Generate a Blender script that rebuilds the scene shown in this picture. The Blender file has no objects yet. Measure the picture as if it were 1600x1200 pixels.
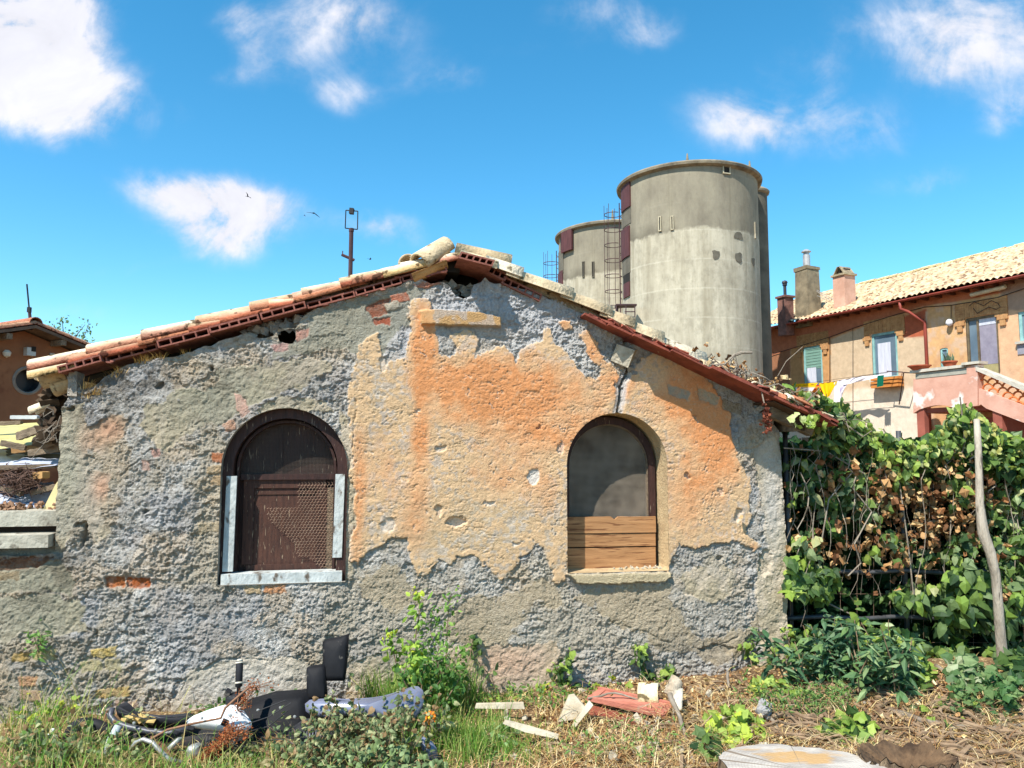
import bpy, math, random
import numpy as np
from mathutils import Vector, Matrix, Euler

random.seed(7)
RNG = np.random.default_rng(7)
sc = bpy.context.scene
COL = sc.collection
R = math.radians

# ------------------------------------------------------------------ camera geometry
FPX, CX, CY, PITCH = 1180.0, 800.0, 600.0, R(5)
CAM = Vector((0, 0, 1.6))
CP, SP = math.cos(PITCH), math.sin(PITCH)

def ray(px, py):
    x = (px - CX) / FPX; y = (CY - py) / FPX
    return Vector((x, CP - SP * y, SP + CP * y))

def at(px, py, Y):
    d = ray(px, py); return CAM + d * (Y / d.y)

def hit(px, py, p0, n):
    d = ray(px, py); n = Vector(n)
    return CAM + d * ((Vector(p0) - CAM).dot(n) / d.dot(n))

# ------------------------------------------------------------------ noise (numpy)
def _hash(ix, iy, seed):
    h = (ix.astype(np.int64) * 374761393 + iy.astype(np.int64) * 668265263 + int(seed * 974711)) & 0xffffffff
    h = ((h ^ (h >> 13)) * 1274126177) & 0xffffffff
    h = h ^ (h >> 16)
    return (h & 0xffff) / 65535.0

def vnoise(x, y, seed=0):
    x = np.asarray(x, float); y = np.asarray(y, float)
    ix = np.floor(x); iy = np.floor(y); fx = x - ix; fy = y - iy
    fx = fx * fx * fx * (fx * (fx * 6 - 15) + 10); fy = fy * fy * fy * (fy * (fy * 6 - 15) + 10)
    a = _hash(ix, iy, seed); b = _hash(ix + 1, iy, seed); c = _hash(ix, iy + 1, seed); d = _hash(ix + 1, iy + 1, seed)
    return (a + (b - a) * fx) * (1 - fy) + (c + (d - c) * fx) * fy

def fbm(x, y, octv=4, seed=0, gain=0.5, lac=2.03):
    t = 0; amp = 1; tot = 0
    x = np.asarray(x, float); y = np.asarray(y, float)
    for o in range(octv):
        t = t + amp * vnoise(x * lac ** o + 17.3 * o, y * lac ** o - 9.1 * o, seed + o)
        tot += amp; amp *= gain
    return t / tot          # 0..1

def worley(x, y, seed=0):
    x = np.asarray(x, float); y = np.asarray(y, float)
    ix = np.floor(x); iy = np.floor(y); best = np.full(x.shape, 9.0)
    for dx in (-1, 0, 1):
        for dy in (-1, 0, 1):
            jx = ix + dx; jy = iy + dy
            qx = jx + _hash(jx, jy, seed); qy = jy + _hash(jx, jy, seed + 51)
            best = np.minimum(best, (qx - x) ** 2 + (qy - y) ** 2)
    return np.sqrt(best)

def sstep(x, a, b):
    t = np.clip((x - a) / (b - a), 0, 1); return t * t * (3 - 2 * t)

def poly_sd(x, y, poly):
    """signed distance to a polygon, positive inside"""
    x = np.asarray(x, float); y = np.asarray(y, float)
    P = np.array(poly, float); n = len(P)
    d2 = np.full(x.shape, 1e18); ins = np.zeros(x.shape, bool)
    for i in range(n):
        ax, ay = P[i]; bx, by = P[(i + 1) % n]
        ex, ey = bx - ax, by - ay
        L = ex * ex + ey * ey + 1e-18
        t = np.clip(((x - ax) * ex + (y - ay) * ey) / L, 0, 1)
        d2 = np.minimum(d2, (x - ax - t * ex) ** 2 + (y - ay - t * ey) ** 2)
        c = ((ay > y) != (by > y))
        if abs(ey) > 1e-12:
            ins ^= c & (x < ex * (y - ay) / ey + ax)
    d = np.sqrt(d2)
    return np.where(ins, d, -d)

# ------------------------------------------------------------------ mesh builder
class MB:
    def __init__(s): s.v = []; s.f = []; s.c = []; s.n = 0; s.mi = []; s.cur = 0; s.hasc = False
    def add(s, verts, faces, col=None):
        verts = [tuple(p) for p in verts]; k = s.n
        s.v += verts; s.n += len(verts)
        for f in faces:
            s.f.append([i + k for i in f]); s.mi.append(s.cur)
        if col is not None: s.hasc = True
        if col is not None and len(col) and hasattr(col[0], '__len__'): s.c += [tuple(c) for c in col]
        else: s.c += [tuple(col) if col is not None else (1, 1, 1)] * len(verts)
        return s
    def box(s, c, size, rot=None, col=None, jit=0.0):
        hx, hy, hz = size[0] / 2, size[1] / 2, size[2] / 2
        vs = [Vector((x, y, z)) for x in (-hx, hx) for y in (-hy, hy) for z in (-hz, hz)]
        if jit: vs = [v + Vector((random.uniform(-jit, jit), random.uniform(-jit, jit), random.uniform(-jit, jit))) for v in vs]
        if rot is not None:
            M = rot if isinstance(rot, Matrix) else Euler(rot).to_matrix()
            vs = [M @ v for v in vs]
        c = Vector(c)
        return s.add([v + c for v in vs], [(0, 1, 3, 2), (4, 6, 7, 5), (0, 4, 5, 1), (2, 3, 7, 6), (0, 2, 6, 4), (1, 5, 7, 3)], col)
    def frame_box(s, o, ax, ay, az, col=None):
        """box from corner o spanned by three vectors"""
        o = Vector(o); ax = Vector(ax); ay = Vector(ay); az = Vector(az)
        vs = [o + ax * i + ay * j + az * k for i in (0, 1) for j in (0, 1) for k in (0, 1)]
        return s.add(vs, [(0, 1, 3, 2), (4, 6, 7, 5), (0, 4, 5, 1), (2, 3, 7, 6), (0, 2, 6, 4), (1, 5, 7, 3)], col)
    def tube(s, pts, rad, seg=8, caps=True, col=None):
        pts = [Vector(p) for p in pts]; n = len(pts)
        if not hasattr(rad, '__len__'): rad = [rad] * n
        T = []
        for i in range(n):
            a = pts[max(0, i - 1)]; b = pts[min(n - 1, i + 1)]
            t = (b - a); T.append(t.normalized() if t.length > 1e-9 else Vector((0, 0, 1)))
        u = T[0].orthogonal().normalized(); vs = []
        for i in range(n):
            u = (u - T[i] * u.dot(T[i]))
            u = u.normalized() if u.length > 1e-6 else T[i].orthogonal().normalized()
            w = T[i].cross(u)
            for k in range(seg):
                a = 2 * math.pi * k / seg
                vs.append(pts[i] + (u * math.cos(a) + w * math.sin(a)) * rad[i])
        fs = []
        for i in range(n - 1):
            for k in range(seg):
                k2 = (k + 1) % seg
                fs.append((i * seg + k, i * seg + k2, (i + 1) * seg + k2, (i + 1) * seg + k))
        if caps:
            fs.append(tuple(range(seg))[::-1]); fs.append(tuple(range((n - 1) * seg, n * seg)))
        return s.add(vs, fs, col)
    def lathe(s, c, prof, seg=24, col=None, a0=0, a1=2 * math.pi):
        full = abs(a1 - a0 - 2 * math.pi) < 1e-6
        c = Vector(c); m = seg if full else seg + 1; vs = []; fs = []
        for r, z in prof:
            for k in range(m):
                a = a0 + (a1 - a0) * k / seg
                vs.append(c + Vector((r * math.cos(a), r * math.sin(a), z)))
        for i in range(len(prof) - 1):
            for k in range(seg):
                k2 = (k + 1) % m
                fs.append((i * m + k, i * m + k2, (i + 1) * m + k2, (i + 1) * m + k))
        return s.add(vs, fs, col)
    def prism(s, poly, d, col=None):
        """closed prism: polygon of 3-D points, extruded by d"""
        poly = [Vector(p) for p in poly]; d = Vector(d); n = len(poly)
        vs = poly + [p + d for p in poly]
        fs = [tuple(range(n)), tuple(range(2 * n - 1, n - 1, -1))]
        fs += [(i, i + n, (i + 1) % n + n, (i + 1) % n) for i in range(n)]
        return s.add(vs, fs, col)
    def arr(s, V, F, C=None):
        return s.add(V.tolist() if hasattr(V, 'tolist') else V, F, C.tolist() if hasattr(C, 'tolist') else C)
    def build(s, name, mats, parent=None, smooth=False, local=False):
        me = bpy.data.meshes.new(name)
        off = Vector((0, 0, 0)); p = parent
        while p is not None and not local:
            off += p.location; p = p.parent
        V = np.array(s.v, float).reshape(-1, 3) - np.array(off)
        me.from_pydata(V.tolist(), [], s.f)
        if not isinstance(mats, (list, tuple)): mats = [mats]
        for m in mats: me.materials.append(m)
        if len(mats) > 1: me.polygons.foreach_set('material_index', s.mi)
        if s.hasc:
            a = me.color_attributes.new('Col', 'FLOAT_COLOR', 'POINT')
            cc = np.ones((len(s.c), 4)); cc[:, :3] = np.array(s.c)[:, :3]
            a.data.foreach_set('color', cc.ravel())
        if smooth: me.polygons.foreach_set('use_smooth', [True] * len(me.polygons))
        me.update()
        o = bpy.data.objects.new(name, me); COL.objects.link(o)
        if parent is not None: o.parent = parent
        return o

def tag(o, label=None, cat=None, group=None, kind=None):
    if label: o['label'] = label
    if cat: o['category'] = cat
    if group: o['group'] = group
    if kind: o['kind'] = kind
    return o

def thing(name, loc, label, cat, group=None, kind=None):
    o = bpy.data.objects.new(name, None); COL.objects.link(o); o.location = loc
    o.empty_display_size = 0.1
    return tag(o, label, cat, group, kind)

def kids(o): return [c for c in COL.objects if c.parent == o]

def dup(root, loc, rot=None, label=None, group=None, scale=None):
    r = root.copy(); COL.objects.link(r); r.location = loc
    if rot is not None: r.rotation_euler = rot
    if scale is not None: r.scale = scale
    if label: r['label'] = label
    if group: r['group'] = group
    for ch in kids(root):
        c = ch.copy(); COL.objects.link(c); c.parent = r
        for g in kids(ch):
            d = g.copy(); COL.objects.link(d); d.parent = c
    return r

# ------------------------------------------------------------------ cut grid: dense sheet with an outline and holes
def cutgrid(outline, holes, h):
    P = np.array(outline); u0, z0 = P.min(0) - h; u1, z1 = P.max(0) + h
    nu = int((u1 - u0) / h) + 2; nz = int((z1 - z0) / h) + 2
    U, Z = np.meshgrid(u0 + h * np.arange(nu), z0 + h * np.arange(nz))
    def sdall(U, Z):
        sd = poly_sd(U, Z, outline)
        for q in holes: sd = np.minimum(sd, -poly_sd(U, Z, q))
        return sd
    sd = sdall(U, Z)
    # pull vertices just outside onto the edge
    for it in range(3):
        band = (sd < 0) & (sd > -1.6 * h)
        if not band.any(): break
        e = h * 0.05
        ub, zb = U[band], Z[band]
        gx = (sdall(ub + e, zb) - sdall(ub - e, zb)) / (2 * e); gz = (sdall(ub, zb + e) - sdall(ub, zb - e)) / (2 * e)
        g = np.sqrt(gx * gx + gz * gz) + 1e-9
        if it == 0: keep = (sd > -1.45 * h)
        U[band] = ub - sd[band] * gx / g; Z[band] = zb - sd[band] * gz / g
        sd[band] = sdall(U[band], Z[band])
    q = keep
    q[sd < -0.3 * h] = False
    cell = q[:-1, :-1] & q[1:, :-1] & q[:-1, 1:] & q[1:, 1:]
    # at least one corner must be truly inside
    ins = sd > 1e-5
    cell &= ins[:-1, :-1] | ins[1:, :-1] | ins[:-1, 1:] | ins[1:, 1:]
    idx = np.arange(nu * nz).reshape(nz, nu)
    a = idx[:-1, :-1][cell]; b = idx[:-1, 1:][cell]; c = idx[1:, 1:][cell]; d = idx[1:, :-1][cell]
    F = np.stack([a, b, c, d], 1)
    used = np.unique(F); remap = np.full(nu * nz, -1); remap[used] = np.arange(len(used))
    return U.ravel()[used], Z.ravel()[used], remap[F], sd.ravel()[used]

def grid_mesh(name, V, F, mat, parent, attrs, smooth=True):
    off = Vector((0, 0, 0)); p = parent
    while p is not None: off += p.location; p = p.parent
    V = V - np.array(off)
    me = bpy.data.meshes.new(name)
    me.vertices.add(len(V)); me.vertices.foreach_set('co', V.ravel())
    me.loops.add(F.size); me.loops.foreach_set('vertex_index', F.ravel().astype(np.int32))
    me.polygons.add(len(F)); me.polygons.foreach_set('loop_start', np.arange(0, F.size, F.shape[1], dtype=np.int32))
    me.polygons.foreach_set('loop_total', np.full(len(F), F.shape[1], dtype=np.int32))
    if smooth: me.polygons.foreach_set('use_smooth', np.ones(len(F), dtype=bool))
    me.update(calc_edges=True)
    for k, v in attrs.items():
        if v.ndim == 2:
            a = me.color_attributes.new(k, 'FLOAT_COLOR', 'POINT'); cc = np.ones((len(v), 4)); cc[:, :3] = v
            a.data.foreach_set('color', cc.ravel())
        else:
            a = me.attributes.new(k, 'FLOAT', 'POINT'); a.data.foreach_set('value', v.astype(np.float32))
    me.materials.append(mat); me.validate()
    o = bpy.data.objects.new(name, me); COL.objects.link(o)
    if parent is not None: o.parent = parent
    return o

# ------------------------------------------------------------------ materials
def S(r, g, b):
    f = lambda c: (c / 255 / 12.92) if c / 255 <= 0.04045 else ((c / 255 + 0.055) / 1.055) ** 2.4
    return (f(r), f(g), f(b))

def mat(name, c1, c2=None, scale=6.0, rough=0.85, bump=0.0, bscale=40.0, attr=False, trans=0.0, metal=0.0,
        detail=6, stretch=None, spec=0.3, mixlo=0.35, mixhi=0.65, coat=0.0, speck=None):
    m = bpy.data.materials.new(name); m.use_nodes = True
    nt = m.node_tree; N = nt.nodes; L = nt.links
    bs = N['Principled BSDF']; out = N['Material Output']
    bs.inputs['Roughness'].default_value = rough; bs.inputs['Metallic'].default_value = metal
    bs.inputs['Specular IOR Level'].default_value = spec
    if coat: bs.inputs['Coat Weight'].default_value = coat; bs.inputs['Coat Roughness'].default_value = 0.15
    tc = N.new('ShaderNodeTexCoord'); vec = tc.outputs['Object']
    if stretch:
        mp = N.new('ShaderNodeMapping'); mp.inputs['Scale'].default_value = stretch; L.new(vec, mp.inputs['Vector']); vec = mp.outputs['Vector']
    nz = N.new('ShaderNodeTexNoise'); nz.inputs['Scale'].default_value = scale; nz.inputs['Detail'].default_value = detail
    nz.inputs['Roughness'].default_value = 0.62; L.new(vec, nz.inputs['Vector'])
    cr = N.new('ShaderNodeValToRGB'); L.new(nz.outputs['Fac'], cr.inputs['Fac'])
    cr.color_ramp.elements[0].position = mixlo; cr.color_ramp.elements[1].position = mixhi
    c2 = c2 or tuple(x * 0.75 for x in c1)
    cr.color_ramp.elements[0].color = (*c1, 1); cr.color_ramp.elements[1].color = (*c2, 1)
    col = cr.outputs['Color']
    if speck:
        n3 = N.new('ShaderNodeTexNoise'); n3.inputs['Scale'].default_value = speck[1]; n3.inputs['Detail'].default_value = 4
        L.new(vec, n3.inputs['Vector'])
        r3 = N.new('ShaderNodeMapRange'); r3.inputs['From Min'].default_value = speck[2]; r3.inputs['From Max'].default_value = speck[2] + 0.07
        L.new(n3.outputs['Fac'], r3.inputs['Value'])
        mx = N.new('ShaderNodeMix'); mx.data_type = 'RGBA'; L.new(r3.outputs['Result'], mx.inputs['Factor'])
        L.new(col, mx.inputs['A']); mx.inputs['B'].default_value = (*speck[0], 1); col = mx.outputs['Result']
    if attr:
        at_ = N.new('ShaderNodeAttribute'); at_.attribute_name = 'Col'
        mx = N.new('ShaderNodeMix'); mx.data_type = 'RGBA'; mx.blend_type = 'MULTIPLY'; mx.inputs['Factor'].default_value = 1
        L.new(at_.outputs['Color'], mx.inputs['A']); L.new(col, mx.inputs['B']); col = mx.outputs['Result']
    L.new(col, bs.inputs['Base Color'])
    if bump:
        n2 = N.new('ShaderNodeTexNoise'); n2.inputs['Scale'].default_value = bscale; n2.inputs['Detail'].default_value = 5
        L.new(vec, n2.inputs['Vector'])
        bp = N.new('ShaderNodeBump'); bp.inputs['Strength'].default_value = bump; bp.inputs['Distance'].default_value = 0.02
        L.new(n2.outputs['Fac'], bp.inputs['Height']); L.new(bp.outputs['Normal'], bs.inputs['Normal'])
    if trans:
        tr = N.new('ShaderNodeBsdfTranslucent'); L.new(col, tr.inputs['Color'])
        ms = N.new('ShaderNodeMixShader'); ms.inputs['Fac'].default_value = trans
        L.new(bs.outputs['BSDF'], ms.inputs[1]); L.new(tr.outputs['BSDF'], ms.inputs[2]); L.new(ms.outputs['Shader'], out.inputs['Surface'])
    return m

# ------------------------------------------------------------------ leaves, blades
IVY = (np.array([(0, 0, 0), (0, .38, .02), (0, 1, -.14),
                 (.22, -.1, -.03), (.44, .04, -.1), (.42, .22, -.06), (.5, .42, -.13), (.3, .62, -.06),
                 (-.22, -.1, -.03), (-.44, .04, -.1), (-.42, .22, -.06), (-.5, .42, -.13), (-.3, .62, -.06)]),
       [(0, 3, 4, 5, 1), (1, 5, 6, 7, 2), (0, 1, 10, 9, 8), (1, 2, 12, 11, 10)])
OVAL = (np.array([(0, 0, 0), (0, .5, .03), (0, 1, -.12), (.2, .18, -.04), (.3, .48, -.08), (.18, .8, -.1), (-.2, .18, -.04), (-.3, .48, -.08), (-.18, .8, -.1)]),
        [(0, 3, 4, 1), (1, 4, 5, 2), (0, 1, 7, 6), (1, 2, 8, 7)])
LANCE = (np.array([(0, 0, 0), (0, .45, .04), (0, 1, -.2), (.13, .25, -.02), (.15, .55, -.06), (-.13, .25, -.02), (-.15, .55, -.06)]),
         [(0, 3, 4, 1), (1, 4, 2), (0, 1, 6, 5), (1, 2, 6)])
ROUND = (np.array([(0, 0, 0), (0, .45, .05), (0, 1.02, -.16), (.24, -.1, -.04), (.43, .2, -.09), (.3, .62, -.1), (-.24, -.1, -.04), (-.43, .2, -.09), (-.3, .62, -.1)]),
         [(0, 3, 4, 1), (1, 4, 5, 2), (0, 1, 7, 6), (1, 2, 8, 7)])
CRUMP = (np.array([(0, 0, 0), (0, .4, .12), (0, .8, -.1), (.2, 0, .12), (.3, .3, -.16), (.26, .6, .15), (-.22, 0, .06), (-.26, .35, .2), (-.2, .7, -.1)]),
         [(0, 3, 4, 1), (1, 4, 5, 2), (0, 1, 7, 6), (1, 2, 8, 7)])

def norm(a): return a / (np.linalg.norm(a, axis=-1, keepdims=True) + 1e-9)

def leaves(mb, tmpl, P, along, nrm, size, cols):
    T, F = tmpl; n = len(P); k = len(T)
    along = norm(along); nrm = norm(nrm - along * (nrm * along).sum(-1, keepdims=True)); right = np.cross(along, nrm)
    size = np.broadcast_to(size, (n,))[:, None, None]
    zc = RNG.uniform(.2, 2.6, (n, 1, 1)); xc = RNG.uniform(.72, 1.1, (n, 1, 1))
    V = P[:, None, :] + size * (xc * T[None, :, 0:1] * right[:, None] + T[None, :, 1:2] * along[:, None] + zc * T[None, :, 2:3] * nrm[:, None])
    V = V.reshape(-1, 3)
    base = mb.n; mb.v += V.tolist(); mb.n += len(V); mb.hasc = True
    mb.c += np.repeat(cols, k, 0).tolist()
    for i in range(n):
        o = base + i * k
        for f in F: mb.f.append([j + o for j in f]); mb.mi.append(mb.cur)

def blades(mb, P, lean, length, width, cols, droop=0.5, seg=3):
    """grass strips: base P, horizontal lean vector, arrays of length and width"""
    n = len(P); up = np.array([0, 0, 1.0]); side = norm(np.cross(lean + 1e-4, up) + RNG.normal(0, .3, (n, 3)) * [1, 1, 0])
    V = []
    for i in range(seg + 1):
        t = i / seg
        c = P + length[:, None] * (t * up * (1 - droop * t * 0.6) + lean * (t * 0.35 + droop * t * t * 0.65))
        w = (width * (1 - t ** 1.6) + 0.0002)[:, None]
        V.append(c - side * w / 2); V.append(c + side * w / 2)
    V = np.stack(V, 1).reshape(-1, 3); k = 2 * (seg + 1); base = mb.n
    mb.v += V.tolist(); mb.n += len(V); mb.hasc = True; mb.c += np.repeat(cols, k, 0).tolist()
    for i in range(n):
        o = base + i * k
        for j in range(seg): mb.f.append([o + 2 * j, o + 2 * j + 1, o + 2 * j + 3, o + 2 * j + 2]); mb.mi.append(mb.cur)

def pick(cols, n, jit=0.15):
    c = np.array(cols)[RNG.integers(0, len(cols), n)]
    return c * (1 + RNG.uniform(-jit, jit, (n, 1)))
# ================================================================== materials shared
M_wall = mat('wall_plaster', (1, 1, 1), (.78, .77, .76), scale=70, rough=0.95, bump=0.9, bscale=150, attr=True, spec=0.12, detail=8, mixlo=.3, mixhi=.7)
M_plaster = mat('reveal_plaster', S(196, 172, 132), S(170, 145, 110), scale=9, bump=0.6, bscale=60, rough=0.95)
M_greyplaster = mat('grey_reveal_plaster', S(165, 155, 140), S(130, 122, 112), scale=9, bump=0.6, bscale=60, rough=0.95)
M_tile = mat('clay_tile', (1, 1, 1), (.62, .6, .57), scale=9, rough=0.9, bump=0.5, bscale=60, attr=True, speck=((.17, .15, .11), 17, .585))
M_block = mat('hollow_clay', S(148, 94, 80), S(118, 70, 58), scale=20, rough=0.9, bump=0.3, bscale=90)
M_dark = mat('painted_dark_inside', (.02, .018, .016), (.03, .027, .022), rough=1)  # near black, shade painted in for hollows and hidden roof parts
M_brownwood = mat('brown_painted_wood', S(68, 43, 37), S(48, 31, 27), scale=7, rough=0.6, bump=0.25, bscale=40, stretch=(6, 6, .7), speck=(S(150, 132, 112), 16, .64))
M_brownpanel = mat('scratched_brown_panel', S(84, 54, 42), S(58, 37, 30), scale=5, rough=0.7, bump=0.25, bscale=40, stretch=(12, 12, 1.6), speck=(S(150, 126, 102), 10, .635))
M_whitewood = mat('flaking_white_wood', S(196, 199, 194), S(166, 170, 166), scale=10, rough=0.7, bump=0.5, bscale=35, stretch=(1, 1, .6), speck=(S(104, 92, 80), 13, .575))
M_plank = mat('orange_brown_plank', S(180, 134, 90), S(146, 104, 66), scale=3, rough=0.7, bump=0.15, bscale=20, stretch=(1, 1, 14), speck=(S(112, 72, 44), 5, .58))
M_wire = mat('rusty_wire', S(176, 146, 122), S(140, 110, 90), rough=0.6, metal=0.3)
M_oldwood = mat('weathered_wood', S(140, 122, 100), S(98, 84, 68), scale=5, rough=0.9, bump=0.5, bscale=30, stretch=(1.5, 7, 7))
M_greybranch = mat('grey_branch', S(150, 138, 122), S(112, 100, 86), scale=9, rough=0.9, bump=0.5, bscale=30)
M_concrete = mat('pale_concrete', S(196, 190, 172), S(150, 144, 128), scale=5, rough=0.9, bump=0.4, bscale=40, speck=(S(120, 112, 98), 14, .6))
M_redpaint = mat('red_clay_slab', S(148, 78, 60), S(110, 56, 44), scale=8, rough=0.8, bump=0.3, bscale=50)
M_stone = mat('pale_stone', S(186, 176, 156), S(150, 140, 120), scale=12, rough=0.95, bump=0.6, bscale=40)

_nt = M_wall.node_tree; _a = _nt.nodes.new('ShaderNodeAttribute'); _a.attribute_name = 'rgh'; _nt.links.new(_a.outputs['Fac'], [n for n in _nt.nodes if n.type == 'BUMP'][0].inputs['Strength'])
# ================================================================== SHED
YAW = R(10)
E = Vector((math.cos(YAW), math.sin(YAW), 0)); NI = Vector((-math.sin(YAW), math.cos(YAW), 0))   # along the wall, into the building
_r = ray(715, 1080); P0 = CAM + _r * (-1.6 / _r.z); P0.z = 0

def WP(u, y, z): return P0 + E * u + NI * y + Vector((0, 0, z))
def wuz(px, py, off=0.0):
    p = hit(px, py, P0 + NI * off, NI) - P0
    return (p.dot(E), p.z)
def WL(pts, off=0.0): return [wuz(x, y, off) for x, y in pts]
EN = np.array(E); NIN = np.array(NI); P0N = np.array(P0)
def WPN(U, Y, Z): return P0N + np.outer(U, EN) + np.outer(Y, NIN) + np.outer(Z, [0, 0, 1.0])

shed = thing('shed', P0, 'derelict gabled shed with peeling orange and grey plaster and two arched windows', 'shed')

def arch_path(xl, xr, spring, bottom, skew=0, n=22):
    ul, zs = wuz(xl, spring); ur, _ = wuz(xr, spring); _, zb = wuz((xl + xr) / 2, bottom)
    c = (ul + ur) / 2; r = (ur - ul) / 2
    pts = [(ul, zb)] + [(c - r * math.cos(math.pi * i / n), zs + r * math.sin(math.pi * i / n)) for i in range(n + 1)] + [(ur, zb)]
    return pts, (c, r, zs, zb)
archL, aL = arch_path(346, 543, 733, 911)
archR, aR = arch_path(884.5, 1041, 727, 893)

outline = WL([(-420, 1260), (-420, 872), (40, 868), (87, 862), (89, 800), (93, 700), (96, 640), (103, 626), (106, 588), (117, 586), (121, 602), (128, 606), (152, 604),
              (160, 592), (178, 577), (200, 572), (230, 563), (262, 558), (300, 551), (312, 545), (345, 535), (362, 527), (385, 520), (402, 527), (430, 524),
              (434, 514), (462, 512), (470, 500), (490, 485), (509, 476), (531, 467), (560, 462), (600, 452), (619, 448), (640, 440), (659, 436), (672, 444), (690, 441), (704, 446),
              (712, 462), (724, 467), (736, 463), (741, 445), (750, 441), (758, 432), (766, 440), (784, 443), (830, 456), (887, 476), (960, 512), (1001, 530), (1060, 552),
              (1125, 580), (1160, 600), (1184, 622), (1190, 648), (1205, 662), (1217, 672), (1219, 700), (1222, 760), (1228, 850), (1230, 960), (1236, 1045), (1241, 1130), (1243, 1260)])
hole_top = WL([(434, 519), (450, 515), (461, 514), (463, 528), (458, 537), (446, 536), (436, 534)])
# roughen the outline a little so no edge is ruled
def ragged(poly, amp, step, seed):
    out = []
    for i in range(len(poly)):
        a = poly[i]; b = poly[(i + 1) % len(poly)]; L = math.dist(a, b); n = max(1, int(L / step))
        for k in range(n):
            t = k / n; u = a[0] + (b[0] - a[0]) * t; z = a[1] + (b[1] - a[1]) * t
            out.append((u + amp * (float(fbm(u * 14, z * 14, 3, seed)) - .5), z + amp * (float(fbm(u * 14, z * 14, 3, seed + 9)) - .5)))
    return out
outline_r = ragged(outline, .03, .03, 3)
WU, WZ, WF, WSD = cutgrid(outline_r, [archL, archR, ragged(hole_top, .02, .02, 5)], 0.0053)

PXM = 0.0043   # metres per photo pixel on this wall
wn1 = fbm(WU * 9, WZ * 9, 4, 21) - .5; wn2 = fbm(WU * 9, WZ * 9, 4, 31) - .5
wh1 = fbm(WU * 38, WZ * 38, 3, 41) - .5; wh2 = fbm(WU * 38, WZ * 38, 3, 47) - .5
def msk(poly, soft=0.004, warp=0.07, fine=0.035):
    P = np.array(WL(poly)); lo = P.min(0) - .12; hi = P.max(0) + .12
    out = np.zeros(len(WU)); s = (WU > lo[0]) & (WU < hi[0]) & (WZ > lo[1]) & (WZ < hi[1])
    sd = poly_sd(WU[s] + warp * wn1[s] + fine * wh1[s], WZ[s] + warp * wn2[s] + fine * wh2[s], P)
    out[s] = sstep(sd, -soft, soft); return out
def blob(px, py, rx, ry, sharp=1.0):
    u, z = wuz(px, py); d = ((WU - u) / (rx * PXM)) ** 2 + ((WZ - z) / (ry * PXM)) ** 2
    return np.exp(-d * sharp)
def union(*ms):
    o = np.zeros(len(WU))
    for m in ms: o = np.maximum(o, m)
    return o

mA = msk([(548, 872), (553, 800), (548, 720), (546, 640), (549, 590), (556, 552), (575, 525), (590, 522), (598, 545), (606, 568), (632, 562), (640, 520), (636, 480), (646, 466), (668, 465),
          (676, 480), (678, 500), (684, 530), (688, 556), (700, 562), (716, 540), (734, 536), (745, 560), (765, 548), (788, 538), (800, 560), (808, 566), (815, 545), (845, 535), (856, 512), (866, 535),
          (880, 548), (890, 562), (912, 585), (930, 592), (942, 575), (955, 600), (966, 620), (964, 640), (956, 660), (890, 760), (886, 895), (884, 905), (870, 915), (862, 905), (858, 880), (850, 858), (838, 850),
          (815, 870), (800, 888), (782, 908), (770, 895), (745, 872), (722, 866), (705, 880), (690, 872), (672, 896), (655, 898), (645, 875), (634, 845), (615, 836), (600, 850), (575, 858), (560, 882)], warp=.06)
mB = msk([(966, 648), (975, 600), (985, 575), (1000, 560), (1020, 553), (1050, 560), (1085, 575), (1110, 600), (1125, 625), (1142, 650), (1146, 690), (1150, 720), (1166, 745), (1172, 790), (1166, 830),
          (1186, 852), (1178, 864), (1150, 848), (1120, 846), (1090, 858), (1060, 850), (1048, 880), (1040, 900), (1020, 720), (1000, 660)], warp=.06)
mC = union(msk([(903, 520), (915, 515), (935, 535), (942, 560), (935, 575), (915, 560)]), msk([(873, 500), (890, 499), (893, 513), (880, 516)], warp=.03),
           msk([(935, 560), (958, 575), (972, 600), (955, 600), (942, 590)]), msk([(700, 520), (735, 518), (748, 535), (742, 552), (715, 548)], warp=.04))
plast = union(mA, mB, mC)
# thin render layers without the ochre wash
mR = union(msk([(1060, 905), (1090, 880), (1130, 885), (1150, 900), (1140, 930), (1110, 945), (1080, 930)], warp=.08),
           msk([(1183, 880), (1200, 850), (1236, 850), (1250, 1080), (1200, 1070), (1190, 1000), (1180, 930)], warp=.03),
           msk([(1172, 700), (1215, 676), (1232, 850), (1198, 852), (1184, 760)], warp=.05),
           msk([(266, 1125), (275, 1072), (300, 1045), (340, 1034), (400, 1026), (480, 1030), (500, 1125)], warp=.05),
           msk([(540, 1040), (600, 1018), (650, 1008), (660, 1100), (540, 1100)], warp=.06),
           msk([(700, 1010), (760, 1008), (870, 1003), (878, 1020), (868, 1060), (840, 1084), (740, 1092), (705, 1070)], warp=.03),
           msk([(90, 640), (130, 632), (136, 700), (126, 800), (98, 862), (80, 866)], warp=.03),
           msk([(120, 672), (150, 660), (185, 645), (198, 650), (195, 680), (178, 702), (160, 715), (130, 700), (118, 696)]),
           msk([(110, 752), (150, 735), (172, 740), (170, 770), (160, 800), (172, 830), (150, 850), (120, 800)]),
           msk([(395, 645), (440, 618), (500, 624), (540, 650), (556, 700), (556, 860), (549, 905), (530, 915), (530, 640)], warp=.03),
           msk([(-20, 930), (60, 925), (130, 940), (140, 985), (90, 1000), (40, 985), (-20, 1010)], warp=.09),
           msk([(-20, 880), (90, 872), (120, 905), (110, 930), (40, 920), (-20, 925)], warp=.06),
           msk([(215, 650), (260, 622), (330, 600), (400, 565), (470, 560), (520, 575), (470, 600), (380, 640), (330, 668), (260, 700)], warp=.16))
mR = mR * (1 - plast)
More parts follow.
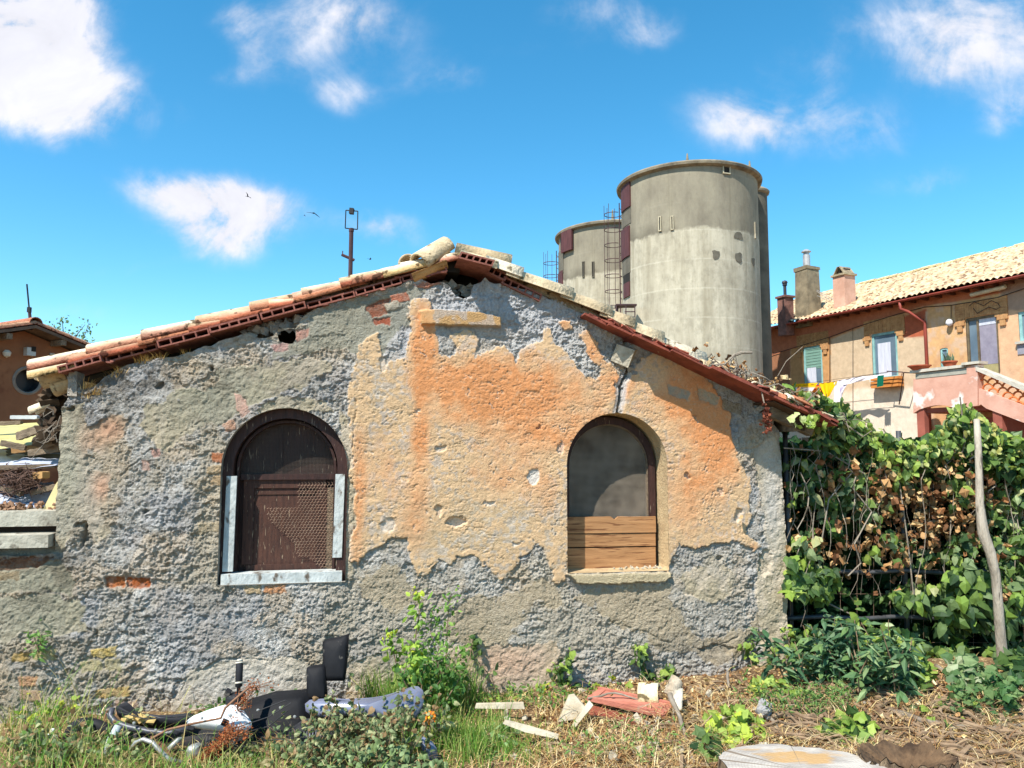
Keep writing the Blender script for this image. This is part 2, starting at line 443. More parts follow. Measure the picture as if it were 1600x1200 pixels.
half2 = union(msk([(690, 1000), (700, 950), (740, 930), (790, 940), (830, 908), (868, 915), (872, 940), (820, 962), (800, 1000), (760, 1010)], warp=.16, fine=.06),
              msk([(560, 905), (600, 880), (640, 900), (660, 930), (620, 960), (575, 940)], warp=.16, fine=.06),
              msk([(900, 925), (960, 915), (1050, 915), (1060, 960), (1100, 1000), (1160, 990), (1185, 940), (1180, 1010), (1120, 1040), (1030, 1010), (960, 970)], warp=.16, fine=.06)) * (1 - plast) * (1 - mR)
half = msk([(500, 482), (620, 452), (662, 442), (640, 500), (600, 560), (560, 560), (520, 548), (420, 560), (470, 510)], warp=.12) * (1 - plast)
# exposed bricks and tuff blocks : polygon, colour, extra depth
bricks = [([(572, 480), (590, 469), (609, 467), (606, 490), (580, 498)], S(150, 92, 70), -.012), ([(582, 500), (612, 495), (610, 507), (586, 510)], S(165, 90, 66), -.01),
          ([(610, 462), (637, 455), (642, 468), (614, 478)], S(176, 112, 88), 0.004), ([(646, 445), (668, 438), (690, 440), (664, 452)], S(190, 130, 105), .006),
          ([(164, 904), (196, 902), (197, 917), (165, 919)], S(186, 112, 66), -.012), ([(199, 902), (233, 902), (231, 917), (200, 918)], S(178, 98, 54), -.014),
          ([(328, 708), (346, 707), (346, 722), (329, 722)], S(190, 122, 84), .004), ([(322, 730), (346, 726), (346, 738), (324, 740)], S(190, 165, 130), .006),
          ([(328, 743), (346, 741), (346, 760), (330, 760)], S(186, 160, 126), .0), ([(366, 613), (384, 622), (391, 645), (376, 651)], S(196, 158, 140), .004),
          ([(348, 660), (366, 655), (369, 670), (354, 676)], S(205, 160, 132), .004), ([(312, 815), (343, 815), (343, 832), (312, 833)], S(186, 168, 138), .004),
          ([(222, 718), (236, 720), (236, 735), (223, 734)], S(196, 162, 146), .002), ([(238, 700), (251, 699), (251, 713), (239, 714)], S(205, 165, 150), .002),
          ([(20, 1022), (46, 1018), (47, 1032), (22, 1034)], S(190, 160, 100), 0), ([(50, 1016), (88, 1014), (89, 1028), (52, 1030)], S(186, 172, 124), .004),
          ([(142, 1014), (182, 1010), (184, 1026), (144, 1028)], S(206, 180, 112), .004), ([(125, 1032), (155, 1032), (158, 1047), (128, 1048)], S(180, 168, 126), 0),
          ([(160, 1030), (190, 1030), (190, 1046), (162, 1046)], S(178, 166, 128), 0), ([(30, 1056), (58, 1056), (60, 1072), (30, 1072)], S(196, 150, 112), .004),
          ([(150, 1076), (200, 1074), (202, 1090), (150, 1090)], S(200, 168, 110), 0), ([(30, 1078), (66, 1078), (66, 1095), (32, 1095)], S(180, 150, 120), 0),
          ([(180, 1095), (215, 1094), (215, 1115), (180, 1116)], S(186, 160, 140), 0),
          ([(380, 914), (408, 912), (408, 926), (382, 928)], S(196, 172, 136), .006), ([(412, 914), (447, 912), (447, 926), (413, 928)], S(205, 150, 108), .006),
          ([(-40, 872), (86, 868), (58, 886), (-40, 890)], S(128, 88, 66), -.004), ([(-40, 892), (33, 890), (33, 904), (-40, 905)], S(150, 132, 104), .0),
          ([(425, 540), (452, 534), (450, 546), (430, 550)], S(190, 150, 140), .0), ([(462, 517), (484, 512), (480, 528), (464, 532)], S(186, 140, 124), .0),
          ([(600, 476), (622, 470), (625, 482), (606, 488)], S(186, 176, 156), .008),
          ([(1042, 600), (1078, 612), (1076, 626), (1044, 616)], S(160, 148, 128), .004), ([(1090, 606), (1120, 618), (1118, 634), (1092, 624)], S(170, 156, 132), .004),
          ([(1126, 622), (1160, 632), (1158, 648), (1128, 640)], S(160, 146, 122), .004)]

# ---- heights (towards the camera)
wr = np.random.default_rng(3)
rg1 = 1 - np.abs(fbm(WU * 13 + .6 * wn1, WZ * 13, 4, 61) * 2 - 1); rg2 = 1 - np.abs(fbm(WU * 36, WZ * 36, 3, 71) * 2 - 1)
lo = fbm(WU * 3.2, WZ * 3.2, 3, 81) - .5
w1 = worley(WU * 24, WZ * 24, 91); w2 = worley(WU * 58, WZ * 58, 95)
amp = .5 + .85 * sstep(fbm(WU * 2.2, WZ * 2.2, 3, 151), .32, .66)
ledge = sstep(fbm(WU * 4.5 + wn2, WZ * 5.5, 5, 161, .6) - .5, -.006, .006); ledge2 = sstep(fbm(WU * 9, WZ * 9 + wn1, 5, 167, .6) - .55, -.008, .008)
rough = .008 * ledge + .006 * ledge2 + .044 * lo + amp * (.014 * (rg1 - .75) * 1.4 + .008 * (rg2 - .7) + .004 * (.5 - w1) + .008 * (.5 - w2)) + .013 * (fbm(WU * 84, WZ * 84, 3, 99, .65) - .5)
gou = sstep(1 - np.abs(fbm(WU * 15 + wn2 * 3, WZ * 44 + wn1 * 4, 3, 111) * 2 - 1), .88, 1.0) * sstep(fbm(WU * 6, WZ * 6, 2, 113), .36, .56)
pit = sstep(.115 - worley(WU * 9 + 1.1 * wh1, WZ * 11 + 1.1 * wh2, 117), 0, .05) * sstep(fbm(WU * 4, WZ * 4, 2, 119), .5, .62)
smooth = .021 + .014 * lo + .006 * (fbm(WU * 26, WZ * 32, 4, 121) - .5) + .0038 * (fbm(WU * 95, WZ * 100, 2, 123) - .5) - .0052 * gou - .009 * pit
thin = .006 + .022 * lo + .016 * (fbm(WU * 24, WZ * 26, 4, 131) - .5) + .009 * (fbm(WU * 80, WZ * 80, 3, 133) - .5) - .006 * pit
D = rough
D = D * (1 - .55 * half) + (.004 + .02 * lo) * .55 * half
D = D * (1 - .55 * half2) + (.004 + thin) * .55 * half2
D = D * (1 - mR) + thin * mR
D = D * (1 - plast) + smooth * plast
# ---- colours
n1 = fbm(WU * 2.6, WZ * 2.6, 4, 201); n2 = fbm(WU * 11, WZ * 11, 4, 211); n3 = fbm(WU * 45, WZ * 45, 3, 221)
def mixc(a, b, t): t = np.asarray(t)[:, None]; return a * (1 - t) + np.asarray(b) * t
g = mixc(np.tile(S(178, 172, 162), (len(WU), 1)), S(208, 203, 195), sstep(n2, .4, .66))
g = mixc(g, S(128, 121, 110), sstep(n3, .54, .70) * .6)
g = mixc(g, S(206, 202, 194), sstep(n3, .42, .30) * .5)
g = mixc(g, S(188, 175, 152), sstep(n1, .44, .66) * .8)
g = mixc(g, S(196, 172, 140), sstep(fbm(WU * 5, WZ * 5, 4, 251), .55, .68) * .45)
g = mixc(g, S(166, 166, 168), sstep(fbm(WU * 3.4, WZ * 3.4, 3, 231), .52, .68) * .5)
g = mixc(g, S(194, 193, 194), np.clip(blob(840, 490, 110, 60) + blob(720, 480, 50, 30) + blob(640, 540, 30, 40), 0, 1) * .75)
g = mixc(g, S(186, 176, 158), np.clip(blob(960, 970, 280, 80) + blob(620, 960, 110, 60), 0, 1) * .75)
# weathered greenish grey skin
g = mixc(g, S(146, 143, 126), half * .8)
g = mixc(g, S(184, 166, 136), half2 * .75)
g = mixc(g, S(132, 122, 104), np.clip(.8 * blob(200, 850, 120, 190) + .6 * blob(120, 1010, 150, 80) + .5 * blob(450, 980, 160, 60), 0, 1) * sstep(n1 + .5 * (n2 - .5), .44, .62) * .55)
cR = mixc(np.tile(S(176, 162, 136), (len(WU), 1)), S(198, 182, 158), sstep(n2, .4, .65))
cR = mixc(cR, S(160, 152, 140), sstep(n1, .5, .7) * .6)
cR = mixc(cR, S(196, 150, 120), np.clip(blob(175, 668, 26, 24) + .8 * blob(160, 760, 14, 22) + .5 * blob(135, 690, 22, 22), 0, 1))
cR = mixc(cR, S(200, 168, 142), np.clip(blob(790, 1035, 90, 34), 0, 1))
cR = mixc(cR, S(192, 186, 176), np.clip(blob(380, 1080, 110, 50) + blob(1205, 780, 20, 90), 0, 1) * .9)
cR = mixc(cR, S(158, 156, 138), np.clip(blob(105, 720, 22, 120), 0, 1) * .7)
cR = mixc(cR, S(150, 146, 126), np.clip(blob(330, 620, 130, 60) + blob(60, 960, 90, 60) + blob(60, 900, 70, 30), 0, 1) * .85)
org = np.clip(1.0 * blob(830, 620, 120, 62) + .95 * blob(742, 600, 75, 40) + .9 * blob(662, 530, 22, 60) + .8 * blob(656, 690, 17, 130) + .45 * blob(640, 820, 26, 50) + 1.0 * blob(1080, 620, 70, 60) + .9 * blob(1120, 680, 40, 60)
              + .7 * blob(1090, 770, 70, 80) + .8 * blob(925, 545, 25, 40) + .85 * blob(560, 780, 12, 130) + .5 * blob(880, 690, 80, 30) + .6 * blob(600, 720, 30, 60) + .55 * blob(1175, 855, 14, 10) + .8 * blob(880, 507, 14, 12)
              + .5 * blob(790, 745, 60, 40) + .45 * blob(855, 770, 30, 50) + .8 * blob(965, 590, 22, 24), 0, 1.1)
org = np.clip(1.08 * org + .03 + .7 * (n1 - .5) + .8 * (n2 - .5) + .3 * (n3 - .5), 0, 1)
cP = mixc(np.tile(S(208, 174, 134), (len(WU), 1)), S(212, 156, 110), sstep(org, .04, .9))
cP = mixc(cP, S(210, 136, 82), sstep(org, .62, 1.0) * .6)
cP = mixc(cP, S(188, 164, 130), np.clip(blob(740, 820, 150, 55) + .7 * blob(580, 640, 30, 90) + .8 * blob(1000, 690, 26, 30) + .6 * blob(1110, 800, 60, 30), 0, 1) * sstep(n2, .36, .58) * .8)
cP = mixc(cP, S(196, 176, 146), gou * .3 + sstep(n3, .64, .78) * .3)
cP = mixc(cP, S(216, 206, 188), pit * .7)
C = mixc(g, 0, 0 * n1) * (1 - mR[:, None]) + cR * mR[:, None]
fade = np.clip(plast * (1 - .55 * sstep(n3 + .6 * (n2 - .5), .5, .7) * (1 - sstep(org, .3, .7))), 0, 1)
C = C * (1 - fade[:, None]) + cP * fade[:, None]
# brick pieces
for poly, col, dd in bricks:
    m = msk(poly, soft=.0035, warp=.03, fine=.022)
    C = mixc(C, np.array(col) * (.75 + .5 * n3[:, None]) if False else col, m * (.72 + .28 * sstep(n3, .3, .6)))
    D = D * (1 - m * .75) + (dd + .3 * rough + .005 * (n3 - .5)) * m * .75
    rim = msk(poly, soft=.012, warp=.03, fine=.022) * (1 - m); D = D - .010 * rim
# moss / soot weathering that belongs to the wall
soot = np.clip(.9 * blob(215, 590, 60, 22) + .85 * blob(160, 640, 55, 34) + .6 * blob(120, 605, 30, 30) + .5 * blob(60, 905, 80, 45) + .5 * blob(100, 850, 26, 60) + .45 * blob(400, 590, 130, 45) + .35 * blob(560, 480, 60, 20), 0, 1)
C = mixc(C, S(84, 76, 62), soot * sstep(n2 + .3 * (n3 - .5), .36, .62) * .8)
C = mixc(C, S(120, 118, 112), np.clip(.7 * blob(1090, 1020, 120, 40) + .6 * blob(480, 700 - 90, 60, 30), 0, 1) * sstep(n2, .45, .62) * .5)
# plastered brick shelf, sill of the right window
m = msk([(655, 487), (680, 485), (750, 490), (781, 496), (782, 512), (700, 510), (658, 508)], soft=.006, warp=.012, fine=.012)
D = D * (1 - m) + (.05 + .3 * smooth) * m; C = mixc(C, S(206, 164, 112), m * (1 - .5 * sstep(n2, .5, .6)))
m = msk([(884, 896), (1046, 893), (1047, 901), (1036, 908), (960, 911), (900, 911)], soft=.006, warp=.02, fine=.02)
D = D * (1 - m) + (.045 + .5 * thin) * m; C = mixc(C, S(206, 188, 152), m)
# knocks and holes
for px, py, rx, ry, dep, wh in [(712, 814, 16, 8, .035, .5), (1072, 742, 5, 5, .03, .6), (832, 746, 9, 11, .012, .9), (1125, 768, 6, 7, .012, .3), (686, 797, 7, 8, .018, .3), (765, 786, 9, 4, .012, .6), (1152, 805, 7, 12, .02, .3),
                        (133, 836, 4, 16, .05, 0), (128, 822, 10, 6, .03, 0), (331, 578, 4, 4, .04, 0), (250, 602, 5, 4, .04, 0), (229, 797, 5, 4, .04, 0), (110, 641, 4, 4, .04, 0), (842, 668, 4, 4, .02, .2), (1085, 652, 3, 3, .02, .2), (1150, 735, 3, 3, .02, 0),
                        (806, 850, 7, 4, .01, .6), (607, 820, 12, 10, .012, .5), (876, 700, 5, 9, .012, .4), (690, 700, 8, 4, .01, .3), (1123, 870, 6, 4, .03, 0), (1195, 880, 12, 22, .02, 0), (1186, 1000, 22, 12, .03, 0), (1120, 1015, 30, 8, .02, 0),
                        (600, 570, 6, 12, .012, .4)]:
    u, z = wuz(px, py); s = ((WU + .035 * wh1 + .03 * wn1 - u) / (rx * PXM)) ** 2 + ((WZ + .035 * wh2 + .03 * wn2 - z) / (ry * PXM)) ** 2
    k = sstep(1.25 - s, 0, .6); D = D - dep * k
    if wh: C = mixc(C, S(206, 200, 190), k * wh)
# the crack over the right window
ck = WL([(978, 533), (972, 552), (984, 572), (976, 590), (969, 604), (968, 622), (965, 634), (963, 650)])
cd = np.full(len(WU), 9.0)
for a, b in zip(ck[:-1], ck[1:]):
    ex, ez = b[0] - a[0], b[1] - a[1]; t = np.clip(((WU - a[0]) * ex + (WZ - a[1]) * ez) / (ex * ex + ez * ez), 0, 1)
    cd = np.minimum(cd, np.hypot(WU + .012 * wh1 - a[0] - t * ex, WZ + .012 * wh2 - a[1] - t * ez))
k = sstep(.012 - cd, 0, .006); D = D - .06 * k
k2 = sstep(.05 - cd + .05 * wn1, 0, .02) * (1 - k); C = mixc(C, S(186, 182, 178), k2 * .8); D = D - .008 * k2
# long diagonal cracks in the grey render
for line in ([(190, 745), (240, 700), (300, 670), (345, 640)], [(548, 560), (556, 640), (549, 720), (552, 800), (546, 870)], [(280, 1075), (300, 1050), (345, 1030), (470, 1030)], [(960, 972), (1010, 990), (1100, 1018), (1180, 985)]):
    q = WL(line); cd = np.full(len(WU), 9.0)
    for a, b in zip(q[:-1], q[1:]):
        ex, ez = b[0] - a[0], b[1] - a[1]; t = np.clip(((WU - a[0]) * ex + (WZ - a[1]) * ez) / (ex * ex + ez * ez), 0, 1)
        cd = np.minimum(cd, np.hypot(WU + .05 * wn1 - a[0] - t * ex, WZ + .05 * wn2 - a[1] - t * ez))
    D = D - .010 * sstep(.008 - cd, 0, .006)
C = np.clip(C, .02, .85)
V = WPN(WU, -D, WZ)
wall = grid_mesh('wall', V, WF, M_wall, shed, {'Col': C, 'rgh': np.clip(1 - .62 * plast - .4 * mR - .25 * half, .2, 1)})

# solid body behind the skin: an outline a touch smaller, with deep openings
def wprism(mb, pts, y0, y1, col=None): mb.prism([WP(u, y0, z) for u, z in pts], NI * (y1 - y0), col)
mb = MB()
# reveals of both openings, thickness of the wall
def strip(mb, path, y0, y1, nseg=4, rgh=.004, shrink=0.0, cz=None):
    n = len(path); vs = []; fs = []
    c = cz or (sum(p[0] for p in path) / n, sum(p[1] for p in path) / n)
    for j in range(nseg + 1):
        t = j / nseg
        for (u, z) in path:
            k = 1 - shrink * t; e = rgh * (random.random() - .5) * (1 if 0 < j else 0)
            vs.append(WP(c[0] + (u - c[0]) * k + e, y0 + (y1 - y0) * t, c[1] + (z - c[1]) * k + e))
    for j in range(nseg):
        for i in range(n - 1):
            fs.append((j * n + i, j * n + i + 1, (j + 1) * n + i + 1, (j + 1) * n + i))
    mb.add(vs, fs)
def dens(path, step=.03):
    out = []
    for a, b in zip(path[:-1], path[1:]):
        n = max(1, int(math.dist(a, b) / step))
        out += [(a[0] + (b[0] - a[0]) * k / n, a[1] + (b[1] - a[1]) * k / n) for k in range(n)]
    return out + [path[-1]]
strip(mb, dens(archR + [archR[0]]), -.02, .34, shrink=.02); mb.build('window_reveal', M_plaster, shed, smooth=True)
mb = MB(); strip(mb, dens(archL + [archL[0]]), -.02, .34, shrink=.0); mb.build('window_reveal', M_greyplaster, shed, smooth=True)
# inner faces: side walls, back wall, floor of the attic kept dark by the roof itself
uL = wuz(95, 700)[0]; uR = wuz(1222, 800)[0]; DEP = 4.2
ridge_u, ridge_z = wuz(715, 412); eL_u, eL_z = wuz(90, 583); eR_u, eR_z = wuz(1297, 664)
mb = MB()
mb.frame_box(WP(uL + .02, .06, 0), E * .3, NI * DEP, Vector((0, 0, wuz(95, 640)[1] - .02)))
mb.frame_box(WP(uR - .32, .06, 0), E * .3, NI * DEP, Vector((0, 0, wuz(1217, 690)[1] - .05)))
mb.prism([WP(uL + .32, DEP, 0), WP(uR - .32, DEP, 0), WP(uR - .32, DEP, wuz(1217, 690)[1]), WP(ridge_u, DEP, ridge_z - .2), WP(uL + .32, DEP, wuz(95, 640)[1])], NI * .2)
mb.build('side_wall', M_greyplaster, shed)
# inner wythe of the gable: a rubble core set back from the face, painted near black as shade behind the holes
core = MB()
zs = lambda px, py: wuz(px, py)[1]
def seg(u0, u1, zb, zt0, zt1): wprism(core, [(u0, zb), (u1, zb), (u1, zt1), (u0, zt0)], .09, .33)
aLu0, aLu1 = aL[0] - aL[1], aL[0] + aL[1]; aRu0, aRu1 = aR[0] - aR[1], aR[0] + aR[1]
seg(uL + .33, aLu0 - .02, 0, wuz(110, 640)[1], wuz(345, 560)[1])
seg(aLu1 + .02, aRu0 - .02, 0, wuz(545, 495)[1], wuz(880, 500)[1])
seg(aRu1 + .02, uR - .33, 0, wuz(1041, 575)[1], wuz(1180, 650)[1])
seg(aLu0 - .02, aLu1 + .02, 0, aL[3] - .04, aL[3] - .04); seg(aRu0 - .02, aRu1 + .02, 0, aR[3] - .04, aR[3] - .04)
seg(aLu0 - .02, aLu1 + .02, aL[2] + aL[1] + .05, aL[2] + aL[1] + .12, aL[2] + aL[1] + .2); seg(aRu0 - .02, aRu1 + .02, aR[2] + aR[1] + .02, aR[2] + aR[1] + .3, aR[2] + aR[1] + .1)
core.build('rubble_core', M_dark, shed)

# ------------------------------------------------------------------ windows
def bandpath(mb, path, half_w, y0, y1):
    """moulding that follows an open path: rectangle section, inner offset by half_w"""
    n = len(path); out = []
    for i in range(n):
        a = Vector((*path[max(0, i - 1)], 0)); b = Vector((*path[min(n - 1, i + 1)], 0)); t = (b - a).normalized(); out.append((path[i][0] + t.y * half_w, path[i][1] - t.x * half_w))
    vs = []
    for i in range(n):
        for (u, z), y in ((path[i], y0), (out[i], y0), (out[i], y1), (path[i], y1)): vs.append(WP(u, y, z))
    fs = []
    for i in range(n - 1):
        for k in range(4): fs.append((4 * i + k, 4 * i + (k + 1) % 4, 4 * i + 4 + (k + 1) % 4, 4 * i + 4 + k))
    fs += [(0, 1, 2, 3), (4 * n - 1, 4 * n - 2, 4 * n - 3, 4 * n - 4)]
    mb.add(vs, fs)
def fill(mb, path, y, th):
    mb.prism([WP(u, y, z) for u, z in path], NI * th)
def wbox(mb, x0, y0, x1, y1, d0, d1, tilt=0.0, col=None):
    """box on the wall from photo corners, between depths d0 and d1"""
    a = wuz(x0, y0, d0); b = wuz(x1, y1, d0)
    u0, u1 = sorted((a[0], b[0])); z0, z1 = sorted((a[1], b[1]))
    mb.prism([WP(u0, d0, z0), WP(u1, d0, z0), WP(u1 + tilt, d0, z1), WP(u0 + tilt, d0, z1)], NI * (d1 - d0), col)

def inset(path, d, zlow=None):
    c, r, z_s, zb = path; n = 22; r2 = r - d
    return [(c - r2, zb if zlow is None else zlow)] + [(c - r2 * math.cos(math.pi * i / n), z_s + r2 * math.sin(math.pi * i / n)) for i in range(n + 1)] + [(c + r2, zb if zlow is None else zlow)]

# left window: brown arched frame with a boarded door-like panel
mb = MB(); fill(mb, inset(aL, .05), .17, .02); winL = mb.build('window', M_brownwood, shed)
tag(winL, 'arched window closed with a brown panel, white strips and chicken wire')
mb = MB(); bandpath(mb, inset(aL, -.002), .068, .04, .13); mb.build('frame', M_brownwood, winL)
mb = MB(); bandpath(mb, inset(aL, .078), .016, .10, .15)
wbox(mb, 376, 741, 523, 749, .125, .165); wbox(mb, 438.5, 655, 440.5, 740, .155, .168); mb.build('inner_frame', M_brownwood, winL)
mb = MB()
wbox(mb, 381, 750, 509, 762, .14, .165); wbox(mb, 381, 762, 394, 882, .14, .165); wbox(mb, 496, 762, 509, 882, .14, .165); wbox(mb, 384, 883, 506, 895, .138, .165)
wbox(mb, 395, 763, 495, 882, .152, .168); wbox(mb, 398, 767, 492, 772, .146, .152); mb.build('panel', M_brownpanel, winL)
mb = MB(); wbox(mb, 511, 762, 523, 896, .142, .166, .003); mb.build('weathered_stile', M_oldwood, winL)
mb = MB(); a0 = wuz(352, 896, .035)
wbox(mb, 352, 744, 363.5, 893, .030, .05, .008); mb.build('white_strip', M_whitewood, winL)
mb = MB(); wbox(mb, 522, 741, 534, 871, .030, .05, .010); mb.build('white_strip', M_whitewood, winL)
mb = MB(); wbox(mb, 345, 898, 534, 911, -.004, .12); mb.build('sill_board', M_whitewood, winL)
def hexwire(mb, x0, y0, x1, y1, d, s, keep):
    u0, z1 = wuz(x0, y0, d); u1, z0 = wuz(x1, y1, d); h = s * math.sqrt(3); r = 0
    seen = set(); z = z0
    while z < z1:
        u = u0 + (h / 2 if r % 2 else 0)
        while u < u1:
            pts = [(u + s * math.sin(math.pi / 3 * k), z + s * math.cos(math.pi / 3 * k)) for k in range(6)]
            for k in (0, 1, 2):
                a, b = pts[k], pts[(k + 1) % 6]
                if keep((a[0] - u0) / (u1 - u0), (a[1] - z0) / (z1 - z0)):
                    w = .004 * (float(vnoise(a[0] * 6, a[1] * 6, 3)) - .5); w2 = .004 * (float(vnoise(b[0] * 6, b[1] * 6, 3)) - .5)
                    mb.tube([WP(a[0] + w, d - abs(w) * 3, a[1] + w), WP(b[0] + w2, d - abs(w2) * 3, b[1] + w2)], .0012, 3, False)
            u += h
        z += s * 1.5; r += 1
mb = MB(); hexwire(mb, 392, 756, 524, 896, .135, .0125, lambda a, b: (a > .55 and b > .2 or a > .9 - b * 1.1 and b < .75 and a > .2) and random.random() < .97)
mb.build('chicken_wire', M_wire, winL)

def screen_mat(name, pitch, col, dens):
    m = bpy.data.materials.new(name); m.use_nodes = True; nt = m.node_tree; N = nt.nodes; L = nt.links
    bs = N['Principled BSDF']; bs.inputs['Base Color'].default_value = (*col, 1); bs.inputs['Roughness'].default_value = .7
    tc = N.new('ShaderNodeTexCoord'); sp = N.new('ShaderNodeSeparateXYZ'); L.new(tc.outputs['Object'], sp.inputs[0])
    mk = []
    for ch in ('X', 'Z'):
        a = N.new('ShaderNodeMath'); a.operation = 'DIVIDE'; L.new(sp.outputs[ch], a.inputs[0]); a.inputs[1].default_value = pitch
        f = N.new('ShaderNodeMath'); f.operation = 'FRACT'; L.new(a.outputs[0], f.inputs[0])
        l = N.new('ShaderNodeMath'); l.operation = 'LESS_THAN'; L.new(f.outputs[0], l.inputs[0]); l.inputs[1].default_value = dens; mk.append(l.outputs[0])
    nzz = N.new('ShaderNodeTexNoise'); nzz.inputs['Scale'].default_value = 5; nzz.inputs['Detail'].default_value = 6; L.new(tc.outputs['Object'], nzz.inputs[0]); mrr = N.new('ShaderNodeMapRange'); L.new(nzz.outputs['Fac'], mrr.inputs['Value']); mrr.inputs['From Min'].default_value = .3; mrr.inputs['From Max'].default_value = .7; mrr.inputs['To Min'].default_value = dens * .45; mrr.inputs['To Max'].default_value = dens * 1.7
    for l in mk: L.new(mrr.outputs['Result'], l.node.inputs[1])
    mx = N.new('ShaderNodeMath'); mx.operation = 'MAXIMUM'; L.new(mk[0], mx.inputs[0]); L.new(mk[1], mx.inputs[1])
    tr = N.new('ShaderNodeBsdfTransparent'); ms = N.new('ShaderNodeMixShader')
    L.new(mx.outputs[0], ms.inputs[0]); L.new(tr.outputs[0], ms.inputs[1]); L.new(bs.outputs[0], ms.inputs[2]); L.new(ms.outputs[0], N['Material Output'].inputs['Surface'])
    return m
M_screenL = screen_mat('brown_mesh', .009, S(70, 58, 48), .14)
M_screenR = screen_mat('grey_mesh', .0082, S(138, 126, 110), .25)
mb = MB(); pL = inset(aL, .085, wuz(440, 742)[1]); mb.add([WP(u, .148, z) for u, z in pL], [tuple(range(len(pL)))]); mb.build('mesh_screen', M_screenL, winL)

# right window: mesh above three bare boards
aRi = (aR[0] - .004, aR[1] - .018, aR[2] - .006, aR[3])
mb = MB(); bandpath(mb, inset(aRi, .0), .05, .165, .25); winR = mb.build('window', M_brownwood, shed)
tag(winR, 'arched window with grey mesh above three bare orange boards')
mb = MB(); bandpath(mb, inset(aRi, .045), .012, .185, .225); mb.build('inner_frame', M_oldwood, winR)
mb = MB(); pR = inset(aRi, .05, wuz(950, 815)[1]); mb.add([WP(u, .205, z) for u, z in pR], [tuple(range(len(pR)))]); mb.build('mesh_screen', M_screenR, winR)
mb = MB(); fill(mb, inset(aRi, .01), .27, .03); mb.build('dark_backing', M_oldwood if False else mat('dark_interior_panel', S(60, 51, 43), S(40, 34, 29), scale=4, rough=.9, stretch=(1, 1, 8)), winR)  # dark panel standing in for the dark interior behind the mesh
for x0, y0, x1, y1, dt in ((883, 808, 1025, 831, 0), (883, 835, 1025, 852, .006), (883, 857, 1025, 889, .002)):
    mb = MB()
    u0, z1 = wuz(x0, y0, .135); u1, z0 = wuz(x1, y1, .135); n = 24
    top = [(u0 + (u1 - u0) * i / n, z1 + .003 * (float(vnoise(i * .8, y0)) - .5) - (.022 if y0 == 808 and i == 13 else 0) - (.006 * (i / n))) for i in range(n + 1)]
    poly = [(u0, z0), (u1, z0 - .004)] + top[::-1]
    mb.prism([WP(u, .135 + dt, z) for u, z in poly], NI * .022); mb.build('board', M_plank, winR)
mb = MB()
for i in range(26):
    u, z = wuz(random.uniform(960, 1030), 891, .08); mb.box(WP(u, random.uniform(.04, .13), aR[3] + .008), (random.uniform(.006, .02), .012, .012), (random.random(), random.random(), random.random()), jit=.003)
mb.build('crumbs', M_stone, winR)['kind'] = 'stuff'

# lodged brick beside the crack
mb = MB(); c = wuz(977, 553, -.02)
mb.box((0, 0, 0), (.135, .16, .125), None, None, .008)
o = mb.build('lodged_brick', M_stone, shed, local=True); o.location = WP(c[0], .0, c[1]) - P0; o.rotation_euler = (R(14), R(24), YAW + R(-24))
for px, py, s in ((986, 575, .035), (972, 568, .03), (990, 583, .03), (1196, 655, .07), (1203, 640, .05), (1190, 638, .05)):
    mb = MB(); c = wuz(px, py, -.005); mb.box(WP(c[0], 0, c[1]), (s * 1.4, s * 1.5, s), (random.uniform(-.6, .6), random.uniform(-.6, .6), random.uniform(-.6, .6)), jit=s * .2); mb.build('loose_stone', M_greyplaster, shed)
mb = MB()
for px, py, s in ((113, 600, .09),):
    mb.box(WP(*[wuz(px, py)[0], .06, wuz(px, py)[1]]), (.05, .12, .16), (0, 0, YAW), jit=.01)
    mb.build('loose_stone', M_greyplaster, shed)
mb = MB()
for i in range(60):      # rubble in the open wall head
    px = random.uniform(380, 520); py = 505 - (px - 400) * .22 + random.uniform(4, 18); c = wuz(px, py, .05); mb.box(WP(c[0], random.uniform(.05, .14), c[1]), (.05, .05, .04), (random.random(), random.random(), random.random()), jit=.015)
for i in range(30):
    px = random.uniform(690, 760); c = wuz(px, random.uniform(440, 462), .08); mb.box(WP(c[0], random.uniform(.1, .2), c[1]), (.05, .05, .04), (random.random(), random.random(), random.random()), jit=.015)
mb.build('wall_head_rubble', M_greyplaster, shed)['kind'] = 'stuff'

# ------------------------------------------------------------------ roof
TERRA = [S(188, 110, 78), S(172, 94, 66), S(200, 130, 94), S(160, 88, 62)]
CREAM = [S(226, 206, 172), S(214, 192, 156), S(230, 214, 186), S(200, 176, 140)]
def halfpipe(mb, p, axis, up, L, r0, r1, th, side, top, n=9, jit=True, span=math.pi):
    """cover tile: starts at p (lower end), runs along axis; colour by place on the arc"""
    axis = Vector(axis).normalized(); up = Vector(up); up = (up - axis * up.dot(axis)).normalized(); sd = axis.cross(up)
    vs = []; cs = []; fs = []
    for (t, r) in ((0, r0), (.5, (r0 + r1) / 2), (1, r1)):
        for k in range(n + 1):
            a = (math.pi - span) / 2 + span * k / n
            for rr in (r, r - th):
                vs.append(Vector(p) + axis * L * t + sd * (rr * math.cos(a)) + up * (rr * math.sin(a)))
                w = max(0, min(1, (math.sin(a) - .35) / .3)) if rr == r else 0.1
                cs.append(tuple(side[i] * (1 - w) + top[i] * w for i in range(3)))
    m = 2 * (n + 1)
    for i in (0, 1):
        for k in range(n):
            a = i * m + 2 * k; fs.append((a, a + 2, a + m + 2, a + m)); fs.append((a + 1, a + m + 1, a + m + 3, a + 3))
        for k in (0, n):
            a = i * m + 2 * k; fs.append((a, a + m, a + m + 1, a + 1))
    for i in (0, 2):
        for k in range(n):
            a = i * m + 2 * k; fs.append((a, a + 1, a + 3, a + 2))
    mb.add(vs, fs, cs)

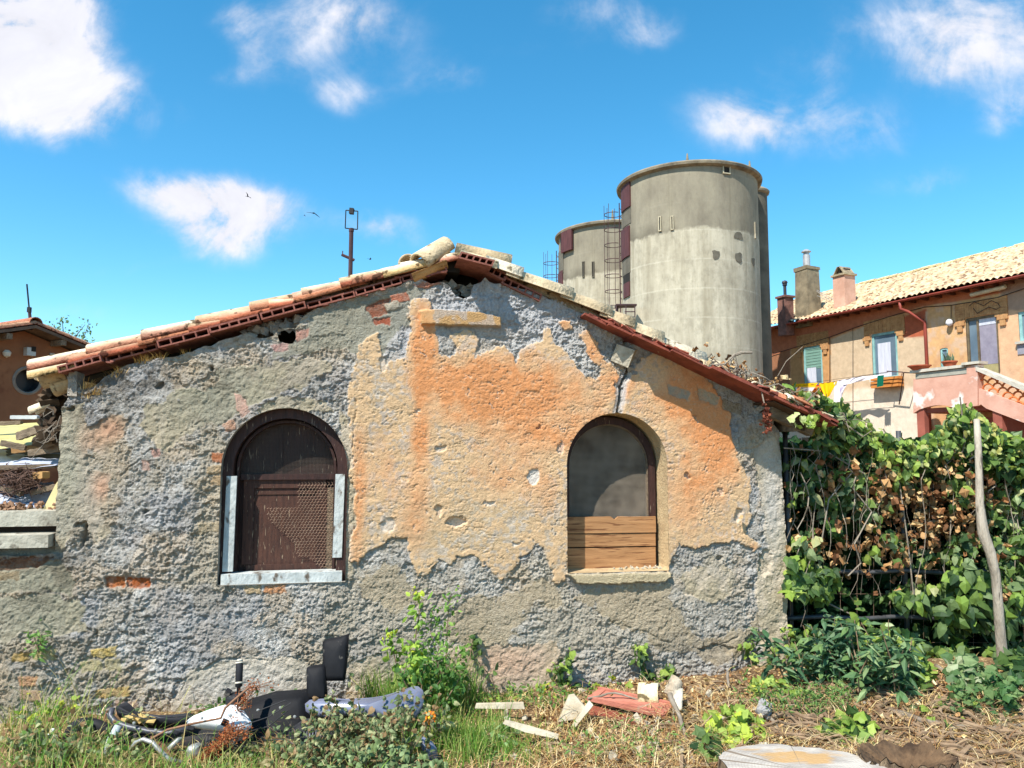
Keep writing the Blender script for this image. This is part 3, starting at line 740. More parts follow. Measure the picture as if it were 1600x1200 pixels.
def slope_frame(a, b):
    """from lower (u,z) a to upper b: unit axis and up normal in world"""
    d = Vector((b[0] - a[0], b[1] - a[1])).normalized(); ax = E * d.x + Vector((0, 0, d.y)); up = E * (-d.y) + Vector((0, 0, d.x))
    if up.z < 0: up = -up
    return ax, up
# left slope: deck of hollow blocks, then tiles
bl = [wuz(90, 586, -.03), wuz(694, 425, -.03)]
axL, upL = slope_frame(bl[0], bl[1]); LL = math.dist(*bl)
def onL(s, y, h): return WP(bl[0][0], y, bl[0][1]) + axL * s + upL * h
def hollow(mb, p, ax, up, L, H, dep, n=5, t=.011):
    mb.frame_box(p, ax * L, NI * dep, up * t); mb.frame_box(p + up * (H - t), ax * L, NI * dep, up * t)
    w = (L - t) / n
    for k in range(n + 1): mb.frame_box(p + ax * (w * k) + up * t, ax * t, NI * dep, up * (H - 2 * t))
mb = MB(); s = .02; k = 0
while s < LL - .1:
    L = random.choice((.27, .305, .305, .33)); dz = random.uniform(-.006, .008); dy = random.uniform(-.03, .03); H = random.uniform(.044, .051)
    if k == 0: H = .045
    tl = random.uniform(-.018, .018); hollow(mb, onL(s, -.045 + dy, dz), (axL + upL * tl).normalized(), upL, L - random.uniform(.004, .014), H, .3 - dy, random.choice((4, 5, 5)), random.uniform(.009, .012)); s += L; k += 1
    for _ in range(3): mb.box(onL(s - random.uniform(0, L), random.uniform(-.03, .0), dz + random.choice((-.004, H))), (random.uniform(.02, .05), .03, random.uniform(.006, .014)), (0, 0, YAW), jit=.006)
# blocks further back under the tiles
mb.build('hollow_blocks', M_block, shed)
mb = MB(); mb.frame_box(onL(0, .29, .0), axL * LL, NI * 4.0, upL * .06); mb.build('roof_deck', M_dark, shed)  # deck painted near black for the shade under the left roof
mb = MB(); br = [wuz(760, 428, -.05), wuz(1297, 668, -.3)]
zr = lambda u: br[0][1] + (br[1][1] - br[0][1]) * (u - br[0][0]) / (br[1][0] - br[0][0])
axR, upR = slope_frame((0, 0), (-(br[1][0] - br[0][0]), br[0][1] - br[1][1])); LR = math.dist(*br)     # points up the slope, towards the ridge
def onR(s, y, h): return WP(br[1][0], y, br[1][1]) + axR * s + upR * h
mb = MB()
mb.frame_box(onR(.0, .12, .012), axR * (LR + .02), NI * 4.1, upR * .04)                              # deck
# visible verge slabs, thin red clay, each laid a little differently
segs = [(-.02, .30, -.36), (.29, .62, -.33), (.61, .98, -.31), (.97, 1.27, -.27), (1.26, 1.55, -.24), (1.53, 1.74, -.17), (1.73, 1.92, -.13)]
for i, (s0, s1, y0) in enumerate(segs):
    ax2 = (axR + upR * random.uniform(-.02, .02) + NI * random.uniform(-.03, .03)).normalized(); y0 += random.uniform(-.02, .02)
    mb.frame_box(onR(s0, y0, .012 + random.uniform(0, .008)), ax2 * (s1 - s0 - random.uniform(0, .015)), NI * (.12 - y0), upR * random.uniform(.011, .016))
    mb.frame_box(onR(s0 + random.uniform(.02, .08), y0 + random.uniform(.02, .05), .034 + random.uniform(0, .006)), ax2 * (s1 - s0 - random.uniform(.02, .1)), NI * (.10 - y0), upR * .011)
for k in range(26):
    s = random.uniform(-.05, 1.85); yy = -.36 + .13 * max(0, s) + random.uniform(-.015, .03); mb.box(onR(s, yy, random.uniform(.03, .055)), (random.uniform(.03, .11), random.uniform(.03, .06), random.uniform(.008, .018)), Matrix((axR, NI, upR)).transposed() @ Euler((random.gauss(0, .15), random.gauss(0, .15), random.gauss(0, .3))).to_matrix(), jit=.007)
mb.build('verge_slabs', M_redpaint, shed)
for k in range(16):
    s = random.uniform(-.05, 1.7); yy = -.30 + .12 * max(0, s) + random.uniform(-.03, .06); c_ = random.choice(CREAM + TERRA); mb = MB(); halfpipe(mb, onR(s, yy, random.uniform(.03, .05)), axR + NI * random.gauss(0, .2) + upR * random.gauss(0, .08), upR + NI * random.gauss(0, .3), random.uniform(.06, .15), .05, .045, .012, c_, c_, 5, span=random.uniform(1.4, 2.6)); mb.build('broken_tile', M_tile, shed)
mb = MB()
mb = MB(); hollow(mb, onR(LR - .42, -.04, -.01), axR, upR, .3, .055, .3); hollow(mb, onR(LR - .14, -.05, .012), axR, upR, .24, .055, .3)
p = wuz(716, 403, -.22); hollow(mb, WP(p[0], -.22, p[1]), (E * math.cos(R(-12)) + Vector((0, 0, math.sin(R(-12))))), upR, .235, .05, .42)
mb.build('hollow_blocks', M_block, shed)
# tiles
mb = MB()
def field(on, ax, up, Lt, first, rows, expo, ncol, side_c, top_c, r=.085, y_start=0.0, dyc=.205, h0=.07):
    for c in range(ncol):
        for k in range(rows):
            s = first + k * expo + random.uniform(-.012, .012); y = y_start + c * dyc + random.uniform(-.01, .01)
            up2 = up + ax * 0.0
            sdc = random.choice(side_c); tpc = random.choice(top_c); j = random.uniform(.85, 1.08)
            sdc = tuple(x * j for x in sdc); tpc = tuple(x * j for x in tpc)
            halfpipe(mb, on(s, y, h0 + .012), (ax * Lt - up * .014), up, Lt, r, r * .82, .014, sdc, tpc, 7)
            # pan between
            halfpipe(mb, on(s - .03, y + dyc / 2, h0 + .05), (ax * Lt - up * .012), -up, Lt, r * .9, r * .75, .012, sdc, tpc, 5)
field(onL, axL, upL, .43, -.16, int((LL + .1) / .345) + 1, .345, 18, TERRA, CREAM, r=.083, y_start=.04, h0=.062)
mb.build('roof_tiles', M_tile, shed, smooth=True); mb = MB()
field(onR, axR, upR, .43, -.02, int(LR / .345) + 0, .345, 18, CREAM, CREAM, r=.085, y_start=.06, h0=.045)
mb.build('roof_tiles', M_tile, shed, smooth=True)
M_paletile = mat('bleached_clay_tile', (1, 1, 1), (.7, .68, .63), scale=7, rough=0.92, bump=0.5, bscale=50, attr=True, speck=((.25, .22, .16), 13, .6))
# verge course of the right slope: long pale tiles, bedded a little proud
mb = MB()
vt = [(764, 412, 812, 430), (800, 424, 890, 462), (884, 458, 950, 490), (944, 487, 985, 507), (978, 504, 1030, 530), (1024, 527, 1095, 562), (1088, 558, 1146, 585)]
for i, (x0, y0, x1, y1) in enumerate(vt):
    off = -.10 + .0 * i
    a = wuz(x0, y0 + 7, off + .09); b = wuz(x1, y1 + 7, off + .09); ax, up = slope_frame(b, a); L = math.dist(a, b) + .05; c = random.choice(CREAM)
    halfpipe(mb, WP(b[0], off + .09, b[1]) + up * .0, ax * L - up * (.03 if i else 0), up, L, .092, .078, .016, c, c, 12)
mb.build('verge_tiles', M_paletile, shed, smooth=True)
# verge course of the left slope
mb = MB()
vl = [(52, 588, 118, 570, 1), (112, 567, 226, 538, 0), (222, 537, 305, 514, 0), (300, 516, 352, 502, 2), (348, 502, 430, 480, 0), (424, 480, 470, 470, 2), (462, 470, 540, 446, 0), (534, 447, 602, 428, 2), (600, 432, 668, 411, 3)]
for i, (x0, y0, x1, y1, kind) in enumerate(vl):
    a = wuz(x0, y0 + 6, .03); b = wuz(x1, y1 + 6, .03); ax, up = slope_frame(a, b); L = math.dist(a, b) + .03
    sdc = TERRA[i % 4] if kind in (0, 2) else S(205, 172, 118); tp = CREAM[i % 4]
    halfpipe(mb, WP(a[0], .03, a[1]), ax * L - up * .012, up, L, .082, .07, .015, sdc, tp if kind else tuple(.5 * (p + q) for p, q in zip(tp, sdc)), 9)
for x0, y0, x1, y1 in ((66, 594, 92, 587), (84, 606, 104, 600)):      # broken tile ends sagging off the eave
    a = wuz(x0, y0, .1); b = wuz(x1, y1, .1); ax, up = slope_frame(a, b); halfpipe(mb, WP(a[0], .1, a[1]), ax, -up + NI * -.3, math.dist(a, b) + .05, .06, .055, .014, S(190, 164, 124), S(190, 164, 124), 9)
mb.build('verge_tiles', M_tile, shed, smooth=True)
# timber under the right eave, ridge beam
mb = MB()
for y, ll in ((-.16, .36), (.5, .4), (1.3, .4), (2.1, .4)):
    mb.frame_box(onR(.03, y, -.075), axR * ll, NI * .07, upR * .07)
mb.frame_box(WP(uR + .02, -.16, wuz(1222, 668)[1] - .03), E * .09, NI * 4, Vector((0, 0, .11)))
mb.build('rafter', M_oldwood, shed)
mb = MB(); mb.frame_box(onR(.03, -.27, -.002), axR * .42, NI * 1.2, upR * .01); mb.build('soffit_board', mat('dark_soffit_board', S(100, 78, 60), S(72, 54, 42), scale=5, rough=.95), shed)
mb = MB()
mb.frame_box(onL(LL - .02, .06, .045), axL * .30, NI * 4.1, upL * .03); mb.frame_box(onR(LR - .02, .06, .03), axR * .34, NI * 4.1, upR * .03); mb.frame_box(WP(wuz(690, 400)[0], .34, wuz(690, 470)[1]), E * .36, NI * .05, Vector((0, 0, wuz(690, 412)[1] - wuz(690, 470)[1]))); mb.build('ridge_backing', M_dark, shed)  # near-black panels added to close the ridge gap, its shade in their colour
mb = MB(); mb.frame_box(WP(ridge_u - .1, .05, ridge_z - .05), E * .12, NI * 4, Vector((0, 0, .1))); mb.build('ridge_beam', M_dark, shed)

# loose ridge tiles lying on top: each can be lifted away
def loose_tile(name, p, ax, up, L, r, label, col=None, cat='roof tile', group='loose ridge tiles', side=None):
    mb = MB(); c = col or random.choice(CREAM)
    halfpipe(mb, p, ax, up, L, r, r * .85, .016, side or tuple(x * .85 for x in c), c, 11)
    o = mb.build(name, M_paletile, None, smooth=True); return tag(o, label, cat, group)
p = wuz(638, 412, .25); loose_tile('ridge_tile', WP(p[0], .25, p[1]), NI + E * .1, (0, 0, 1), .42, .074, 'arched ridge tile seen end on, left of the tilted pair')
p = wuz(655, 415, .0); q = wuz(690, 387, .0); ax = E * (q[0] - p[0]) + Vector((0, 0, q[1] - p[1])) + NI * .10; loose_tile('ridge_tile', WP(p[0], -.02, p[1]), ax, Vector((0, 0, 1)) - NI * .5, .30, .088, 'pale ridge tile tipped steeply up against the peak')
p = wuz(712, 395, .05); q = wuz(796, 416, .05); ax = E * (p[0] - q[0]) + Vector((0, 0, p[1] - q[1])); loose_tile('ridge_tile', WP(q[0], .06, q[1]), ax, Vector((0, 0, 1)) - NI * .35, .40, .088, 'long pale tile lying along the very top of the peak', col=S(205, 180, 142), side=S(196, 170, 132))
p = wuz(716, 400, -.06); q = wuz(775, 420, -.06); ax = E * (p[0] - q[0]) + Vector((0, 0, p[1] - q[1])); loose_tile('ridge_tile', WP(q[0], -.05, q[1]), ax, Vector((0, 0, 1)) - NI * .2, .27, .06, 'short pale tile in front of the long top tile', col=S(236, 212, 170))
p = wuz(640, 424, .0); q = wuz(690, 404, .0); ax = E * (q[0] - p[0]) + Vector((0, 0, q[1] - p[1])); loose_tile('ridge_tile', WP(p[0], .02, p[1]) - upL * .01, ax, Vector((0, 0, -1)) + NI * .25, .26, .08, 'upturned orange tile wedged under the tilted tile', col=S(206, 164, 112))
# ================================================================== ground
def gzf(x, y):
    x = np.asarray(x, float); y = np.asarray(y, float)
    near = np.exp(-((np.maximum(0, np.abs(x) - 5) / 4) ** 2)) * np.exp(-((np.maximum(0, np.abs(y - 5) - 3) / 4) ** 2))
    base = .11 * (fbm(x * .9, y * .9, 3, 301) - .5) + .07 * (fbm(x * 4, y * 4, 4, 311) - .5) + .03 * (fbm(x * 18, y * 18, 3, 321) - .5)
    heap = .10 * np.exp(-(((x - 1.25) / .5) ** 2 + ((y - 4.95) / .35) ** 2)) + .14 * np.exp(-(((x - 3.0) / 1.2) ** 2 + ((y - 5.2) / .6) ** 2))
    return (base + heap) * near
def gz(x, y): return float(gzf(np.array([x]), np.array([y]))[0])
def gpt(px, py):
    d = ray(px, py); t = -1.6 / d.z; p = CAM + d * t
    for _ in range(3):
        z = gz(p.x, p.y); p = CAM + d * ((z - 1.6) / d.z)
    return p
ax_ = np.concatenate([-np.geomspace(1800, 5.05, 40), np.arange(-5, 5.001, .035), np.geomspace(5.05, 1800, 40)])
ay_ = np.concatenate([-np.geomspace(1800, 1, 30) + 3.2, np.arange(2.3, 7.2, .035), np.geomspace(1, 1800, 40) + 6.3])
GX, GY = np.meshgrid(ax_, ay_); GZ = gzf(GX, GY)
nx, ny = len(ax_), len(ay_); idx = np.arange(nx * ny).reshape(ny, nx)
GF = np.stack([idx[:-1, :-1], idx[:-1, 1:], idx[1:, 1:], idx[1:, :-1]], -1).reshape(-1, 4)
M_ground = mat('dry_earth', S(136, 110, 80), S(84, 64, 46), scale=3.5, rough=1, bump=.7, bscale=45, speck=(S(196, 172, 128), 40, .56), spec=.1)
g_ = grid_mesh('ground', np.stack([GX.ravel(), GY.ravel(), GZ.ravel()], 1), GF, M_ground, None, {}); g_['kind'] = 'structure'

# ================================================================== SILOS
def silo_mat():
    m = mat('silo_concrete', S(200, 191, 168), S(178, 169, 148), scale=.9, rough=.95, bump=.35, bscale=9, spec=.1)
    nt = m.node_tree; N = nt.nodes; L = nt.links; bs = N['Principled BSDF']
    tc = N.new('ShaderNodeTexCoord'); sp = N.new('ShaderNodeSeparateXYZ'); L.new(tc.outputs['Object'], sp.inputs[0])
    old = bs.inputs['Base Color'].links[0].from_socket
    def math_(op, a, b=None, c=None):
        n = N.new('ShaderNodeMath'); n.operation = op
        for i, v in enumerate((a, b, c)):
            if v is None: continue
            if isinstance(v, (int, float)): n.inputs[i].default_value = v
            else: L.new(v, n.inputs[i])
        return n.outputs[0]
    def noise(sx, sy, sz, det=4, sc_=1):
        mp = N.new('ShaderNodeMapping'); mp.inputs['Scale'].default_value = (sx, sy, sz); L.new(tc.outputs['Object'], mp.inputs[0])
        n = N.new('ShaderNodeTexNoise'); n.inputs['Scale'].default_value = sc_; n.inputs['Detail'].default_value = det; n.inputs['Roughness'].default_value = .65; L.new(mp.outputs[0], n.inputs[0]); return n.outputs['Fac']
    def rng_(v, a, b, lo=0, hi=1):
        n = N.new('ShaderNodeMapRange'); L.new(v, n.inputs['Value'])
        for k, x in (('From Min', a), ('From Max', b), ('To Min', lo), ('To Max', hi)): n.inputs[k].default_value = x
        return n.outputs['Result']
    def mixc_(fac, a, b):
        n = N.new('ShaderNodeMix'); n.data_type = 'RGBA'
        if isinstance(fac, (int, float)): n.inputs['Factor'].default_value = fac
        else: L.new(fac, n.inputs['Factor'])
        for k, v in (('A', a), ('B', b)):
            if isinstance(v, tuple): n.inputs[k].default_value = (*v, 1)
            else: L.new(v, n.inputs[k])
        return n.outputs['Result']
    streak = noise(2.6, 2.6, .22, 5); big = noise(.5, .5, .5, 4); fine = noise(7, 7, 3, 5)
    col = mixc_(rng_(streak, .4, .68, 0, .7), old, S(142, 132, 110))
    # pour lines
    fr = math_('FRACT', math_('DIVIDE', math_('ADD', sp.outputs['Z'], math_('MULTIPLY', fine, .05)), 1.02))
    ln = math_('MULTIPLY', math_('LESS_THAN', fr, .05), rng_(big, .35, .6))
    col = mixc_(math_('MULTIPLY', ln, .45), col, S(210, 202, 180))
    ang = math_('FLOOR', math_('MULTIPLY', math_('ARCTAN2', sp.outputs['Y'], sp.outputs['X']), 5.2)); rw = math_('FLOOR', math_('DIVIDE', sp.outputs['Z'], 1.02))
    cbn = N.new('ShaderNodeCombineXYZ'); L.new(ang, cbn.inputs[0]); L.new(rw, cbn.inputs[1]); wn = N.new('ShaderNodeTexWhiteNoise'); wn.noise_dimensions = '2D'; L.new(cbn.outputs[0], wn.inputs['Vector'])
    col = mixc_(math_('MULTIPLY', rng_(wn.outputs['Value'], .3, 1), .22), col, S(150, 142, 124))
    mott = noise(3.5, 3.5, 2.5, 7); col = mixc_(math_('MULTIPLY', rng_(mott, .48, .66), .5), col, S(140, 132, 114))
    # upper, older band with a ragged lower edge
    zz = math_('ADD', sp.outputs['Z'], math_('MULTIPLY', math_('SUBTRACT', noise(1.1, 1.1, .6, 5), .5), .9))
    up = rng_(zz, 9.16, 9.26)
    dk = mixc_(rng_(noise(1.2, 1.2, .5, 5), .35, .65), S(146, 138, 118), S(114, 106, 92))
    col = mixc_(math_('MULTIPLY', up, .82), col, dk)
    stain = math_('MULTIPLY', rng_(zz, 9.18, 9.75, 1, 0), math_('MULTIPLY', up, rng_(noise(.8, .8, .3, 3), .5, .6)))
    col = mixc_(math_('MULTIPLY', stain, .6), col, S(92, 86, 74))
    sk2 = rng_(noise(3.2, 3.2, .13, 4), .56, .72)
    col = mixc_(math_('MULTIPLY', sk2, .45), col, S(116, 108, 90))
    col = mixc_(math_('MULTIPLY', rng_(fine, .55, .75), .4), col, S(110, 102, 86))
    L.new(col, bs.inputs['Base Color'])
    return m
M_silo = silo_mat()
M_rim = mat('silo_rim_concrete', S(150, 138, 116), S(96, 88, 74), scale=2, rough=.95, bump=.5, bscale=14)
M_shut = mat('oxblood_shutter', S(98, 58, 56), S(74, 44, 44), scale=2, rough=.7, stretch=(8, 8, 1))
M_iron = mat('dark_rusty_iron', S(84, 58, 58), S(58, 42, 44), scale=5, rough=.7)
M_patch = mat('dark_cement_patch', S(112, 106, 92), S(92, 86, 74), scale=3, rough=.95)
M_lightrender = mat('pale_render_edge', S(190, 178, 150), rough=.95)

def silo(name, cx, cy, Rr, H, label, rim=.16):
    t = thing(name, (cx, cy, 0), label, 'silo', 'concrete silos behind the shed')
    mb = MB(); mb.lathe((cx, cy, 0), [(Rr, 0), (Rr, H * .3), (Rr, H * .6), (Rr, H - .02)], 96); mb.build('body', M_silo, t, smooth=True)
    mb = MB(); mb.lathe((cx, cy, H), [(Rr + .002, -.12), (Rr + rim, -.06), (Rr + rim + .02, .02), (Rr + rim - .02, .07), (Rr * .6, .26), (.14, .42), (.14, .7), (.07, .8), (.05, 1.1), (.025, 1.34), (.0, 1.36)], 96)
    mb.build('roof', M_rim, t, smooth=False)
    return t
def cyl(px, py, cx, cy, Rr):
    d = ray(px, py); ox, oy = -cx, -cy; a = d.x ** 2 + d.y ** 2; b = 2 * (ox * d.x + oy * d.y); c = ox * ox + oy * oy - Rr * Rr
    q = b * b - 4 * a * c
    s = (-b - math.sqrt(max(q, 0))) / (2 * a); p = CAM + d * s
    return math.atan2(p.y - cy, p.x - cx) % (2 * math.pi), p.z
def curved(mb, cx, cy, Rr, a0, a1, z0, z1, d0, d1, n=6, tilt=0):
    vs = []
    for i in range(n + 1):
        a = a0 + (a1 - a0) * i / n
        for r, z in ((Rr + d0, z0), (Rr + d1, z0), (Rr + d1, z1), (Rr + d0, z1)): vs.append((cx + r * math.cos(a), cy + r * math.sin(a), z))
    fs = [(4 * i + k, 4 * i + (k + 1) % 4, 4 * i + 4 + (k + 1) % 4, 4 * i + 4 + k) for i in range(n) for k in range(4)] + [(3, 2, 1, 0), (4 * n, 4 * n + 1, 4 * n + 2, 4 * n + 3)]
    mb.add(vs, fs)
def ladder(t, name, cx, cy, Rr, ang, z0, z1, cage0):
    """caged ladder fixed to the silo wall at an angle"""
    rad = Vector((math.cos(ang), math.sin(ang), 0)); tg = Vector((-rad.y, rad.x, 0)); b = Vector((cx, cy, 0)) + rad * (Rr + .16)
    mb = MB()
    for s in (-.2, .2): mb.tube([b + tg * s + Vector((0, 0, z0)), b + tg * s + Vector((0, 0, z1))], .022, 5)
    z = z0
    while z < z1: mb.tube([b - tg * .2 + Vector((0, 0, z)), b + tg * .2 + Vector((0, 0, z))], .012, 4); z += .3
    z = z0 + .2
    while z < z1: mb.tube([b + tg * .2 + Vector((0, 0, z)), b + tg * .2 - rad * .17 + Vector((0, 0, z))], .015, 4); mb.tube([b - tg * .2 + Vector((0, 0, z)), b - tg * .2 - rad * .17 + Vector((0, 0, z))], .015, 4); z += 1.5
    o = mb.build(name, M_iron, t)
    mb = MB(); z = cage0; c2 = b + rad * .33
    while z < z1 + .01:
        mb.tube([c2 + rad * (.36 * math.cos(q)) + tg * (.36 * math.sin(q)) + Vector((0, 0, z)) for q in np.linspace(-2.5, 2.5, 13)], .016, 4); z += .62
    for q in (-1.4, -.5, .5, 1.4): mb.tube([c2 + rad * (.36 * math.cos(q)) + tg * (.36 * math.sin(q)) + Vector((0, 0, cage0)), c2 + rad * (.36 * math.cos(q)) + tg * (.36 * math.sin(q)) + Vector((0, 0, z1))], .013, 4)
    mb.build('cage', M_iron, o)

S1 = (6.70, 28.0, 2.52); HS = 11.55
s1 = silo('silo', S1[0], S1[1], S1[2], HS, 'tallest, nearest concrete silo with a bleached lower half and small top opening')
D2 = 34.4; S2 = (at(958, 400, D2).x, D2, 2.52); s2 = silo('silo', S2[0], S2[1], S2[2], HS - .12, 'smaller looking grey silo, mostly behind the tallest one, open brown shutter')
S3 = (at(1200, 400, 29.0).x - .62, 29.0, .62); s3 = silo('silo', S3[0], S3[1], S3[2], HS + .1, 'thin shaded round shaft peeping out behind the right side of the tallest silo', rim=.08); M_shaft = mat('mossy_shade_concrete', S(112, 106, 92), S(84, 80, 70), scale=1.4, rough=.95, bump=.3, bscale=9); kids(s3)[0].data.materials[0] = M_shaft  # moss and the tall silo's shade are both painted into the shaft colour
# openings, shutters and slits of the big silo
def on_silo(t, Sx, px0, py0, px1, py1, name, m, d0, d1):
    a0, z1 = cyl(px0, py0, *Sx); a1, z0 = cyl(px1, py1, *Sx); mb = MB(); curved(mb, *Sx, a0, a1, z0, z1, d0, d1); return mb.build(name, m, t)
def opening(t, Sx, x0, y0, x1, y1, frame=None, fw=1.6):
    on_silo(t, Sx, x0, y0, x1, y1, 'opening', M_dark, -.02, .014)
    a0, z1 = cyl(x0, y0, *Sx); a1, z0 = cyl(x1, y1, *Sx); w = fw / 1180 * Sx[1]; da = w / Sx[2]; mb = MB()
    for (p, q, r, s) in ((a0 - da, a0, z0 - w, z1 + w), (a1, a1 + da, z0 - w, z1 + w), (a0, a1, z1, z1 + w), (a0, a1, z0 - w, z0)): curved(mb, *Sx, p, q, r, s, -.02, .05)
    mb.build('opening_frame', frame or M_lightrender, t)
opening(s1, S1, 1130, 259, 1139, 271)
for x, y0, y1 in ((1031.5, 340, 360), (1050.5, 339, 358)): opening(s1, S1, x - 1, y0, x + 1, y1, M_lightrender, 1.4)
opening(s1, S1, 1178.5, 348, 1180, 372, M_silo, 1)
for y0, y1, x1 in ((290, 322, 986), (363, 399, 985)):
    a0, z1 = cyl(972.3, y0, *S1); a1, z0 = cyl(x1, y1, *S1); mb = MB(); curved(mb, *S1, a0, a1, z0, z1, -.02, .06); mb.build('shutter', M_shut, s1)
    mb = MB(); curved(mb, *S1, a0, a1, z0 - .62, z0 - .01, -.02, .018); mb.build('apron', M_patch, s1)
a0, z1 = cyl(974, 432, *S1); a1, z0 = cyl(985, 462, *S1); mb = MB(); curved(mb, *S1, a0, a1, z0, z1, -.02, .012); mb.build('opening', M_dark, s1)
mb = MB(); curved(mb, *S1, a0 + (a1 - a0) * .25, a1, z0, z0 + (z1 - z0) * .6, .012, .05); mb.build('shutter', M_shut, s1)
for x0, y0, x1, y1 in ((1113, 391, 1124, 405), (1148.5, 394, 1159, 411), (1174, 402, 1179, 416), (1147, 362, 1160, 375)):
    a0, z1 = cyl(x0, y0, *S1); a1, z0 = cyl(x1, y1, *S1); mb = MB(); n = 10; vs = []
    for k in range(n):
        q = 2 * math.pi * k / n; e = 1 + .18 * math.sin(3 * q + x0); aa = (a0 + a1) / 2 + (a1 - a0) / 2 * max(-1, min(1, 1.25 * math.cos(q))) * e; zz = (z0 + z1) / 2 + (z1 - z0) / 2 * max(-1, min(1, 1.25 * math.sin(q))) * e
        vs.append((S1[0] + (S1[2] + .015) * math.cos(aa), S1[1] + (S1[2] + .015) * math.sin(aa), zz))
    mb.add(vs, [tuple(range(n))]); mb.build('cement_patch', M_patch, s1)
# second silo
a0, z1 = cyl(876, 365, *S2); a1, z0 = cyl(897, 392, *S2)
mb = MB(); curved(mb, *S2, a0, a0 + (a1 - a0) * .4, z0, z1, -.02, .014); mb.build('opening', M_dark, s2)
mb = MB(); curved(mb, *S2, a0 + (a1 - a0) * .36, a1, z0 + .05, z1 - .05, .05, .16); mb.build('shutter', M_shut, s2)
a0, z1 = cyl(873, 430, *S2); a1, z0 = cyl(880, 446, *S2); mb = MB(); curved(mb, *S2, a0, a1, z0, z1, -.02, .05); mb.build('shutter', M_shut, s2)
a0, z1 = cyl(873, 397, *S2); a1, z0 = cyl(881, 426, *S2); mb = MB(); curved(mb, *S2, a0, a1, z0, z1, -.02, .02); mb.build('apron', M_patch, s2)
for x in (912, 927): opening(s2, S2, x - 1, 410, x + 1, 432, M_patch, 1)
def lad_at(t, Sx, px, py_top, z0, cage0):
    # angle on the left flank where the ladder projects to px
    best = min(((abs(_proj(Sx, a)[0] - px), a) for a in np.linspace(math.pi * .75, math.pi * 1.5, 200)), key=lambda q: q[0])[1]
    zt = 1.6 + (703 - py_top) / 1180 * (Sx[1])
    ladder(t, 'ladder', *Sx, best, z0, zt, cage0)
def _proj(Sx, a):
    p = Vector((Sx[0] + (Sx[2] + .5) * math.cos(a), Sx[1] + (Sx[2] + .5) * math.sin(a), 8)) - CAM
    f = p.y * CP + p.z * SP; u = -p.y * SP + p.z * CP
    return CX + FPX * p.x / f, CY - FPX * u / f
lad_at(s1, S1, 959, 294, 3.0, 6.6); lad_at(s2, S2, 861, 380, 3.0, 8.0)
mb = MB(); p = at(963, 478, 26.6); q = at(992, 478, 26.2)
mb.box((p + q) / 2, ((q - p).length, .5, .05)); 
for x in (963, 978, 992): mb.tube([at(x, 478, 26.1), at(x, 496, 26.1)], .02, 5)
mb.tube([at(976, 487, 26.1), at(992, 487, 26.1)], .02, 5); mb.tube([at(976, 495, 26.1), at(992, 495, 26.1)], .02, 5)
mb.tube([at(965, 478, 26.4), at(965, 520, 26.6)], .03, 5)
mb.build('landing', M_iron, s1)

# ================================================================== RIGHT HOUSE
HA = R(24); HD = Vector((-math.sin(HA), math.cos(HA), 0)); HN = Vector((-math.cos(HA), -math.sin(HA), 0))   # along the facade (away), outward normal
H0 = at(1600, 600, 23.66); H0.z = 0     # facade point at the right edge of the picture
def HP(s, d, z): return H0 + HD * s + HN * d + Vector((0, 0, z))
def hsz(px, py, d=0.0):
    p = hit(px, py, H0 + HN * d, HN) - H0; return (p.dot(HD), p.z)
def HL(pts, d=0.0): return [hsz(x, y, d) for x, y in pts]
HNN, HDN, H0N = np.array(HN), np.array(HD), np.array(H0)
house = thing('house', H0, 'long two storey orange house with pale tiled roof, laundry and outside stair', 'house')
EAVE = 7.0
M_hwall = mat('house_plaster', (1, 1, 1), (.86, .85, .84), scale=7, rough=.95, bump=.3, bscale=20, attr=True, spec=.1)
M_hframe = mat('pale_teal_frame', S(150, 190, 186), S(120, 164, 160), rough=.6, scale=3)
M_glass = mat('window_glass', S(112, 130, 142), S(90, 108, 122), rough=.12, spec=.6, scale=1)
M_curtain = mat('pale_curtain', S(206, 208, 216), S(178, 180, 192), scale=5, stretch=(6, 6, .4), rough=.9)
M_blind = mat('green_blind', S(126, 160, 146), S(106, 140, 126), scale=3, stretch=(1, 1, 14), rough=.7)
M_gbrick = mat('ochre_brick_surround', S(190, 146, 98), S(160, 116, 76), scale=7, rough=.95, bump=.4, bscale=18)
M_gutter = mat('red_brown_gutter', S(150, 70, 56), S(126, 58, 48), rough=.5, scale=2)
M_hroof = mat('pale_roof_tiles', S(214, 194, 158), S(166, 138, 106), scale=3.4, rough=.9, bump=.3, bscale=20, speck=(S(124, 98, 76), 5, .55))
M_pink = mat('pink_flaking_plaster', S(206, 160, 140), S(186, 136, 116), scale=1.6, rough=.95, bump=.3, bscale=16, speck=(S(224, 216, 206), 1.6, .54))
M_redshade = mat('shade_red_plaster', S(160, 92, 76), S(134, 74, 60), scale=2, rough=.95)  # deep red, with the shade under the terrace put into the colour
M_lattice = mat('terracotta_lattice', S(206, 118, 66), S(182, 98, 54), scale=4, rough=.9)
M_cap = mat('pale_coping', S(204, 196, 180), S(166, 158, 144), scale=3, rough=.9, bump=.3, bscale=20)
M_black = mat('black_cable', (.02, .02, .022), rough=.6)

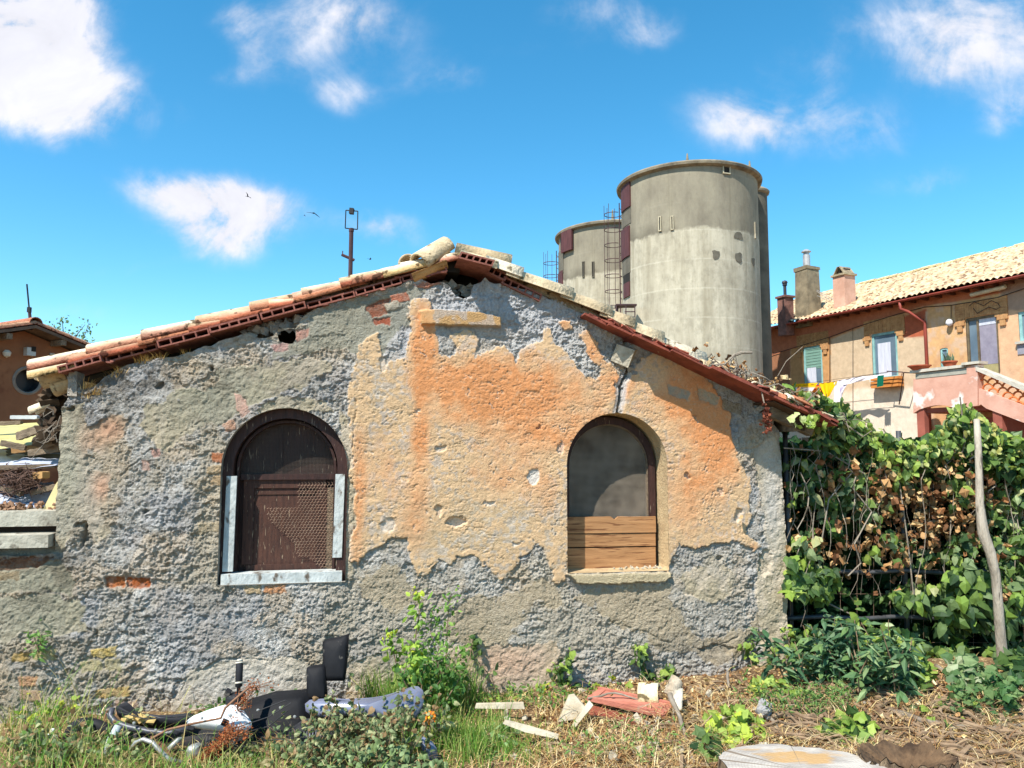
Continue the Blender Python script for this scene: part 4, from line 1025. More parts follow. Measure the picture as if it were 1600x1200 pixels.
w1 = HL([(1257, 543), (1284, 538.5), (1284, 606), (1257, 608)]); w2 = HL([(1364.5, 523.5), (1401, 516), (1401, 590), (1364.5, 593)])
dr = HL([(1513, 498.5), (1558, 490), (1558, 584), (1513, 584)]); w3 = HL([(1593, 490), (1640, 480), (1640, 528), (1593, 528)]); w4 = HL([(1471, 545), (1481, 543), (1481, 590), (1471, 590)])
def rect(q): s = [p[0] for p in q]; z = [p[1] for p in q]; return (min(s), max(s), min(z), max(z))
holes = []
for q in (w1, w2, dr, w3, w4):
    a, b, c, d = rect(q); holes.append([(a, c), (b, c), (b, d), (a, d)])
sF = hsz(1165, 520)[0]
HU, HZ, HF, HSD = cutgrid([(-9, 0), (sF, 0), (sF, EAVE + .1), (-9, EAVE + .1)], holes, .05)
hn1 = fbm(HU * 1.1, HZ * 1.1, 4, 401) - .5; hn2 = fbm(HU * 6, HZ * 6, 4, 411) - .5
def hm(poly, soft=.03, warp=.22):
    return sstep(poly_sd(HU + warp * hn1 + .08 * hn2, HZ + warp * (fbm(HU * 1.3 + 9, HZ * 1.3, 3, 421) - .5), HL(poly)), -soft, soft)
hc = np.tile(S(204, 156, 114), (len(HU), 1))
hmix = lambda c, b, t: c * (1 - t[:, None]) + np.array(b) * t[:, None]
hc = hmix(hc, S(214, 190, 164), sstep(hn1, -.02, .12) * .6)
hc = hmix(hc, S(202, 178, 148), hm([(1298, 530), (1366, 505), (1410, 500), (1449, 487), (1449, 700), (1296, 700)], .02, .05))
hc = hmix(hc, S(226, 212, 194), hm([(1200, 610), (1449, 606), (1449, 760), (1200, 760)], .15, .5) * .8)
hc = hmix(hc, S(194, 146, 98), hm([(1236, 545), (1298, 528), (1298, 615), (1236, 620)], .02, .04))
hc = hmix(hc, S(156, 108, 80), hm([(1190, 545), (1235, 540), (1235, 640), (1190, 640)], .03, .06))
hc = hmix(hc, S(206, 164, 116), hm([(1450, 470), (1560, 450), (1560, 600), (1450, 600)], .03, .12) * sstep(hn2, -.2, .1))
hc = hmix(hc, S(216, 176, 140), hm([(1562, 440), (1680, 420), (1680, 640), (1562, 620)], .03, .2) * .8)
hc = hmix(hc, S(176, 96, 68), hm([(1409, 496), (1447, 484), (1447, 524), (1410, 526)], .03, .15))
fr_ = [(1190, 516), (1205, 514), (1600, 425), (1680, 405), (1680, 445), (1602, 452), (1500, 470), (1440, 479), (1340, 512), (1298, 527), (1200, 557), (1190, 560)]
hc = hmix(hc, S(184, 116, 86), hm(fr_, .015, .02))
hc = hmix(hc, S(150, 128, 112), hm([(1560, 440), (1620, 428), (1620, 480), (1566, 486)], .05, .3) * .8)
hc = hc * (1 + .25 * hn2[:, None])
grid_mesh('wall', H0N + np.outer(HU, HDN) + np.outer(.02 * hn1, HNN) + np.outer(HZ, [0, 0, 1]), HF, M_hwall, house, {'Col': np.clip(hc, .02, .85)})
mb = MB(); mb.prism([HP(-9, -.12, 0), HP(sF, -.12, 0), HP(sF, -8.4, 0), HP(-9, -8.4, 0)], (0, 0, EAVE - .05)); core_h = mb
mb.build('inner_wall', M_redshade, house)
def hbox(mb, s0, s1, d0, d1, z0, z1): mb.frame_box(HP(s0, d0, z0), HD * (s1 - s0), HN * (d1 - d0), Vector((0, 0, z1 - z0)))
def hwin(q, name, glassm, label=None, fm=None, sill=True, fw=.09, inside=None, blind=None):
    a, b, c, d = rect(q); mb = MB()
    for (p, q2, r, s) in ((a, a + fw, c, d), (b - fw, b, c, d), (a + fw, b - fw, d - fw, d), (a + fw, b - fw, c, c + fw)): hbox(mb, p, q2, -.10, -.02, r, s)
    w = mb.build(name, fm or M_hframe, house)
    if label: w['label'] = label
    mb = MB(); hbox(mb, a + fw, b - fw, -.075, -.06, c + fw, d - fw); mb.build('pane', glassm, w)
    if inside:
        mb = MB(); hbox(mb, a + fw + inside[0] * (b - a), a + fw + inside[1] * (b - a - 2 * fw), -.055, -.045, c + fw, c + (d - c) * inside[2]); mb.build('curtain', inside[3], w)
    if blind:
        mb = MB(); n = 14
        for k in range(n):
            z1 = d - fw - k * (d - c) * blind[0] / n; hbox(mb, a + fw, b - fw, -.058, -.040 - .012 * (k % 2), z1 - (d - c) * blind[0] / n, z1)
        mb.build('blind', blind[1], w)
    if sill:
        mb = MB(); hbox(mb, a - .08, b + .08, -.02, .12, c - .08, c); mb.build('sill', M_cap, w)
    return w
hwin(w1, 'window', M_glass, 'window with half drawn green blind', blind=(.48, M_blind), inside=(.3, .95, .5, M_curtain))
hwin(w2, 'window', M_glass, 'window with white inner shutter', inside=(.22, .86, .78, M_curtain))
hwin(w3, 'window', M_glass, 'small window by the door', inside=(.1, .9, .9, M_curtain)); hwin(w4, 'window', M_glass, 'narrow slit window beside the plant pot', sill=False, fw=.06)
# brick surrounds with stepped ears
def surround(q, bw=.36):
    a, b, c, d = rect(q); mb = MB(); n = int((b - a + 2 * bw) / .085); z0 = d + .02
    for k in range(n):
        s = a - bw + k * .085; fan = (s - (a + b) / 2) * .05
        if a - .02 < s < b: hbox(mb, s, s + .078, -.02, .04 + .006 * (k % 2), z0, z0 + .52)
        else: 
            for j in range(7): hbox(mb, s, s + .084, -.02, .04 + .006 * ((k + j) % 2), z0 - .12 + j * .091, z0 - .035 + j * .091)
    for s0 in (a - bw, b + .02):
        hbox(mb, s0, s0 + bw - .02, -.02, .07, z0 - .24, z0 - .12); hbox(mb, s0 + .08, s0 + bw - .1, -.02, .06, z0 - .44, z0 - .24)
    mb.build('brick_surround', M_gbrick, house)
surround(w1); surround(w2); surround(dr)
a, b, c, d = rect(dr); mb = MB()
for (p, q2, r, s) in ((a, a + .07, c, d), (b - .07, b, c, d), (a + .07, b - .07, d - .08, d), (b - .42, b - .36, c, d - .08)): hbox(mb, p, q2, -.12, -.02, r, s)
door = mb.build('door', mat('bronze_door_frame', S(120, 104, 80), S(90, 78, 60), rough=.5), house); door['label'] = 'glazed door with drawn grey blind'
mb = MB(); hbox(mb, b - .36, b - .07, -.09, -.08, c, d - .08); mb.build('side_light', M_glass, door)
mb = MB(); hbox(mb, a + .07, b - .42, -.09, -.07, c + .35, d - .3); mb.build('blind', mat('grey_violet_blind', S(150, 144, 156), S(128, 122, 136), scale=3, rough=.8), door)
mb = MB(); hbox(mb, a + .07, b - .42, -.09, -.06, d - .3, d - .08); mb.build('blind_box', M_curtain, door)
mb = MB(); hbox(mb, a + .07, b - .42, -.09, -.05, c, c + .34); mb.build('lower_panel', mat('olive_panel', S(172, 160, 112), rough=.6), door)

# roof: wavy tiled sheet, gutter, downpipe
OV = .55; RW = 4.0 + OV; PITCHR = math.atan2(1.92, 4.0)
s0, s1_ = -9.6, sF + .4; pw = .22; ncs = int((s1_ - s0) / pw) * 6; nr = 13
rv = []; 
uu = np.linspace(s0, s1_, ncs + 1); wob = (vnoise(np.floor((uu - s0) / pw) * 3.7, 0 * uu, 5) - .5)
rows = []
for r in range(nr):
    for e in (0, 1):
        t = (r + e * .999) / nr * RW; lift = .035 * (1 - e) + .03 * (vnoise(np.floor((uu - s0) / pw) * 5.1, 0 * uu + r, 8) - .5)
        x = -OV + t * math.cos(PITCHR); hgt = t * math.sin(PITCHR)
        bump = .075 * np.abs(np.sin(math.pi * (uu - s0) / pw)) + lift + .04 * np.sin(uu * .7) + .02 * wob
        d = OV - t * math.cos(PITCHR) + .03 * wob * (e == 0) * 1.0
        rows.append(H0N + np.outer(uu, HDN) + np.outer(d, HNN) + np.outer(EAVE + hgt + bump, [0, 0, 1]))
RV = np.concatenate(rows); m_ = ncs + 1; ii = np.arange(len(rows) * m_).reshape(len(rows), m_)
RF = np.stack([ii[:-1, :-1], ii[:-1, 1:], ii[1:, 1:], ii[1:, :-1]], -1).reshape(-1, 4)
roof_h = grid_mesh('roof', RV, RF, M_hroof, house, {}, smooth=False)
mb = MB(); zrg = EAVE + RW * math.sin(PITCHR); dr_ = OV - RW * math.cos(PITCHR)
for k in range(int((s1_ - s0) / .38)):
    p = HP(s0 + k * .38, dr_, zrg + .0 + random.uniform(-.02, .02)); halfpipe(mb, p, HD + Vector((0, 0, random.uniform(-.03, .03))), (0, 0, 1), .42, .13, .12, .02, S(205, 176, 128), S(222, 200, 150), 6)
mb.build('ridge_tiles', M_tile, roof_h)
mb = MB(); mb.add([HP(s0, OV, EAVE - .02), HP(s1_, OV, EAVE - .02), HP(s1_, -.05, EAVE + .14), HP(s0, -.05, EAVE + .14)], [(0, 1, 2, 3)])
mb.add([HP(s0, dr_, zrg), HP(s1_, dr_, zrg), HP(s1_, -8.6, EAVE), HP(s0, -8.6, EAVE)], [(0, 1, 2, 3)])
for k in range(40): mb.frame_box(HP(s0 + .2 + k * .5, -.02, EAVE - .10), HD * .09, HN * (OV - .06), Vector((0, 0, .09)))
mb.build('eaves', mat('eaves_timber', S(110, 70, 52), S(80, 50, 38), rough=.9), house)
mb = MB(); n = 7; prof = [(.075 * math.cos(q), .075 * math.sin(q)) for q in np.linspace(math.pi, 2 * math.pi, n)]
vs = []
for s in (s0, s1_):
    for r in (0, .012):
        for (d, z) in prof: vs.append(HP(s, OV + .07 + d * (1 - r * 10), EAVE - .015 + z * (1 - r * 10)))
fs = [(i, i + 1, i + 1 + 2 * n, i + 2 * n) for i in range(n - 1)] + [(n + i, n + i + 1, n + i + 1 + 2 * n, n + i + 2 * n) for i in range(n - 1)] + [(0, n, 3 * n, 2 * n), (n - 1, 2 * n - 1, 4 * n - 1, 3 * n - 1)]
mb.add(vs, fs); mb.build('gutter', M_gutter, house, smooth=True)
sp_, zp_ = hsz(1447, 490); mb = MB()
mb.tube([HP(hsz(1424, 470)[0] , OV + .06, EAVE - .07), HP(hsz(1424, 470)[0], OV + .04, EAVE - .32), HP(hsz(1428, 470)[0] - .1, OV - .1, EAVE - .45), HP(sp_, .1, EAVE - .85), HP(sp_, .09, EAVE - 1.1), HP(sp_, .09, 2)], .055, 8); mb.build('downpipe', M_gutter, house, smooth=True)
# cables on the facade, light fitting, tube light
mb = MB(); cp = HL([(1200, 556), (1250, 541), (1297, 527), (1340, 511), (1400, 492), (1446, 480), (1488, 477), (1520, 472), (1560, 465), (1605, 450)])
mb.tube([HP(s, .05, z) for s, z in cp], .014, 5); c0 = HL([(1488, 477), (1488, 497)]); mb.tube([HP(s, .06, z) for s, z in c0], .012, 5)
c0 = HL([(1298, 527), (1298, 610)]); mb.tube([HP(s, .05, z) for s, z in c0], .012, 5)
c0 = HL([(1334, 512), (1334, 690)]); mb.tube([HP(s, .05, z) for s, z in c0], .008, 5)
c0 = HL([(1518, 478), (1525, 472), (1540, 478), (1552, 470), (1562, 474), (1566, 480), (1560, 484), (1548, 480), (1530, 490), (1524, 482)]); mb.tube([HP(s, .1, z) for s, z in c0], .012, 5)
mb.build('cable', M_black, house)
sl, zl = hsz(1487, 505); mb = MB(); mb.lathe(HP(sl, .12, zl), [(.0, -.12), (.09, -.08), (.12, 0), (.09, .09), (.04, .13), (.0, .13)], 12); mb.build('globe_lamp', mat('white_globe', S(222, 222, 226), S(210, 210, 214), rough=.4), house, smooth=True)
a = hsz(1517, 461, .2); b = hsz(1571, 448, .2); mb = MB(); mb.tube([HP(a[0], .2, a[1]), HP(b[0], .2, b[1])], .07, 6); mb.tube([HP(a[0] - .3, .0, a[1] + .05), HP(a[0] - .3, .2, a[1] + .05)], .03, 5); mb.tube([HP(b[0] + .3, .0, b[1] - .05), HP(b[0] + .3, .2, b[1] - .05)], .03, 5)
mb.build('awning_roll', mat('cream_awning', S(206, 196, 168), S(180, 170, 144), rough=.8), house)
a = hsz(1590, 538); b = hsz(1602, 553); mb = MB(); hbox(mb, b[0] - .3, a[0], 0, .03, b[1], a[1]); mb.build('wall_plaque', mat('grey_plaque', S(150, 148, 156), rough=.6), house)

# chimneys
def roof_pt(px, py):
    # point of the front roof plane seen at a pixel
    n = (HN * math.sin(PITCHR) + Vector((0, 0, math.cos(PITCHR)))); return hit(px, py, HP(0, OV, EAVE + .06), n)
M_chimA = mat('sooty_brick', S(140, 100, 88), S(100, 72, 64), scale=4, rough=.95, bump=.4, bscale=14)
M_chimB = mat('lichened_grey_render', S(150, 136, 110), S(104, 94, 76), scale=2.2, rough=.95, bump=.5, bscale=12)
M_chimC = mat('pink_chimney_plaster', S(214, 172, 150), S(190, 146, 124), scale=2, rough=.95, bump=.3, bscale=12)
M_steel = mat('dull_flue_steel', S(200, 198, 196), S(160, 158, 156), rough=.45, metal=.3, scale=2)
def chim(px, ybase, ytop, wpx, m, taper=0.0, depth=1.0):
    b = roof_pt(px, ybase); Y = b.y; k = Y / 1180; w = wpx * k; zt = at(px, ytop, Y).z; zb = b.z - .6
    mb = MB(); q = [HD * (-w / 2) + HN * (w * depth / 2), HD * (w / 2) + HN * (w * depth / 2), HD * (w / 2) - HN * (w * depth / 2), HD * (-w / 2) - HN * (w * depth / 2)]
    base = Vector((b.x, b.y, 0)); f = 1 + taper
    vs = [base + v * f + Vector((0, 0, zb)) for v in q] + [base + v + Vector((0, 0, zt)) for v in q]
    mb.add(vs, [(3, 2, 1, 0), (4, 5, 6, 7), (0, 1, 5, 4), (1, 2, 6, 5), (2, 3, 7, 6), (3, 0, 4, 7)]); ch = mb.build('chimney', m, house)
    return ch, base, zt, w, k
ch, base, zt, w, k = chim(1228, 503, 466, 17, M_chimA); ch['label'] = 'short brick chimney with thin dark flue'
mb = MB(); mb.box(base + Vector((0, 0, zt + .04)), (w * 1.25, w * 1.25, .09), (0, 0, HA)); mb.build('cap_slab', M_chimA, ch)
mb = MB(); mb.tube([base + Vector((0, 0, zt)), base + Vector((0, 0, zt + .55))], .07, 8); mb.lathe(base + Vector((0, 0, zt + .55)), [(.1, 0), (.1, .1), (.13, .12), (.1, .2), (0, .24)], 10); mb.build('flue', mat('blackened_flue', S(56, 56, 62), rough=.5), ch)
ch, base, zt, w, k = chim(1263, 490, 423, 25, M_chimB, .12); ch['label'] = 'tall grey chimney with steel flue'
mb = MB(); mb.box(base + Vector((0, 0, zt + .05)), (w * 1.12, w * 1.12, .14), (0, 0, HA), jit=.02); mb.build('cap_slab', M_chimB, ch)
mb = MB(); r = 5.5 * k; mb.tube([base + Vector((0, 0, zt)), base + Vector((0, 0, zt + 25 * k))], r, 12); mb.lathe(base + Vector((0, 0, zt + 25 * k)), [(r * .8, -.02), (r * .8, .12), (r * 1.35, .13), (r * 1.35, .17), (r * .5, .25), (0, .27)], 12); mb.build('flue', M_steel, ch)
ch, base, zt, w, k = chim(1320, 475, 432, 23, M_chimC); ch['label'] = 'pink chimney with a little tiled hood'
mb = MB(); mb.box(base + Vector((0, 0, zt + .03)), (w * 1.2, w * 1.2, .08), (0, 0, HA)); hh = 15 * k
for sx in (-1, 1):
    mb.prism([base + Vector((0, 0, zt + .07)) + HD * (sx * w * .5) + HN * (w * .5), base + Vector((0, 0, zt + .07)) + HD * (sx * w * .5) - HN * (w * .5), base + Vector((0, 0, zt + hh)) + HD * (sx * w * .12) - HN * (w * .5), base + Vector((0, 0, zt + hh)) + HD * (sx * w * .12) + HN * (w * .5)], HD * (-sx * .05))
mb.build('hood', mat('lichened_hood', S(176, 160, 128), S(110, 96, 78), scale=4, rough=.95), ch)
mb = MB(); mb.box(base + Vector((0, 0, zt + .07 + hh * .3)), (w * .6, w * .6, hh * .55), (0, 0, HA)); mb.build('smoke_opening', M_dark, ch)
mb = MB(); 
for a, b in (((1276, 455), (1298, 470)), ((1276, 453), (1310, 472)), ((1277, 462), (1290, 468))): mb.tube([at(a[0], a[1], 31.5), at(b[0], b[1], 30.8)], .012, 4)
mb.build('stay_wire', M_steel, house)

# terrace and outside stair, about 1.6 m in front of the facade
TD = 1.6
def tpz(pts): return HL(pts, TD)
ter = MB()
def tprism(mb, pts, d0, d1, hol=None):
    mb.prism([HP(s, d0, z) for s, z in tpz(pts)], HN * (d1 - d0))
# front parapet with a scalloped lower edge
low = [(1432, 645), (1436, 640)] ; xs = np.linspace(1436, 1600, 40)
def lowy(x):
    if x < 1500: return 640 - 7 * math.sin(math.pi * (x - 1436) / 64) if x > 1436 else 640
    return 634 - 6 * math.sin(math.pi * min(1, (x - 1500) / 40)) + (max(0, x - 1530)) * .38
top_ = [(1508, 578), (1432, 587)]
edge = [(float(x), float(lowy(x))) for x in xs]
par = [(1427, 587), (1427, 646)] + edge + [(1600, 640), (1527, 606), (1527, 578), (1508, 579)]
mb = MB()
pp = [(1427, 592), (1427, 646)] + [e for e in edge if e[0] < 1512] + [(1512, 584)]
tprism(mb, pp, TD - .18, TD); tprism(mb, [(1512, 574), (1512, 636), (1529, 634), (1529, 570)], TD - .24, TD + .05)
pl = [(1529.4, 607)] + [(1529.4, 634)] + [e for e in edge if 1530 < e[0] <= 1600] + [(1660, 690), (1660, 662), (1600, 634)]
tprism(mb, pl, TD - .18, TD)
terr = mb.build('terrace_parapet', M_pink, house)
mb = MB(); tprism(mb, [(1424, 579), (1424, 583.5), (1508, 574), (1508, 569.5)], TD - .26, TD + .08); tprism(mb, [(1506, 567), (1506, 571), (1534, 568), (1534, 564)], TD - .3, TD + .12)
tprism(mb, [(1527, 573), (1527, 579), (1600, 610), (1600, 602), (1660, 634), (1660, 626)][:4], TD - .26, TD + .08); tprism(mb, [(1600, 602), (1600, 610), (1670, 642), (1670, 633)], TD - .26, TD + .08)
mb.build('coping', M_cap, house)
mb = MB(); tprism(mb, [(1431, 584), (1431, 592), (1511, 583.5), (1511, 575)], TD - .2, TD + .015); mb.build('grey_render_band', mat('grey_band', S(170, 166, 152), S(140, 140, 128), scale=2, rough=.95), house)
# terracotta lattice of stacked arcs under the sloping coping
mb = MB(); lat = tpz([(1531, 581), (1531, 606), (1640, 660), (1640, 630)]); s_hi = lat[0][0]; s_lo = lat[2][0]
def zline(p, q, s): return p[1] + (q[1] - p[1]) * (s - p[0]) / (q[0] - p[0])
st = .3; row = 0; z = min(p[1] for p in lat) - .1; zmax = max(p[1] for p in lat)
while z < zmax + .2:
    s = s_lo + (st / 2 if row % 2 else 0)
    while s < s_hi:
        zb = zline(lat[1], lat[2], s); zt_ = zline(lat[0], lat[3], s)
        if zb - .02 < z < zt_ - .02:
            mb.tube([HP(s + st / 2 * math.cos(q), TD - .1, z + st / 2 * math.sin(q)) for q in np.linspace(0, math.pi, 7)], .03, 4)
        s += st
    z += .15; row += 1
mb.build('lattice', M_lattice, house)
mb = MB(); za = tpz([(1430, 640)])[0][1]; sa = tpz([(1427, 640)])[0][0]
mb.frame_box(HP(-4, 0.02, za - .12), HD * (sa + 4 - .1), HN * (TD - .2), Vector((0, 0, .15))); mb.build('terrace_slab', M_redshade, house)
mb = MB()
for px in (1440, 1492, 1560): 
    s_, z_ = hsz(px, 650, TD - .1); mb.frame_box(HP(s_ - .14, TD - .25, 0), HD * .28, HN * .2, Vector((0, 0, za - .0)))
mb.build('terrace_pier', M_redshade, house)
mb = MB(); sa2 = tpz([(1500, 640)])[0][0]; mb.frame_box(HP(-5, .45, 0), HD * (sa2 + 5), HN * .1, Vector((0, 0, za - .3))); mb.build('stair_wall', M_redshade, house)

# things on and by the terrace
def pot(name, px, py, d, r0, r1, h, m, label, cat, plant=None):
    s, z = hsz(px, py, d); b = HP(s, d, z); t = thing(name, b, label, cat)
    mb = MB(); mb.lathe(b, [(r0, 0), (r1, h * .8), (r1 * 1.08, h * .8), (r1 * 1.08, h), (r1 * .9, h), (r0 * .9, .03), (0, .03)], 18); mb.build('pot', m, t, smooth=False)
    if plant:
        mb = MB(); n = 26; P = np.array(b) + np.stack([RNG.uniform(-r1 * .6, r1 * .6, n), RNG.uniform(-r1 * .6, r1 * .6, n), np.full(n, h * .9)], 1); A = RNG.normal(0, .5, (n, 3)) * [1, 1, .2]
        blades(mb, P, A, RNG.uniform(.2, .45, n), np.full(n, .05), pick([S(96, 120, 92), S(120, 140, 110)], n), .3); mb.build('leaves', M_leaf_plain, t)
    return t
M_leaf_plain = mat('leaf_plain', (1, 1, 1), (.8, .8, .8), scale=30, rough=.55, attr=True, trans=.3, spec=.35)
M_terr = mat('terracotta_pot', S(176, 92, 62), S(150, 76, 52), scale=6, rough=.85)
pot('flower_bowl', 1437, 579, TD - .1, .2, .34, .17, M_terr, 'shallow empty terracotta bowl on the terrace parapet', 'flower pot')
pot('potted_plant', 1484, 574, TD - .1, .15, .22, .2, M_terr, 'spiky plant in a small terracotta pot on the terrace parapet', 'potted plant', True)

# laundry on the line along the facade
LD = .8
def hl(px, py, d=LD): s, z = hsz(px, py, d); return HP(s, d, z)
rack = thing('laundry_rack', hl(1388, 580), 'thin metal laundry rack with a line fixed under the house windows', 'laundry rack')
mb = MB(); mb.tube([hl(1386, 580), hl(1412, 582), hl(1405, 632, .05)], .02, 6); mb.tube([hl(1386, 580), HP(hsz(1386, 580, LD)[0], .0, hsz(1386, 580, LD)[1])], .02, 6); mb.tube([HP(hsz(1412, 582, LD)[0], 0, hsz(1412, 582, LD)[1]), hl(1412, 582)], .02, 6); mb.build('bracket', M_iron, rack)
mb = MB(); mb.tube([hl(1225, 604), hl(1260, 602), hl(1300, 597), hl(1345, 588), hl(1388, 582)], .008, 4); mb.tube([hl(1225, 604, .6), hl(1388, 581, .6)], .008, 4); mb.build('line', M_black, rack)
def cloth(name, pts_top, pts_bot, m, label, d=LD, fold=.05, cat='laundry', n=18, rows=8, colf=None, th=.0, group='laundry on the line'):
    """hanging sheet between a top polyline and a bottom polyline (photo points)"""
    mb = MB(); vs = []; cs = []
    def samp(pl, t):
        k = t * (len(pl) - 1); i = min(int(k), len(pl) - 2); f = k - i; return (pl[i][0] + (pl[i + 1][0] - pl[i][0]) * f, pl[i][1] + (pl[i + 1][1] - pl[i][1]) * f)
    for r in range(rows + 1):
        for c in range(n + 1):
            a = samp(pts_top, c / n); b = samp(pts_bot, c / n); t = r / rows
            x, y = a[0] + (b[0] - a[0]) * t, a[1] + (b[1] - a[1]) * t
            dd = d + fold * math.sin(c * 1.15 + r * .2) * (.3 + t) * .6 + .06 * t
            vs.append(hl(x, y, dd)); cs.append(colf(c / n, t) if colf else (1, 1, 1))
    m_ = n + 1; fs = [(r * m_ + c, r * m_ + c + 1, (r + 1) * m_ + c + 1, (r + 1) * m_ + c) for r in range(rows) for c in range(n)]
    mb.add(vs, fs, cs); o = mb.build(name, m, None, smooth=True); return tag(o, label, cat, group)
M_cloth = mat('laundry_cloth', (1, 1, 1), (.93, .93, .93), scale=3, rough=.9, attr=True, trans=.25, spec=.1)
YEL, WHT, GRN = S(248, 196, 24), S(232, 228, 238), S(20, 104, 82)
cloth('flag_cloth', [(1238, 600), (1278, 598)], [(1244, 618), (1262, 622)], M_cloth, 'yellow and white striped pennant hanging nearest the shed roof', colf=lambda u, t: WHT if .28 < t < .55 else YEL)
cloth('flag_cloth', [(1279, 599), (1308, 596)], [(1290, 622), (1296, 619)], M_cloth, 'plain bright yellow pennant beside the white sheet', colf=lambda u, t: YEL)
cloth('striped_cloth', [(1268, 602), (1284, 601)], [(1269, 613), (1283, 612)], M_cloth, 'small red and yellow striped cloth between the two yellow pennants', d=.6, colf=lambda u, t: S(170, 60, 40) if (t * 4) % 2 < 1 else S(226, 150, 60))
cloth('white_sheet', [(1303, 598), (1312, 594), (1340, 589), (1380, 585)], [(1303, 640), (1313, 638), (1316, 602), (1380, 588)], M_cloth, 'white sheet draped along the line with one long hanging end', n=30, fold=.08, colf=lambda u, t: S(190, 176, 214) if (.3 < u < .45 and .3 < t < .5) else WHT)
cloth('green_cloth', [(1371, 587), (1381, 586)], [(1370, 605), (1380, 603)], M_cloth, 'small dark green cloth hung over the window box', d=.86, colf=lambda u, t: GRN, fold=.02)
wb = MB(); a = hsz(1362, 590, .3); b = hsz(1405, 603, .3)
for k in range(3):
    z = b[1] + (a[1] - b[1]) * k / 3; wb.frame_box(HP(b[0], .06, z), HD * (a[0] - b[0]), HN * .3, Vector((0, 0, (a[1] - b[1]) / 3 - .04)))
tag(wb.build('window_box', mat('varnished_slats', S(206, 136, 70), S(176, 108, 52), scale=2, rough=.6, stretch=(1, 1, 8)), None), 'orange slatted wooden box under the white shuttered window', 'window box')

# ================================================================== LEFT HOUSE
LA = R(60)      # its gable faces right of the sun and stays in shade
LN = Vector((math.sin(LA), -math.cos(LA), 0)); LD_ = Vector((math.cos(LA), math.sin(LA), 0))
L0 = at(33, 600, 17.5); L0.z = 0
lh = thing('brown_house', L0, 'brown gabled house with a round window, shaded, beyond the shed', 'house')
M_lh = mat('brown_orange_plaster', S(150, 102, 70), S(126, 80, 54), scale=.8, rough=.95, bump=.3, bscale=14, speck=(S(120, 74, 50), 1.6, .6))
def lsz(px, py, d=0): p = hit(px, py, L0 + LN * d, LN) - L0; return (p.dot(LD_), p.z)
def LP(s, d, z): return L0 + LD_ * s + LN * d + Vector((0, 0, z))
rg = lsz(33, 510); er = lsz(150, 556)
rn = 14; c = lsz(43, 595); rr = abs(lsz(62, 595)[0] - c[0])
zr_ = rg[1]; ze = er[1]; hw = er[0]
rwin = [(c[0] + rr * math.cos(2 * math.pi * k / 28), c[1] + rr * math.sin(2 * math.pi * k / 28)) for k in range(28)]
LU, LZ, LF, LSD = cutgrid([(-hw, 0), (hw, 0), (hw, ze - .15), (0, zr_ - .1), (-hw, ze - .15)], [rwin], .08)
grid_mesh('wall', np.array(L0) + np.outer(LU, np.array(LD_)) + np.outer(LZ, [0, 0, 1]), LF, M_lh, lh, {}, smooth=False)
mb = MB(); mb.frame_box(LP(-hw, -.3, 0), LD_ * .25, -LN * 9, Vector((0, 0, ze - .2))); mb.frame_box(LP(hw - .25, -.3, 0), LD_ * .25, -LN * 9, Vector((0, 0, ze - .2))); mb.build('side_wall', M_lh, lh)
mb = MB(); n = len(rwin); vs = [LP(s, 0, z) for s, z in rwin] + [LP(s, -.3, z) for s, z in rwin]; mb.add(vs, [(i, (i + 1) % n, (i + 1) % n + n, i + n) for i in range(n)]); mb.add([LP(s, -.29, z) for s, z in rwin], [tuple(range(n))]); o = mb.build('round_window', mat('dark_pane', (.035, .03, .03), (.02, .018, .018), rough=.3), lh)
mb = MB(); mb.tube([LP(c[0] + (rr + .03) * math.cos(2 * math.pi * k / 28), .0, c[1] + (rr + .03) * math.sin(2 * math.pi * k / 28)) for k in range(29)], .04, 5); mb.build('window_ring', mat('grey_ring', S(140, 128, 116), rough=.9), lh)
mb = MB(); dl = Vector((hw, zr_ - ze)).length
for sx in (-1, 1):
    a = LP(0, .5, zr_); b = LP(sx * (hw + .5), .5, ze - (zr_ - ze) / hw * .5); mb.prism([a, b, b + Vector((0, 0, -.07)), a + Vector((0, 0, -.07))], -LN * 10)
mb.build('roof', mat('grey_brown_eaves', S(118, 96, 80), S(86, 70, 58), scale=3, rough=.95), lh)
for sx in (-1, 1):
    mb = MB(); ax = (LP(sx * hw, 0, ze) - LP(0, 0, zr_)).normalized(); L_ = (LP(sx * (hw + .5), 0, ze) - LP(0, 0, zr_)).length + .3; up = ax.cross(LN) if ax.cross(LN).z > 0 else -ax.cross(LN)
    for cN in range(9):
        for k in range(int(L_ / .4)):
            halfpipe(mb, LP(0, .42 - cN * .24, zr_ + .03) + ax * (k * .4 + .42), -ax, up, .45, .1, .085, .02, S(160, 100, 76), S(196, 150, 116), 5)
    mb.build('roof_tiles', M_tile, lh)
mb = MB(); halfpipe(mb, LP(0, .5, zr_ + .04), -LN, (0, 0, 1), 6, .15, .15, .02, S(170, 104, 76), S(190, 130, 100), 7)
mb.build('ridge_tiles', M_tile, lh)
mb = MB(); 
for sx in (-1, 1):
    for k in range(5):
        mb = MB(); s = sx * (.6 + k * .9); mb.frame_box(LP(s, .02, zr_ - abs(s) * (zr_ - ze) / hw - .22), LD_ * .12, LN * .46, Vector((0, 0, .13))); mb.build('purlin_end', M_oldwood, lh)
a = lsz(37, 543); b = lsz(50, 557); mb = MB(); mb.frame_box(LP(a[0], 0, b[1]), LD_ * (b[0] - a[0]), LN * .16, Vector((0, 0, a[1] - b[1]))); o = mb.build('wall_box', mat('white_meter_box', S(196, 196, 190), S(170, 170, 164), rough=.6), lh)
